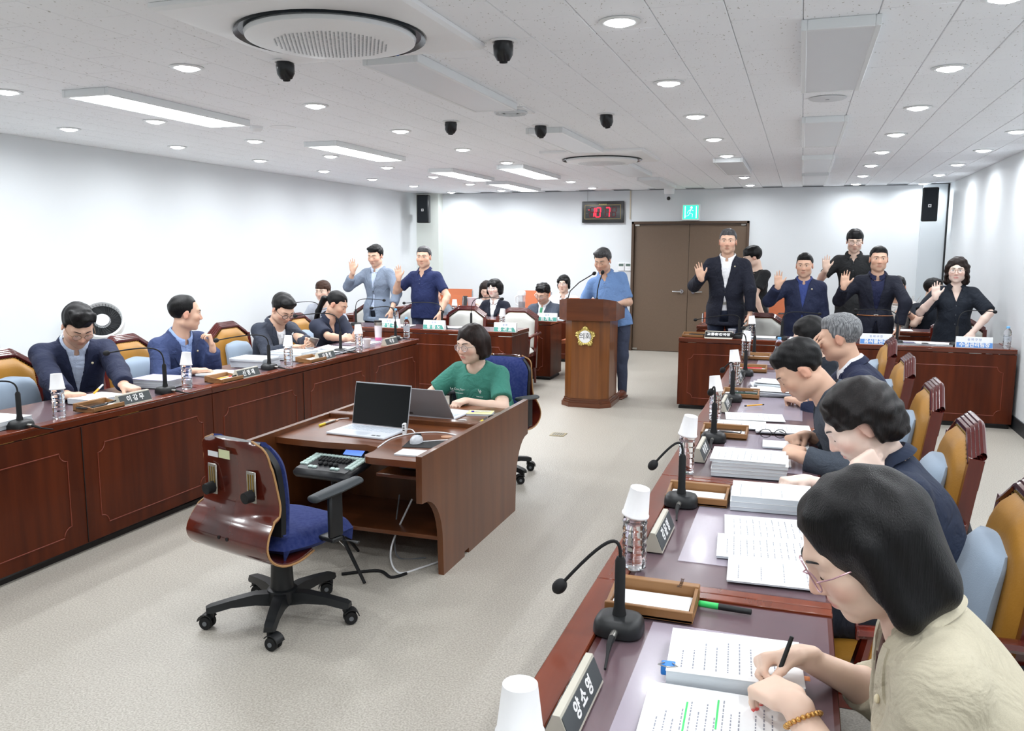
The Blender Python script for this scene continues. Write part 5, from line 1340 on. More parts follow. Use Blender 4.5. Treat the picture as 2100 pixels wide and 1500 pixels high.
# ---- stenographer
steno = person('stenographer in green T-shirt with short dark hair and glasses', py(967, 707, 5.1), -100, hyaw=-12, hpitch=8, sit=True, back=.2, top='tee', tc=C_GREEN, pants=C_BLACKS, hair='bob', hc='dbrown', fem=True, skin='f', glasses='silver', eyes='down', vox=.0055, fat=1.28, neck=.05,
       rh=dict(p=(-2.24, 4.88, .665), f=(.1, -1, -.05), n=DOWN, pose='relax', pole=(1, -.4, -.6)), lh=dict(p=(-1.98, 4.84, .665), f=(-.3, -1, -.05), n=DOWN, pose='relax', pole=(-1, -.4, -.6)))
# ---- right row
W1 = person('woman with black straight bob and beige jacket writing in the foreground', py(1772, 1122, 1.5), 178, hyaw=14, hpitch=30, sit=True, back=.30, top='jacket', tc=C_BEIGE, inner=C_BROWN, collar=False, pants=C_PANTN, hair='straightbob', fem=True, skin='f', glasses='pink', eyes='down', vox=.0038, neck=.05, vdrop=.34, sleeve=1.35, fat=1.15, pin=True, s=.98,
       rh=HD((1640, 1345), (1478, 1365), .815, n=(.1, -.55, -.8), pose='pen', zt=.80), lh=HD((1625, 1440), (1490, 1365), .81, n=(.0, .25, -1), pose='relax', zt=.785), extras={'nails': 1, 'curtain': 1})
person('woman with dark curled short hair and navy top, hand on her neck', py(1763, 868, 2.75), 180, hyaw=4, hpitch=34, sit=True, back=.30, top='shirt', tc=cloth('navy_top', (34, 44, 66)), pants=C_PANTN, hair='curlbob', hc='dark', fem=True, skin='l', eyes='down', vox=.005, fat=1.05, sleeve=1.5,
       lh=dict(p=py(1752, 972, 2.62), f=(.62, .35, .42), n=(.1, 1, .15), pose='cup', pole=(-.2, .4, -1)), rh=HD((1650, 985), (1600, 990), .77, pose='relax'))
person('man in grey tweed jacket bent over, arms crossed on the desk', py(1641, 758, 3.85), 182, hpitch=40, hyaw=4, sit=True, back=.42, top='jacket', tc=C_TWEED, inner=C_NAVY, collar=False, pants=C_PANTN, hair='short', eyes='down', vox=.005, fat=1.1, skin='t', lapel=False, sleeve=1.75,
       rh=HD((1650, 893), (1606, 900), .775, n=(.2, -.3, -1), pose='fist'), lh=HD((1622, 930), (1650, 905), .79, n=(.0, .3, -1), pose='relax', zt=.80))
person('grey haired man in navy suit shading his brow with one hand', py(1722, 693, 4.95), 184, hyaw=-14, hpitch=12, sit=True, back=.26, top='jacket', tc=C_NAVY2, inner=C_WHITE, pants=C_PANTN, hair='short', hc='grey', vox=.0055, skin='t', fat=1.08,
       rh=dict(p=py(1674, 742, 4.92), f=(-.12, .0, 1), n=(.9, .35, 0), pose='flat', pole=(-.1, .3, -1)), lh=HD((1640, 823), (1598, 812), .77, n=DOWN, pose='curl'))
person('woman with black bob almost hidden behind the grey haired man', py(1660, 690, 6.0), 182, hpitch=24, sit=True, back=.24, top='tee', tc=C_TEAL, pants=C_PANTN, hair='bob', fem=True, skin='f', eyes='down', vox=.007)
# ------------------------------------------------------------------ things on the desks
TZD = DH+.0045      # top of the desk board with its sheet
TOPL = DH+.006      # top of the front ledge
def V3(v): return Vector((v[0], v[1], v[2]))
# ---- gooseneck microphones
def desk_mic(base, ball, label, group, rz=0, rise=.11, cable=True, z=None):
    b = Vector(base); t = thing('desk_microphone', label, 'microphone', tuple(b), rz, group)
    R_ = Matrix.Rotation(-rz, 3, 'Z')
    bm = MB()
    def fn(u, v):
        th = 2*PI*u; c, s_ = math.cos(th), math.sin(th)
        rr = [1.0, 1.0, .97, .86, .66, .0][int(round(v*5))]; zz = [0, .012, .024, .034, .038, .04][int(round(v*5))]
        k = (abs(c)**3.2+abs(s_)**3.2)**(-1/3.2)
        return (.058*c*k*rr, .052*s_*k*rr, zz)
    bm.grid(fn, 32, 5); bm.build('base', M_BLACK, t, angle=50)
    MB().lathe([(.017, .036), (.015, .05), (.013, .06), (.0125, .06+rise), (.008, .07+rise)], 14).build('stem', M_BLACKM, t)
    e = R_ @ (Vector(ball)-b); top = Vector((0, 0, .065+rise)); h_ = e-top
    mid_ = Vector((0, 0, max(e.z-.02, top.z+.05))) if e.z > top.z-.08 else Vector((0, 0, top.z+.05))
    pts = []
    rise_ = max(.05, h_.z*.9+.03) if h_.z > .03 else .055
    c1 = top+Vector((0, 0, rise_)); c2 = top+Vector((h_.x*.12, h_.y*.12, rise_+.02))
    for k in range(15):
        u = k/14; pts.append((1-u)**3*top+3*(1-u)**2*u*c1+3*(1-u)*u*u*c2+u**3*e)
    gooseneck(t, pts, .0042, .0165)
    if cable:
        p = MB(); p.tube([(.0, -.05, .016), (.0, -.08, .016)], .0085, 10); p.build('plug', M_STEEL, t)
        p = MB(); p.tube([(.0, -.078, .016), (.0, -.105, .013), (.004, -.14, .006), (.012, -.2, .004)], [.0085, .007, .0035, .003], 8); p.build('cable', M_BLACKM, t)
G_ML, G_MR, G_MW, G_MV = 'microphones of the left row', 'microphones of the right row', 'microphones on the right witness desks', 'microphones on the left witness desks'
for (b, ball, X, lb) in [((48, 878), (-60, 792), -3.85, 'gooseneck microphone at the far left edge of the photo'), ((345, 806), (222, 724), -3.9, 'gooseneck microphone right of the reading man in navy'), ((557, 757), (446, 698), -3.9, 'gooseneck microphone in front of the man with the phone'),
              ((703, 724), (608, 648), -3.95, 'gooseneck microphone in front of the ponytailed woman'), ((815, 697), (764, 632), -3.95, 'gooseneck microphone at the far end of the left row')]:
    p = pz(*b, TZD); desk_mic((p.x-.02, p.y, TZD), pxx(*ball, X), lb, G_ML, PI/2)
for (b, ball, Y, lb) in [((1252, 1290), (1153, 1197), 1.82, 'gooseneck microphone nearest the camera beside the wooden tray'), ((1385, 1033), (1343, 950), 2.86, 'gooseneck microphone, second from the camera on the right'), ((1454, 903), (1459, 802), 3.97, 'gooseneck microphone, third from the camera on the right'),
              ((1494, 821), (1484, 757), 5.08, 'gooseneck microphone, fourth from the camera on the right'), ((1522, 769), (1504, 687), 6.2, 'gooseneck microphone, fifth from the camera on the right'), ((1541, 732), (1527, 672), 7.2, 'gooseneck microphone at the far end of the right row')]:
    p = pz(*b, TZD); desk_mic((max(p.x, -.39)+.02, p.y, TZD), py(*ball, Y), lb, G_MR, 0)
for (b, ball, Y, lb) in [((1513, 697), (1428, 656), 8.8, 'gooseneck microphone in front of the tall man in navy suit'), ((1602, 700), (1679, 644), 8.9, 'gooseneck microphone in front of the man in blue shirt'), ((1842, 709), (1757, 636), 8.9, 'gooseneck microphone in front of the man with the tan belt'), ((1965, 713), (2039, 640), 8.9, 'gooseneck microphone in front of the woman with raised hand')]:
    p = pz(*b, TZD); desk_mic((p.x, max(p.y, 8.72), TZD), py(*ball, Y), lb, G_MW, 0, .12, False)
for (b, ball, Y, lb) in [((643, 667), (604, 621), 8.75, 'gooseneck microphone by the seated young man at the left wall'), ((724, 669), (786, 616), 8.75, 'gooseneck microphone in front of the man in linen blazer'), ((900, 676), (830, 622), 8.7, 'gooseneck microphone in front of the man in navy polo'), ((957, 679), (1028, 613), 8.7, 'gooseneck microphone behind the stenographer')]:
    p = pz(*b, TZD); desk_mic((p.x, max(p.y, 8.56), TZD), py(*ball, Y), lb, G_MV, 0, .12, False)
# ---- water bottles and paper cups
def bottle(base, label, group, cap=True, h=.2):
    t = thing('water_bottle', label, 'bottle', tuple(base), random.random(), group)
    pr = [(.0, .003), (.024, .0), (.029, .004)]; n = 12
    for k in range(n+1):
        z = .012+(.135)*k/n; pr.append((.0295+(.0018 if k % 2 else -.0008), z))
    pr += [(.029, .155), (.024, .172), (.0145, .185), (.0125, .188), (.0125, .2)]
    MB().lathe(pr, 24, sq=3.0).build('bottle_body', M_GLASS, t, angle=25)
    MB().lathe([(.0, .005), (.0265, .006), (.0275, .13), (.0, .131)], 20, sq=3.0).build('water', mat('bottle_water', (.96, .98, 1, 1), .02, trans=1, ior=1.25), t)
    if cap:
        MB().lathe([(.0145, .188), (.0145, .205), (.012, .207), (.0, .207)], 16).build('cap', M_WATER, t)
        MB().lathe([(.0302, .07), (.0302, .115)], 24, sq=3.0).build('label_band', mat('clear_label', srgb(225, 235, 245), .3, alpha=.35), t)
    else: MB().lathe([(.0145, .19), (.0145, .203), (.0, .204)], 16).build('cap', M_WHITE, t)
def cup(base, label, group, inverted=True, tilt=(0, 0), m=None, s_=1):
    t = thing('paper_cup', label, 'cup', tuple(base), 0, group); t.rotation_euler = (tilt[0], tilt[1], 0)
    if inverted: pr = [(.0335, 0), (.0362, .003), (.0362, .006), (.034, .008), (.0255, .078), (.0245, .0785), (.024, .074), (.0, .074)]; inn = [(.0325, .001), (.0235, .072)]
    else: pr = [(.0, .004), (.0235, .004), (.0245, 0), (.0255, .001), (.034, .074), (.0355, .076), (.0355, .079), (.033, .079), (.024, .008), (.0, .007)]; inn = None
    pr = [(r*s_, z*s_) for r, z in pr]
    MB().lathe(pr, 28).build('cup_wall', m or M_CUP, t, angle=50)
    if inn: MB().lathe([(r*s_, z*s_) for r, z in inn], 28).build('cup_inside', m or M_CUP, t)
    return t
GB, GC = 'clear water bottles', 'paper cups upside down on the bottles'
def bot_cup(b, label, cupl, z=TZD, tilt=(0, 0)):
    p = pz(*b, z) if len(b) == 2 else Vector(b)
    bottle((p.x, p.y, z), label, GB, False); cup((p.x+.0, p.y, z+.152), cupl, GC, True, tilt, s_=1.06)
for b, w in [((122, 858), 'beside the reading man in navy'), ((384, 798), 'beside the man resting chin on hand'), ((592, 751), 'beside the man with the phone'), ((736, 721), 'beside the ponytailed woman')]:
    bot_cup(b, 'clear ribbed water bottle %s' % w, 'white paper cup on the bottle %s' % w, tilt=(random.uniform(-.08, .08), random.uniform(-.08, .12)))
for b, w, tl in [((-.372, 1.125, TZD), 'at the bottom edge of the photo', (0, 0)), ((1300, 1165), 'beside the second wooden tray from the camera', (.05, .16)), ((1407, 970), 'beside the tall paper stack on the right', (.05, .16)), ((1466, 862), 'beside the spread documents with the pencil', (-.1, -.12)), ((1505, 790), 'beside the fanned papers on the right', (-.1, -.1)), ((1529, 738), 'at the far end of the right row', (0, .05)),
              ((1541, 696), 'in front of the tall man in navy suit', (-.06, -.08)), ((1030, 677), 'at the aisle end of the left witness desk', (.06, .1))]:
    bot_cup(b, 'clear ribbed water bottle %s' % w, 'white paper cup on the bottle %s' % w, tilt=tl)
bot_cup((-4.25, 10.05, TZD), 'clear ribbed water bottle left of the woman in black suit', 'white paper cup on the bottle left of the woman in black suit')
for b, lb in [((834, 693), 'clear water bottle with blue cap at the far end of the left row'), ((812, 670), 'clear water bottle with blue cap between the men with raised hands'), ((2064, 716), 'clear water bottle with blue cap by the right wall'), ((1596, 745), 'clear water bottle with blue cap behind the man in tweed')]:
    p = pz(*b, TZD); bottle((p.x, p.y, TZD), lb, GB, True)
p = pz(753, 713, TZD); cup((p.x, p.y, TZD), 'upright white paper cup in front of the ponytailed woman', 'upright paper cups', False)
p = pz(668, 731, TZD); cup((p.x-.12, p.y-.05, TZD), 'upright white paper cup behind the third name plate of the left row', 'upright paper cups', False)
def stripe_mat():
    m = mat('striped_coffee_cup', srgb(240, 240, 240), .5); nt = m.node_tree; b = nt.nodes['Principled BSDF']; N = nt.nodes.new; L = nt.links.new
    tc = N('ShaderNodeTexCoord'); w = N('ShaderNodeTexWave'); w.inputs['Scale'].default_value = 28; L(tc.outputs['Object'], w.inputs[0]); r = N('ShaderNodeValToRGB'); r.color_ramp.interpolation = 'CONSTANT'
    r.color_ramp.elements[0].color = srgb(60, 76, 130); r.color_ramp.elements[1].color = srgb(240, 240, 242); r.color_ramp.elements[1].position = .4; L(w.outputs[0], r.inputs[0]); L(r.outputs[0], b.inputs['Base Color']); return m
p = pz(1495, 700, TZD); cc = cup((p.x, 8.72, TZD), 'blue and white striped coffee cup before the tall man in navy', None, False, m=stripe_mat(), s_=1.15)
MB().box((-.02, -.036, .05), (.03, .004, .015), .002, Matrix.Rotation(.5, 4, 'Y')).build('cup_print', mat('orange_print', srgb(220, 110, 70), .5), cc)
p = pz(776, 699, TZD)
t = thing('tumbler', 'tall steel tumbler with pink mountain print at the far left row end', 'tumbler', (p.x, p.y, TZD))
MB().lathe([(.0, 0), (.03, 0), (.031, .004), (.037, .15), (.0375, .152)], 24).build('body', mat('pearl_white_tumbler', srgb(226, 222, 226), .3), t)
pk = MB(); pk.prism([(-.03, 0), (.03, 0), (.026, .03), (.012, .055), (0, .062), (-.014, .04)], 0, .002, Matrix(((1, 0, 0, 0), (0, 0, -1, -.0335), (0, 1, 0, .004), (0, 0, 0, 1))) @ Matrix.Rotation(.0, 4, 'X')); 
MB().lathe([(.0315, .004), (.0325, .03), (.032, .034)], 24).build('pink_print', mat('pink_print', srgb(224, 120, 170), .4), t)
MB().lathe([(.0385, .15), (.0385, .178), (.034, .182)], 24).build('steel_band', M_STEEL, t)
MB().lathe([(.0375, .18), (.038, .196), (.03, .2), (.0, .2)], 24).build('lid', M_BLACK, t)
# ---- name plates
def plate(c, rz, texts, label, w=.27, h=.075, dp=.07, group='slate name plates', fs=.044):
    t = thing('name_plate', label, 'name plate', tuple(c), rz, group)
    MB().add([(-w/2, -dp/2, 0), (w/2, -dp/2, 0), (w/2, dp/2, 0), (-w/2, dp/2, 0), (-w/2, -.007, h), (w/2, -.007, h), (w/2, .007, h), (-w/2, .007, h)], [(0, 3, 2, 1), (0, 1, 5, 4), (2, 3, 7, 6), (1, 2, 6, 5), (3, 0, 4, 7), (4, 5, 6, 7)]).build('prism', M_PLATES, t, smooth=False)
    a = math.atan2(h, dp/2-.007)
    for s_, tx in ((-1, texts), (1, texts)):
        n_ = Vector((0, s_*math.sin(a), math.cos(a))); up = Vector((0, -s_*math.cos(a), math.sin(a))); cpos = Vector((0, s_*(dp/2+.007)/2, h/2))
        rx = Vector((-s_, 0, 0)); Mx = frame(cpos+n_*.0008, rx, up)
        L_ = math.hypot(h, dp/2-.007)
        pn = MB().box((0, 0, 0), (w-.006, L_*.8, .0016), 0).build('face_panel', M_PLATE, t, smooth=False); pn.matrix_local = Mx
        text_mesh(tx, fs, 'lettering', M_LETTER, pn, frame((0, 0, .001), (1, 0, 0), (0, 1, 0)), bold=.0012)
for (b, tx, lb) in [((265, 826), '이 강 무', 'slate name plate before the reading man in navy'), ((497, 773), '신 영 재', 'slate name plate before the man resting chin on hand'), ((670, 737), '이 종 현', 'slate name plate before the man with the phone'), ((790, 706), '이 영', 'slate name plate before the ponytailed woman')]:
    p = pz(*b, TOPL); plate((XD-.045, p.y, TOPL), PI/2, tx, lb, .24, .062, .065, fs=.04)
for (y, tx, lb) in [(1.47, '양 소 영', 'slate name plate nearest the camera at the bottom edge'), (2.5, '강 윤 영', 'slate name plate between the bottle and the second microphone'), (3.62, '박 종 현', 'slate name plate beside the tall paper stack'), (4.78, '김 호 재', 'slate name plate beside the fourth microphone on the right'), (5.85, '정 주 리', 'slate name plate beside the fifth microphone on the right')]:
    plate((XE+.11, y, TZD), -PI/2, tx, lb, .25, .058, .062, fs=.038)
def card(c, rz, line1, line2, col, label, w=.26, h=.095, group='two-tone name cards', slant=False, lh=.05):
    t = thing('name_card', label, 'name card', tuple(c), rz, group)
    MB().add([(-w/2, -.03, 0), (w/2, -.03, 0), (w/2, .03, 0), (-w/2, .03, 0), (-w/2, -.012, h), (w/2, -.012, h), (w/2, .012, h), (-w/2, .012, h)], [(0, 3, 2, 1), (0, 1, 5, 4), (2, 3, 7, 6), (1, 2, 6, 5), (3, 0, 4, 7), (4, 5, 6, 7)]).build('card', M_PAPER, t, smooth=False)
    up = Vector((0, .018, h)).normalized(); at_ = lambda z, o: Vector((0, -.03+.018*z/h-o, z))
    b = MB().prism([(-w/2+.002, -h*.23), (w/2-.002, -h*.23), (w/2-(.03 if slant else .002), h*.23), (-w/2+.002, h*.23)], 0, .001); bo = b.build('colour_band', col, t, smooth=False); bo.matrix_local = frame(at_(h*.27, .0008), (1, 0, 0), up)
    text_mesh(line2, lh, 'lettering', M_LETTER, bo, frame((0, 0, .0015), (1, 0, 0), (0, 1, 0)), bold=.0014)
    text_mesh(line1, .026, 'lettering', mat('blue_grey_print', srgb(120, 140, 190), .6), t, frame(at_(h*.75, .001), (1, 0, 0), up))
K_GRN = mat('teal_green_band', srgb(92, 172, 160), .5); K_BLU = mat('sky_blue_band', srgb(98, 152, 224), .5)
for (b, l2, col, lb, Yp) in [((767, 678), '문 남 구', K_GRN, 'green and white name card before the man in linen blazer', YL), ((861, 682), '황 범 노', K_GRN, 'green and white name card before the man in navy polo', YL), ((1004, 690), '홍 귀 표', K_GRN, 'green and white name card behind the stenographer', YL)]:
    p = pz(*b, TOPL); card((p.x, Yp+.045, TOPL), 0, '송 파', l2, col, lb, .255, .1, slant=True)
p = pz(1108, 663, TOPL); card((p.x, 9.94, TOPL), 0, '송 파', '임 재 혁', K_GRN, 'green and white name card before the man in green tie', .25, .1)
for (b, l2, lb, w) in [((1665, 705), '자원순환', 'blue and white name card behind the grey haired man', .26), ((1800, 712), '음식물관리', 'blue and white name card before the man with the tan belt', .28), ((2006, 719), '수질관리팀장', 'blue and white name card before the woman with raised hand', .3)]:
    p = pz(*b, TOPL); card((p.x, YR+.045, TOPL), 0, '송 파 구 청', l2, K_BLU, lb, w, .1, lh=.046)
p = pz(1470, 698, TOPL); t = thing('name_plate', 'black and silver name plate before the tall man in navy', 'name plate', (p.x, YR+.045, TOPL), 0)
MB().add([(-.135, -.045, 0), (.135, -.045, 0), (.135, .045, 0), (-.135, .045, 0), (-.135, .03, .07), (.135, .03, .07), (.135, .045, .07), (-.135, .045, .07)], [(0, 3, 2, 1), (0, 1, 5, 4), (2, 3, 7, 6), (1, 2, 6, 5), (3, 0, 4, 7), (4, 5, 6, 7)]).build('prism', M_PLATES, t, smooth=False)
bo = MB().box((0, 0, 0), (.265, .075, .002)).build('face_panel', M_BLACKM, t, smooth=False); up = Vector((0, .075, .07)).normalized(); bo.matrix_local = frame(Vector((0, -.0045, .038)), (1, 0, 0), up)
text_mesh('교통환경국장', .042, 'lettering', M_LETTER, bo, frame((0, 0, .002), (1, 0, 0), (0, 1, 0)), bold=.0012)

# ---- desk trays with memo paper
def tray(c, rz, label, extra=None):
    """long axis local x (0.2), higher lip on local +y"""
    t = thing('desk_tray', label, 'tray', tuple(c), rz, 'wooden desk trays')
    L_, D_ = .215, .15
    MB().box((0, 0, .004), (L_, D_, .008), .001).build('tray_base', M_TRAY, t)
    MB().box((0, D_/2-.012, .022), (L_, .024, .044), .002).build('tall_side', M_TRAY, t)
    MB().box((0, -D_/2+.006, .014), (L_, .012, .028), .002).build('low_side', M_TRAY, t)
    for s_ in (-1, 1): MB().add([(s_*L_/2-.006*s_-.004, -D_/2+.012, .006), (s_*L_/2-.006*s_+.004, -D_/2+.012, .006), (s_*L_/2-.006*s_+.004, D_/2-.024, .006), (s_*L_/2-.006*s_-.004, D_/2-.024, .006), (s_*L_/2-.006*s_-.004, -D_/2+.012, .024), (s_*L_/2-.006*s_+.004, -D_/2+.012, .024), (s_*L_/2-.006*s_+.004, D_/2-.024, .04), (s_*L_/2-.006*s_-.004, D_/2-.024, .04)], [(0, 3, 2, 1), (0, 1, 5, 4), (2, 3, 7, 6), (1, 2, 6, 5), (3, 0, 4, 7), (4, 5, 6, 7)]).build('end', M_TRAY, t, smooth=False)
    m = thing('memo_pad', label.replace('wooden desk tray', 'white memo pad in the tray'), 'memo pad', (0, 0, 0), 0, 'memo pads in the trays')
    Mw = Matrix.Translation(Vector(c)) @ Matrix.Rotation(rz, 4, 'Z'); m.location = Mw @ Vector((0, -.008, .0082)); m.rotation_euler = (0, 0, rz)
    MB().box((0, 0, .005), (L_-.028, D_-.052, .01), 0).build('pages', M_PAPER, m, smooth=False)
    return Mw
trays = {}
for k, (y, w) in enumerate([(2.0, 'nearest the camera'), (2.96, 'second from the camera on the right'), (4.06, 'holding a phone, third on the right'), (5.2, 'holding the green phone, fourth on the right'), (6.35, 'fifth on the right'), (7.1, 'farthest on the right')]):
    trays['r%d' % k] = tray((-.312, y, TZD), 0, 'wooden desk tray %s' % w)
for k, (b, w) in enumerate([((190, 838), 'with phone and pen before the reading man'), ((440, 780), 'with pens before the man resting chin on hand'), ((655, 742), 'under papers before the man with the phone')]):
    p = pz(*b, TZD); trays['l%d' % k] = tray((XD-.085, p.y, TZD), -PI/2+PI, 'wooden desk tray %s' % w)
text_mesh('Moment', .018, 'engraving', mat('burnt_engraving', srgb(70, 44, 24), .7), [o for o in COL.objects if o.name.startswith('desk_tray')][0], frame((.06, .063, .0445), (0, 1, 0), (-1, 0, 0)))
# ---- pens, phones and glasses
def stick(name, label, cat, a, b, r, mats, group=None, z=None):
    """pen-like thing from a to b; mats = [(fraction, material, part name)]"""
    a, b = Vector(a), Vector(b); t = thing(name, label, cat, tuple(a), 0, group); d_ = b-a; u0 = 0
    for fr, m, nm in mats:
        MB().tube([d_*u0, d_*(u0+.02), d_*(fr-.01), d_*fr], [r*.85, r, r, r*.85] if fr < .97 else [r, r, r*.9, r*.35], 10).build(nm, m, t); u0 = fr
    return t
K_GREENP = mat('fluorescent_green', srgb(58, 214, 110), .4); K_PURP = mat('violet_pen', srgb(72, 60, 200), .35); K_YEL = mat('pencil_yellow', srgb(240, 176, 60), .5); K_RED = mat('red_pen', srgb(214, 46, 60), .4)
z0 = TZD+.006
stick('highlighter', 'green and black highlighter beside the near tray', 'pen', pz(1433, 1238, z0), pz(1542, 1256, z0), .008, [(.38, K_GREENP, 'cap'), (1, M_BLACK, 'barrel')])
stick('highlighter', 'green highlighter lying behind the booklet stack', 'pen', pz(1575, 1001, z0), pz(1640, 1006, z0), .008, [(.62, K_GREENP, 'cap'), (1, M_BLACK, 'barrel')])
stick('felt_pen', 'violet blue felt pen beside the second tray', 'pen', pz(1412, 1021, z0), pz(1489, 1036, z0), .006, [(.3, K_PURP, 'cap'), (1, K_PURP, 'barrel')])
stick('pencil', 'yellow pencil on the spread documents', 'pencil', pz(1527, 833, TZD+.012), pz(1567, 830, TZD+.012), .0042, [(.1, M_INKB, 'tip'), (.9, K_YEL, 'barrel'), (1, M_BLACK, 'eraser')])
stick('red_pen', 'red pen in the fifth tray on the right', 'pen', (-.38, 6.34, TZD+.024), (-.24, 6.36, TZD+.024), .0045, [(.8, K_RED, 'barrel'), (1, K_RED, 'cap')])
Wa = W1['arm'][1]
def toW(P_, v): return Vector(P_['Rw'] @ np.asarray(v)+P_['base'])
tip = toW(W1, (Wa[6][0][0]+Wa[6][4][0])/2)
stick('writing_pen', 'black pen held by the woman in beige', 'pen', tip+Vector((-.012, -.008, -.045)), tip+Vector((.028, .03, .085)), .0048, [(.12, M_STEEL, 'tip'), (1, M_BLACK, 'barrel')])
l1 = pz(195, 800, .79); stick('highlighter', 'orange highlighter in the hand of the reading man', 'pen', l1+Vector((.02, -.03, -.015)), l1+Vector((-.01, .07, .02)), .006, [(.5, mat('orange_cap', srgb(250, 170, 40), .4), 'cap'), (1, M_WHITE, 'barrel')])
stick('ball_pen', 'black pen lying on the tray before the reading man', 'pen', trays['l0'] @ Vector((.0, -.055, .034)), trays['l0'] @ Vector((.1, -.03, .034)), .0045, [(.3, M_BLACK, 'grip'), (1, M_BLACKM, 'barrel')])
stick('ball_pen', 'orange pen lying on the tray before the man resting chin', 'pen', trays['l1'] @ Vector((-.09, -.01, .026)), trays['l1'] @ Vector((.05, -.02, .026)), .0045, [(.8, mat('orange_cap', srgb(250, 170, 40), .4), 'barrel'), (1, K_RED, 'cap')])
stick('ball_pen', 'black pen on the front of the tray before the man resting chin', 'pen', trays['l1'] @ Vector((.02, -.05, .03)), trays['l1'] @ Vector((.1, -.045, .03)), .005, [(.3, M_BLACK, 'grip'), (1, M_BLACKM, 'barrel')])
def phone(M_, label, m, w=.075, h=.155):
    t = thing('mobile_phone', label, 'phone', (0, 0, 0), 0, 'mobile phones'); t.matrix_world = M_
    MB().box((0, 0, .004), (w, h, .008), .003).build('case', m, t)
    MB().box((0, 0, .0083), (w-.008, h-.008, .0006)).build('screen', mat('dark_phone_glass', srgb(20, 22, 28), .08, coat=.5), t)
    MB().box((w*.25, h*.36, .0088), (.02, .03, .0012), .0005).build('camera_bump', M_BLACK, t)
phone(trays['l0'] @ Matrix.Translation((-.04, .01, .02)) @ Matrix.Rotation(PI/2, 4, 'Z'), 'dark phone lying in the tray before the reading man', M_BLACK)
phone(trays['r2'] @ Matrix.Translation((.0, -.008, .02)) @ Matrix.Rotation(PI/2, 4, 'Z'), 'black phone in a patterned case in the third tray on the right', M_BLACK)
phone(trays['r3'] @ Matrix.Translation((.02, -.01, .026)) @ Matrix.Rotation(PI/2, 4, 'Z'), 'dark green phone on the fourth tray on the right', mat('dark_green_phone', srgb(44, 76, 66), .35))
hp_ = pz(641, 704, .845); phone(Matrix.Translation(hp_) @ Matrix.Rotation(rad(50), 4, 'Z') @ Matrix.Rotation(rad(-35), 4, 'X') @ Matrix.Rotation(.3, 4, 'Y'), 'phone held up by the man in slate jacket', M_STEEL)
p = pz(1420, 694, TZD+.01); tr_ = tray((-1.02, YR+.13, TZD), 0, 'wooden desk tray at the left end of the right witness desk'); phone(tr_ @ Matrix.Translation((.04, 0, .024)) @ Matrix.Rotation(1.4, 4, 'Z'), 'black phone in the tray on the right witness desk', M_BLACK)
# reading glasses lying on a pad
pc = pz(1585, 893, TZD+.02)
t = thing('reading_glasses', 'black framed glasses lying on a white pad', 'glasses', tuple(pc), rad(8)); g_ = MB()
for q in (-1, 1):
    g_.tube([(q*.033+.026*math.cos(a), 0, .0+.02*math.sin(a)+.008) for a in np.linspace(0, 2*PI, 19)], .002, 6, False); g_.tube([(q*.059, 0, .012), (q*.06, .05, .0), (q*.045, .125, -.006)], .0022, 6)
g_.tube([(-.008, 0, .012), (.008, 0, .012)], .002, 6); g_.build('frame', M_BLACK, t)
# ---- documents
def lines(t, w, l, z, n=9, seed=0, m=None, cols=1, vert=False):
    rs = random.Random(seed); mb = MB()
    if vert: w, l = l, w
    for k in range(n):
        y = l/2-.03-(l-.06)*k/n
        for c in range(cols):
            x0 = -w/2+.02+(w-.04)*c/cols; ww = (w-.04)/cols*rs.uniform(.35, .9)
            x = x0
            while x < x0+ww:
                q = rs.uniform(.004, .012); P4 = [(x, y), (x+q, y), (x+q, y+.0026), (x, y+.0026)]
                mb.add([((-b_, a_, z) if vert else (a_, b_, z)) for a_, b_ in P4], [(0, 1, 2, 3)]); x += q+.004
    o = mb.build('print', m or M_INK, t, smooth=False); o['kind'] = 'stuff'; return o
def doc(c, rz, w, l, th, label, group=None, ln=0, cover=None, seed=0, tab=None, cols=1, curl=0):
    t = thing('document', label, 'document', tuple(c), rz, group)
    if th > .003:
        MB().box((0, 0, th/2), (w, l, th), .0).build('page_block', M_PAPER2, t, smooth=False)
        def f(i, j): return ((-.5+i)*(w+.002), (-.5+j)*(l+.002), th+.0012+curl*max(0, abs(2*j-1)-.6)**2*1.2)
        MB().grid(f, 4, 12, .0012).build('cover_sheet', cover or M_PAPER, t)
    else: MB().box((0, 0, max(th, .0012)/2), (w, l, max(th, .0012))).build('sheet', cover or M_PAPER, t, smooth=False)
    if ln: lines(t, w, l, max(th+.0016, .0014)+curl*.2, ln, seed, cols=cols, vert=c[0] > -1 and c[1] < 7)
    if tab:
        for k, (tc_, fy) in enumerate(tab): MB().box((w/2+.004, fy*l, th*.7), (.02, .018, .001)).build('index_tab', tc_, t)
    return t
def pile(c, rz, w, l, ths, label, group, ln=6, cover=None, jit=.012, tabs=None, seed=0, topcover=None):
    rs = random.Random(seed+len(label)); z = c[2]; nm = ['bottom document', 'second document from the bottom', 'third document from the bottom', 'fourth document from the bottom', 'fifth document from the bottom', 'sixth document from the bottom']
    for k, th in enumerate(ths):
        last = k == len(ths)-1
        doc((c[0]+rs.uniform(-jit, jit), c[1]+rs.uniform(-jit, jit), z), rz+rs.uniform(-.05, .05), w, l, th, ('top document' if last else nm[k])+' of the stack '+label, group, ln if last else 0, (topcover or cover) if last else cover, seed+k, tabs if k == len(ths)-2 or len(ths) == 1 else None); z += th+.0016
    return z
TP = mat('pink_tab', srgb(236, 80, 130), .5); TB = mat('blue_tab', srgb(70, 120, 210), .5); TG = mat('green_tab', srgb(90, 200, 150), .5); TO = mat('orange_tab', srgb(245, 150, 80), .5); K_LIL = mat('lilac_cover', srgb(196, 190, 230), .6)
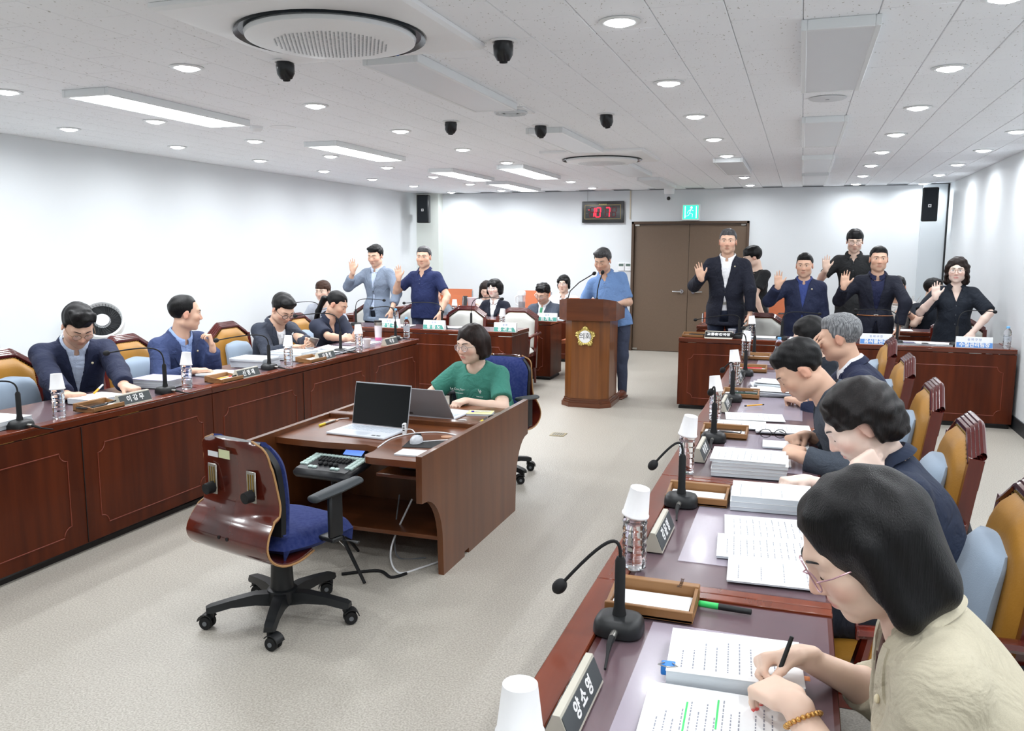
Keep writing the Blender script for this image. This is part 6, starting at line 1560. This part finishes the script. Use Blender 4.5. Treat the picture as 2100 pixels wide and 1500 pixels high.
GP = 'paper stacks on the desks'
# foreground: open binder under the writing woman
doc((-.095, 1.735, TZD+.001), rad(4), .27, .2, .03, 'thick opened half of the binder under the writing hand', None, 9, None, 3, [(TO, -.2)])
clip = MB().box((-.0, -.0, 0), (.03, .025, .022), .002); co = thing('binder_clip', 'bright blue binder clip on the open binder', 'clip', (-.222, 1.655, TZD+.022), rad(4)); clip.build('clip_body', mat('bright_blue_clip', srgb(40, 130, 214), .4), co)
MB().tube([(-.008, -.0, .012), (-.02, -.02, .016), (.0, -.03, .017), (.02, -.02, .016), (.008, 0, .012)], .0012, 6).build('wire', M_STEEL, co)
d_ = doc((-.098, 1.50, TZD+.001), rad(2), .3, .24, .006, 'lower open page with text and green marker lines', None, 16, None, 8)
hl = MB(); 
for x, y0, y1 in ((-.07, -.08, .06), (-.012, -.02, .085)): hl.box((x, (y0+y1)/2, .0082), (.0035, y1-y0, .0006))
hl.build('green_marking', K_GREENP, d_, smooth=False)
MB().box((-.11, -.07, .0082), (.004, .012, .0006)).build('yellow_marking', mat('yellow_marker', srgb(250, 240, 60), .5), d_, smooth=False)
# second desk
z_ = pile((-.06, 2.985, TZD), rad(3), .265, .2, [.012, .016, .018], 'before the woman in navy', GP, 3, seed=4, jit=.008)
doc((-.045, 2.70, TZD), rad(5), .30, .215, .005, 'printed sheets with tables before the woman in navy', None, 12, None, 21, cols=3)
doc((-.055, 2.5, TZD+.001), rad(4), .29, .2, .006, 'spiral booklet with printed tables near the second ridge', None, 12, None, 22, cols=3)
doc((-.005, 2.33, TZD+.002), rad(3), .3, .21, .004, 'white pad with stitched edge beside the writing woman head', None, 4, None, 25)
# third desk: tall stack, sheets
pile((-.16, 3.42, TZD), rad(3), .285, .215, [.014, .012, .012, .012, .01], 'before the crossed arms', GP, 9, seed=5, jit=.006)
doc((-.15, 3.63, TZD), rad(2), .29, .2, .004, 'printed table sheet behind the tall stack', None, 12, None, 31, cols=3)
doc((-.03, 3.93, TZD), rad(2), .2, .14, .006, 'white pad under the black glasses', None, 0)
doc((-.2, 4.57, TZD), rad(6), .30, .2, .003, 'printed sheet with the yellow pencil', None, 10, None, 33, cols=3)
doc((-.25, 4.33, TZD+.001), rad(4), .24, .19, .004, 'left open page of the spread documents', None, 8, None, 34); doc((-.05, 4.27, TZD+.004), rad(4), .26, .2, .006, 'right open page of the spread documents', None, 10, None, 35)
# fourth desk: fanned papers
for k in range(4): doc((-.13+.012*k, 5.62-.03*k, TZD+.012*k), rad(10-7*k), .28, .2, .01, ['lowest', 'second lowest', 'second highest', 'highest'][k]+' booklet of the far fanned heap on the right', 'fanned booklets', 6 if k == 3 else 0, None, 40+k, curl=.04)
for k in range(3): doc((-.16+.03*k, 5.36-.01*k, TZD+.01*k), rad(8-6*k), .27, .2, .008, ['lowest', 'middle', 'highest'][k]+' booklet of the near fanned heap on the right', 'fanned booklets', 8 if k == 2 else 0, None, 50+k, curl=.03)
# left row
pile((-3.80, 3.03, TZD), rad(93), .215, .29, [.02, .02], 'at the left edge of the photo', GP, 0, seed=6)
b_ = doc((-3.83, 3.74, TZD), rad(88), .24, .2, .03, 'thick open book under the hands of the reading man', None, 6, None, 60)
pile((-3.90, 4.33, TZD), rad(95), .22, .29, [.014, .014, .014, .006], 'under the lilac cover', GP, 0, seed=7, topcover=K_LIL)
doc((-3.86, 4.86, TZD), rad(92), .24, .22, .012, 'open papers under the hand of the man resting chin', None, 5, None, 62)
pile((-3.88, 5.3, TZD), rad(92), .22, .29, [.016, .014, .014, .012, .004], 'with the blue tab', GP, 0, seed=8, tabs=[(TB, .3), (TG, -.3)])
pile((-3.86, 5.78, TZD), rad(85), .22, .3, [.014, .014, .016, .016], 'with the pink tab', GP, 0, seed=9, tabs=[(TP, .2), (TG, -.35)])
for k in range(3): doc((-3.8+.02*k, 6.23+.05*k, TZD+.01*k), rad(80+10*k), .22, .29, .01, ['lowest', 'middle', 'highest'][k]+' curled booklet before the ponytailed woman', 'curled booklets', 0, None, 70+k, curl=.07)
doc((-3.92, 7.02, TZD), rad(90), .21, .28, .003, 'white sheet beside the steel tumbler', None, 6, None, 75)
# witness desks
for (b, w, lb) in [((1650, 703), .3, 'white papers before the man in blue shirt'), ((1560, 700), .3, 'white papers right of the black microphone before the tall man'), ((1870, 704), .3, 'loose papers before the man with the tan belt'), ((1925, 708), .26, 'curled white papers before the woman with raised hand')]:
    p = pz(*b, TZD+.01); doc((p.x, max(p.y, 8.78), TZD), random.uniform(-.15, .15), w, .21, .008, lb, 'papers on the witness desks', 0, None, 80, curl=.03)
for (b, lb) in [((805, 672), 'white papers before the man in linen blazer'), ((885, 680), 'white papers before the man in navy polo')]:
    p = pz(*b, TZD); doc((p.x, max(p.y, 8.72), TZD), .1, .28, .2, .005, lb, 'papers on the witness desks', 0)
p = pz(1138, 661, TZD); pile((p.x-.06, 10.12, TZD), .1, .21, .25, [.012, .012], 'before the man in green tie', GP, 0, seed=10)
doc((-3.42, 10.2, TZD), .1, .21, .28, .003, 'sheet under the hand of the man in green tie', None, 4)
doc((-.5, 10.3, TZD), .3, .21, .28, .01, 'papers under the hand of the young man in black', None, 0)
doc((1.05, 10.25, TZD), .0, .3, .21, .004, 'papers behind the woman with raised hand', None, 0)
for (x, y, lb) in [(.95, 8.78, 'dark notebook lying before the woman with raised hand'),]:
    doc((x, y, TZD), .05, .22, .12, .012, lb, None, 0, mat('dark_violet_cover', srgb(58, 46, 92), .5))

# ------------------------------------------------------------------ workstation things
M_LID = mat('silver_laptop', srgb(168, 172, 177), .45); M_LAPW = mat('pale_laptop_deck', srgb(222, 228, 236), .4)
def laptop(loc, rz, label, open_deg, w=.36, d=.24, sticker=False):
    t = thing('laptop', label, 'laptop', loc, rz, 'laptops on the workstation')
    bs = MB().box((0, 0, .007), (w, d, .012), .003).build('base', M_LAPW, t)
    kb = MB()
    for r in range(5):
        for c in range(14): kb.box((-w/2+.03+c*(w-.06)/13, d/2-.035-r*.021, .0138), (.0195, .0165, .0018), .0006)
    kb.build('keyboard_keys', mat('pale_keys', srgb(206, 214, 224), .5), bs)['kind'] = 'stuff'
    MB().box((.0, -d/2+.045, .0133), (.11, .065, .0006)).build('touchpad', mat('touchpad_grey', srgb(210, 218, 228), .3), bs)
    for x in (.1, .13): MB().box((x, -d/2+.03, .0134), (.022, .014, .0006)).build('sticker', M_BLACK, bs)
    a = rad(open_deg); M_ = Matrix.Translation((0, d/2, .012)) @ Matrix.Rotation(PI-a, 4, 'X')
    sh = .235
    # local: lid lies towards -y when closed, rotates about hinge
    ld = MB().box((0, -sh/2, .003), (w, sh, .006), .002, Matrix.Identity(4)).build('lid', M_LID, t); ld.matrix_local = Matrix.Translation((0, d/2, .014)) @ Matrix.Rotation(-a, 4, 'X')
    MB().box((0, -sh/2+.002, -.0006), (w-.008, sh-.01, .001)).build('screen', mat('black_glossy_screen', srgb(8, 9, 11), .04, coat=.6), ld)
    if sticker:
        s_ = MB().box((.12, -.022, .0066), (.09, .018, .0008)).build('label', mat('dark_grey_label', srgb(92, 92, 94), .5), ld)
        text_mesh('송파구의회', .013, 'label_text', M_INKB, s_, frame((.12, -.022, .0072), (-1, 0, 0), (0, 1, 0)) @ Matrix.Scale(-1, 4, (1, 0, 0)))
    return t
laptop((-2.165, 3.905, TZ), rad(-5), 'open laptop with black screen facing the empty chair', 102)
laptop((-2.03, 4.50, TZ), rad(180-3), 'silver laptop seen from its back before the woman in green', 128, .37, .25, True)
# dongle, cables, mouse, pads
t = thing('usb_hub', 'white upright plug adapter at the right edge of the laptop', 'adapter', (-1.955, 3.93, TZ+.002), .2)
MB().box((0, 0, .03), (.018, .03, .06), .003).build('body', M_WHITE, t)
hs_ = MB()
for k in range(3): hs_.box((.0, -.0155, .05-.013*k), (.011, .001, .005))
hs_.build('ports', M_BLACK, t)
def cable(path, r, m, label, name='cable'):
    P_ = [Vector(p) for p in path]; out = []
    for i in range(len(P_)-1):
        p0, p1, p2, p3 = P_[max(i-1, 0)], P_[i], P_[i+1], P_[min(i+2, len(P_)-1)]
        for k in range(8):
            u = k/8; out.append(.5*((2*p1)+(-p0+p2)*u+(2*p0-5*p1+4*p2-p3)*u*u+(-p0+3*p1-3*p2+p3)*u**3))
    out.append(P_[-1]); o = MB().tube(out, r, 8).build(name, m); return tag(o, label, 'cable')
zc = TZ+.004
cable([(-1.945, 3.93, TZ+.03), (-1.91, 3.93, TZ+.03), (-1.87, 3.9, TZ+.012), (-1.83, 3.84, zc+.02), (-1.82, 3.815, zc+.02)], .003, M_WHITE, 'white cable from the adapter to the mouse')
cable([pz(775, 918, zc), pz(805, 899, zc), pz(850, 889, zc), pz(900, 887, zc), pz(935, 893, zc), pz(930, 901, zc), pz(895, 904, zc), pz(868, 906, zc)], .0032, M_WHITE, 'white looped cable on the right side of the workstation')
t = thing('mouse_pad', 'black mouse pad under the silver mouse', 'mouse pad', tuple(pz(872, 912, TZ)), rad(12)); MB().box((0, 0, .0015), (.2, .16, .003), .001).build('pad', M_BLACKM, t)
t = thing('computer_mouse', 'silver and black computer mouse with cable', 'mouse', tuple(pz(854, 907, TZ+.003)), rad(100))
MB().grid(lambda u, v: (.055*math.cos(2*PI*u)*math.sin(PI*v*.5), .032*math.sin(2*PI*u)*math.sin(PI*v*.5), .036*math.cos(PI*v*.5)**.7 if v < 1 else 0), 20, 8).build('shell', mat('silver_mouse', srgb(196, 200, 206), .3), t)
MB().grid(lambda u, v: (.02+.028*v, (-.5+u)*.03, .037-.02*v*v), 4, 4, .003).build('buttons', M_BLACK, t)
p = pz(845, 931, TZ); doc((p.x, p.y, TZ), rad(3), .14, .11, .006, 'white memo pad near the front edge of the workstation')
stick('pencil', 'orange pencil on the workstation edge', 'pencil', pz(872, 932, TZ+.006), pz(900, 917, TZ+.006), .004, [(.1, M_INKB, 'tip'), (1, mat('orange_pencil', srgb(230, 150, 50), .5), 'barrel')])
p = pz(985, 850, TZ); t = doc((p.x, p.y, TZ), rad(10), .15, .11, .012, 'yellow and white ring notepad before the woman in green', None, 0, mat('pale_yellow_page', srgb(240, 232, 170), .6))
stick('ball_pen', 'white pen lying on the yellow notepad', 'pen', p+Vector((-.05, -.02, .018)), p+Vector((.06, .02, .018)), .004, [(.15, K_PURP, 'tip'), (1, M_WHITE, 'barrel')])
cable([pz(940, 862, TZ+.01), pz(955, 862, zc), pz(962, 872, zc), pz(975, 874, zc), pz(985, 868, zc)], .0035, M_WHITE, 'white charging cable behind the silver laptop')
stick('cable_adapter', 'silver and yellow video adapter right of the silver laptop', 'adapter', pz(978, 871, TZ+.008), pz(998, 858, TZ+.008), .008, [(.35, M_STEEL, 'plug'), (.6, mat('yellow_plug', srgb(240, 214, 60), .4), 'ring'), (1, M_BLACK, 'body')])
stick('cable_adapter', 'black connector at the right rear edge of the workstation', 'adapter', pz(1003, 856, TZ+.008), pz(1022, 850, TZ+.008), .009, [(.4, M_BLACK, 'body'), (1, M_STEEL, 'plug')])
stick('cable_adapter', 'silver and yellow video adapter left of the black screen', 'adapter', pz(655, 873, TZ+.006), pz(688, 862, TZ+.006), .007, [(.35, mat('yellow_plug', srgb(240, 214, 60), .4), 'cap'), (1, M_STEEL, 'body')])
cable([pz(688, 862, zc), pz(700, 859, zc), pz(720, 858, zc)], .003, M_WHITE, 'short white cable left of the black screen')
# stenotype machine on its tripod
cst = Vector((-2.17, 3.56, .535))
t = thing('stenotype_machine', 'black stenotype machine with pale keys on a tripod', 'stenotype', tuple(cst), rad(-4)); M_K = mat('pale_green_keys', srgb(190, 212, 206), .4)
T_ = Matrix.Rotation(rad(8), 4, 'X')
MB().box((0, 0, 0), (.33, .25, .05), .02, T_).build('body', mat('black_shell', srgb(26, 28, 32), .35), t)
k_ = MB()
for c in range(13): k_.box((-.144+c*.024, .072, .028), (.021, .02, .01), .002, T_)
for c in range(12): k_.box((-.138+c*.024, .05, .027), (.0, .0, .0), 0, T_) if False else None
for r in range(5):
    for s_ in (-1, 1):
        for q in range(2): k_.box((s_*(.144-.024*q), .048-.024*r, .027), (.021, .02, .01), .002, T_)
for c in (-3, -2, 2, 3): k_.box((c*.026, -.075, .027), (.022, .02, .01), .002, T_)
k_.build('key_row', M_K, t)['kind'] = 'stuff'
b_ = MB()
for c in range(9): b_.box((-.08+c*.02, .025, .03), (.014, .05, .012), .004, T_)
for c in range(4): b_.box((-.045+c*.03, -.035, .032), (.02, .028, .016), .006, T_)
b_.build('black_keys', M_BLACKM, t)['kind'] = 'stuff'
sc_ = MB().box((.06, .115, .055), (.13, .004, .06), .001, Matrix.Rotation(rad(-50), 4, 'X')); so = thing('_tmp', '', '') if False else None
sc2 = MB(); sc2.box((0, 0, 0), (.14, .07, .008), .002); sb = sc2.build('display', M_BLACK, t); sb.matrix_local = Matrix.Translation((.045, .125, .05)) @ Matrix.Rotation(rad(30), 4, 'X')
MB().box((0, 0, .0045), (.11, .045, .001)).build('lit_screen', mat('blue_lit_screen', srgb(110, 150, 240), .3, emit=srgb(110, 150, 250), estr=.6), sb)
for a in (-.4, 1.7, 3.8):
    MB().tube([(0, 0, -.02), (.0, 0, -.28), (.26*math.cos(a), .26*math.sin(a), -.53)], [.012, .012, .008], 8).build('tripod_leg', M_BLACKM, t)
br = MB(); 
for a in (-.4, 1.7, 3.8): br.tube([(0, 0, -.36), (.13*math.cos(a), .13*math.sin(a), -.4)], .004, 6)
br.build('tripod_brace', M_STEEL, t)
# cables under the workstation, box under the shelf
cable([(-1.9, 3.9, .3), (-1.95, 3.75, .08), (-1.85, 3.62, .006), (-1.76, 3.72, .006), (-1.68, 3.9, .006)], .005, M_WHITE, 'white cable hanging under the workstation', 'cable')
cable([(-2.0, 3.95, .3), (-1.98, 3.85, .1), (-1.93, 3.8, .006), (-1.8, 3.85, .006)], .004, M_GRAYP, 'grey cable hanging beside the tripod under the workstation', 'cable')
cable([(-2.1, 3.5, .008), (-1.95, 3.6, .008), (-1.85, 3.55, .006), (-1.8, 3.62, .006)], .008, M_BLACKM, 'black cable bundle on the floor under the workstation', 'cable')
t = thing('router_box', 'small black box on the shelf under the workstation wing', 'electronics', (-1.78, 3.72, .529)); MB().box((0, 0, .025), (.15, .12, .05), .012).build('case', M_BLACK, t); MB().box((0, -.058, .01), (.14, .008, .006)).build('light_rim', M_GRAYP, t)

# ------------------------------------------------------------------ other things in the room
# air purifier fan behind the reading man
t = thing('air_purifier', 'white fan-topped air purifier against the left wall', 'air purifier', (-5.98, 5.95, 0), rad(42))
MB().lathe([(.0, 0), (.15, 0), (.16, .02), (.16, .75), (.15, .78), (.0, .78)], 28).build('body', M_WHITE, t)
text_mesh('LG', .05, 'logo', M_GRAYP, t, frame((.0, -.164, .62), (1, 0, 0), (0, 0, 1)))
Mf = Matrix.Translation((0, -.02, .96)) @ Matrix.Rotation(rad(58), 4, 'X')
rg = MB(); rg.lathe([(.15, -.05), (.185, -.045), (.19, .0), (.185, .045), (.17, .05), (.16, .03), (.15, -.03)], 36, Mf); fo = rg.build('fan_ring', M_WHITE, t)
MB().lathe([(.0, .0), (.155, .0)], 32, Mf).build('fan_grille', mat('dark_grille', srgb(34, 38, 42), .6), fo)
MB().lathe([(.0, .03), (.06, .028), (.07, .0)], 24, Mf).build('fan_hub', M_WHITE, fo)
g_ = MB()
for k in range(36):
    a = 2*PI*k/36; g_.tube([Mf @ Vector((.06*math.cos(a), .06*math.sin(a), .03)), Mf @ Vector((.16*math.cos(a+.5), .16*math.sin(a+.5), .035))], .0018, 4)
g_.build('fan_vanes', M_BLACK, fo)
MB().tube([(0, .0, .76), (0, .03, .86)], [.06, .04], 12).build('neck', M_WHITE, t)
# tablet, cups, pitcher on the last left desk
t = thing('tablet', 'black tablet in a folding cover on the back desk', 'tablet', (-4.95, 11.85, TZD), rad(8))
sl_ = MB().box((0, 0, .09), (.27, .01, .18), .003, Matrix.Rotation(rad(-18), 4, 'X')).build('screen_half', M_BLACK, t); MB().box((0, -.02, .006), (.27, .2, .01), .003).build('cover_base', M_BLACKM, t)
p = py(967, 616, 11.8); cup((p.x, 11.8, TZD), 'tall pale pink paper cup beside the tablet', None, False, m=mat('pale_pink_cup', srgb(240, 226, 232), .5), s_=2.0)
t = thing('pitcher', 'clear plastic pitcher of dark tea with white lid', 'pitcher', (py(1070, 620, 11.85).x, 11.85, TZD))
MB().lathe([(.0, 0), (.05, 0), (.052, .01), (.056, .2), (.055, .21)], 24).build('jug', mat('clear_jug', srgb(230, 232, 236), .1, alpha=.35), t)
MB().lathe([(.0, .006), (.048, .006), (.05, .11), (.0, .111)], 24).build('tea', mat('dark_tea', srgb(76, 40, 44), .2), t)
MB().lathe([(.058, .205), (.06, .25), (.05, .27), (.0, .275)], 24).build('lid', M_WHITE, t)
MB().tube([(-.055, 0, .2), (-.1, 0, .18), (-.1, 0, .08), (-.055, 0, .05)], .01, 8).build('handle', M_WHITE, t)
# bags
t = thing('backpack', 'dark navy backpack on the floor beside the rear desk', 'backpack', (-2.62, 10.15, 0), .3)
bk = SDF(); bk.box((0, 0, .2), A3(.1, .06, .15), .05); bk.box((0, -.08, .13), A3(.08, .03, .07), .03, k=.03); v_, f_ = bk.mesh(.012); np_mesh('bag_body', ripple(v_, f_, .006, 30, 3), f_, cloth('navy_bag', (42, 52, 74)), t)
MB().tube([(-.05, .03, .4), (-.04, .05, .46), (.04, .05, .46), (.05, .03, .4)], .01, 6).build('handle', M_STRAP, t)
MB().tube([(-.11, -.07, .3), (-.13, -.1, .15), (-.1, -.08, .03)], .012, 6, flat=.4).build('strap', M_STRAP, t)
t = thing('laptop_bag', 'flat black bag lying on the desk behind the standing men', 'bag', (-.1, 11.75, TZD), .1); MB().box((0, 0, .025), (.34, .22, .05), .02).build('bag_body', M_BLACKM, t); MB().tube([(-.1, -.11, .03), (-.06, -.15, .03), (.06, -.15, .03), (.1, -.11, .03)], .008, 6).build('handle', M_STRAP, t)
t = thing('dry_branch_bouquet', 'bunch of dry white twigs on the rear desk', 'twigs', (py(1862, 640, 11.85).x, 11.85, TZD)); tw = MB(); rs_ = random.Random(3)
for k in range(26):
    a = rs_.uniform(0, 2*PI); r = rs_.uniform(.05, .16); tw.tube([(0, 0, 0), (r*.3*math.cos(a), r*.3*math.sin(a), .14), (r*math.cos(a), r*math.sin(a), rs_.uniform(.22, .32))], .002, 4)
tw.build('twigs', mat('pale_twig', srgb(186, 178, 170), .8), t); MB().lathe([(.0, 0), (.03, 0), (.04, .05), (.035, .1)], 16).build('pot', M_WHITE, t)
# marks on clothing and screens
lg = steno; gsur = lg['g']
def on_shirt(P_, body, size, x, z, m, name):
    c = P_['on_front'](P_['g'], [(x, z)], .012)[0]; X_ = -Vector(P_['tr']); Y_ = Vector(P_['sdv'])
    return text_mesh(body, size, name, m, P_['jo'], frame(c+P_['tf']*.003, X_, Y_), extrude=.001)
M_LOGO = mat('white_shirt_print', srgb(235, 245, 240), .6)
on_shirt(steno, 'Le Coq Sportif', .024, .085, .125, M_LOGO, 'chest_lettering'); on_shirt(steno, 'le coq sportif', .011, .085, .148, M_LOGO, 'chest_lettering')
on_shirt(steno, 'le coq sportif', .009, -.075, .155, M_LOGO, 'chest_lettering')
c = steno['on_front'](steno['g'], [(-.075, .125)], .012)[0]; em = MB(); Fm = frame(Vector(c), -Vector(steno['tr']), Vector(steno['sdv'])); Fm = frame(Vector(c), Vector(steno['tr'])*-1, Vector(steno['sdv']))
for (x, y, rx, ry) in ((0, .0, .009, .008), (-.007, .009, .004, .008), (.007, .01, .004, .006), (.009, .003, .006, .003), (-.003, -.010, .002, .006), (.003, -.010, .002, .006), (-.007, .018, .003, .003)):
    em.ell((x, y, 0), (rx, ry, .0015), 10, 4, Fm)
em.build('rooster_emblem', M_LOGO, steno['jo'])
# bracelet of the woman in beige
Wl = W1['arm'][-1]; dr = unit(Wl[2]-Wl[1]); cc_ = Wl[2]-dr*.035; u_ = unit(np.cross(dr, A3(.2, .3, 1))); w_ = np.cross(dr, u_); bm_ = MB()
for k in range(22):
    a = 2*PI*k/22; bm_.ell(tuple(cc_+u_*math.cos(a)*.033+w_*math.sin(a)*.031+dr*.006*math.sin(a)), (.0055, .0055, .0045), 8, 5)
bm_.build('bracelet', mat('gold_chain', srgb(206, 158, 92), .3, metal=.9), W1['root'])
# desk mats on the right row
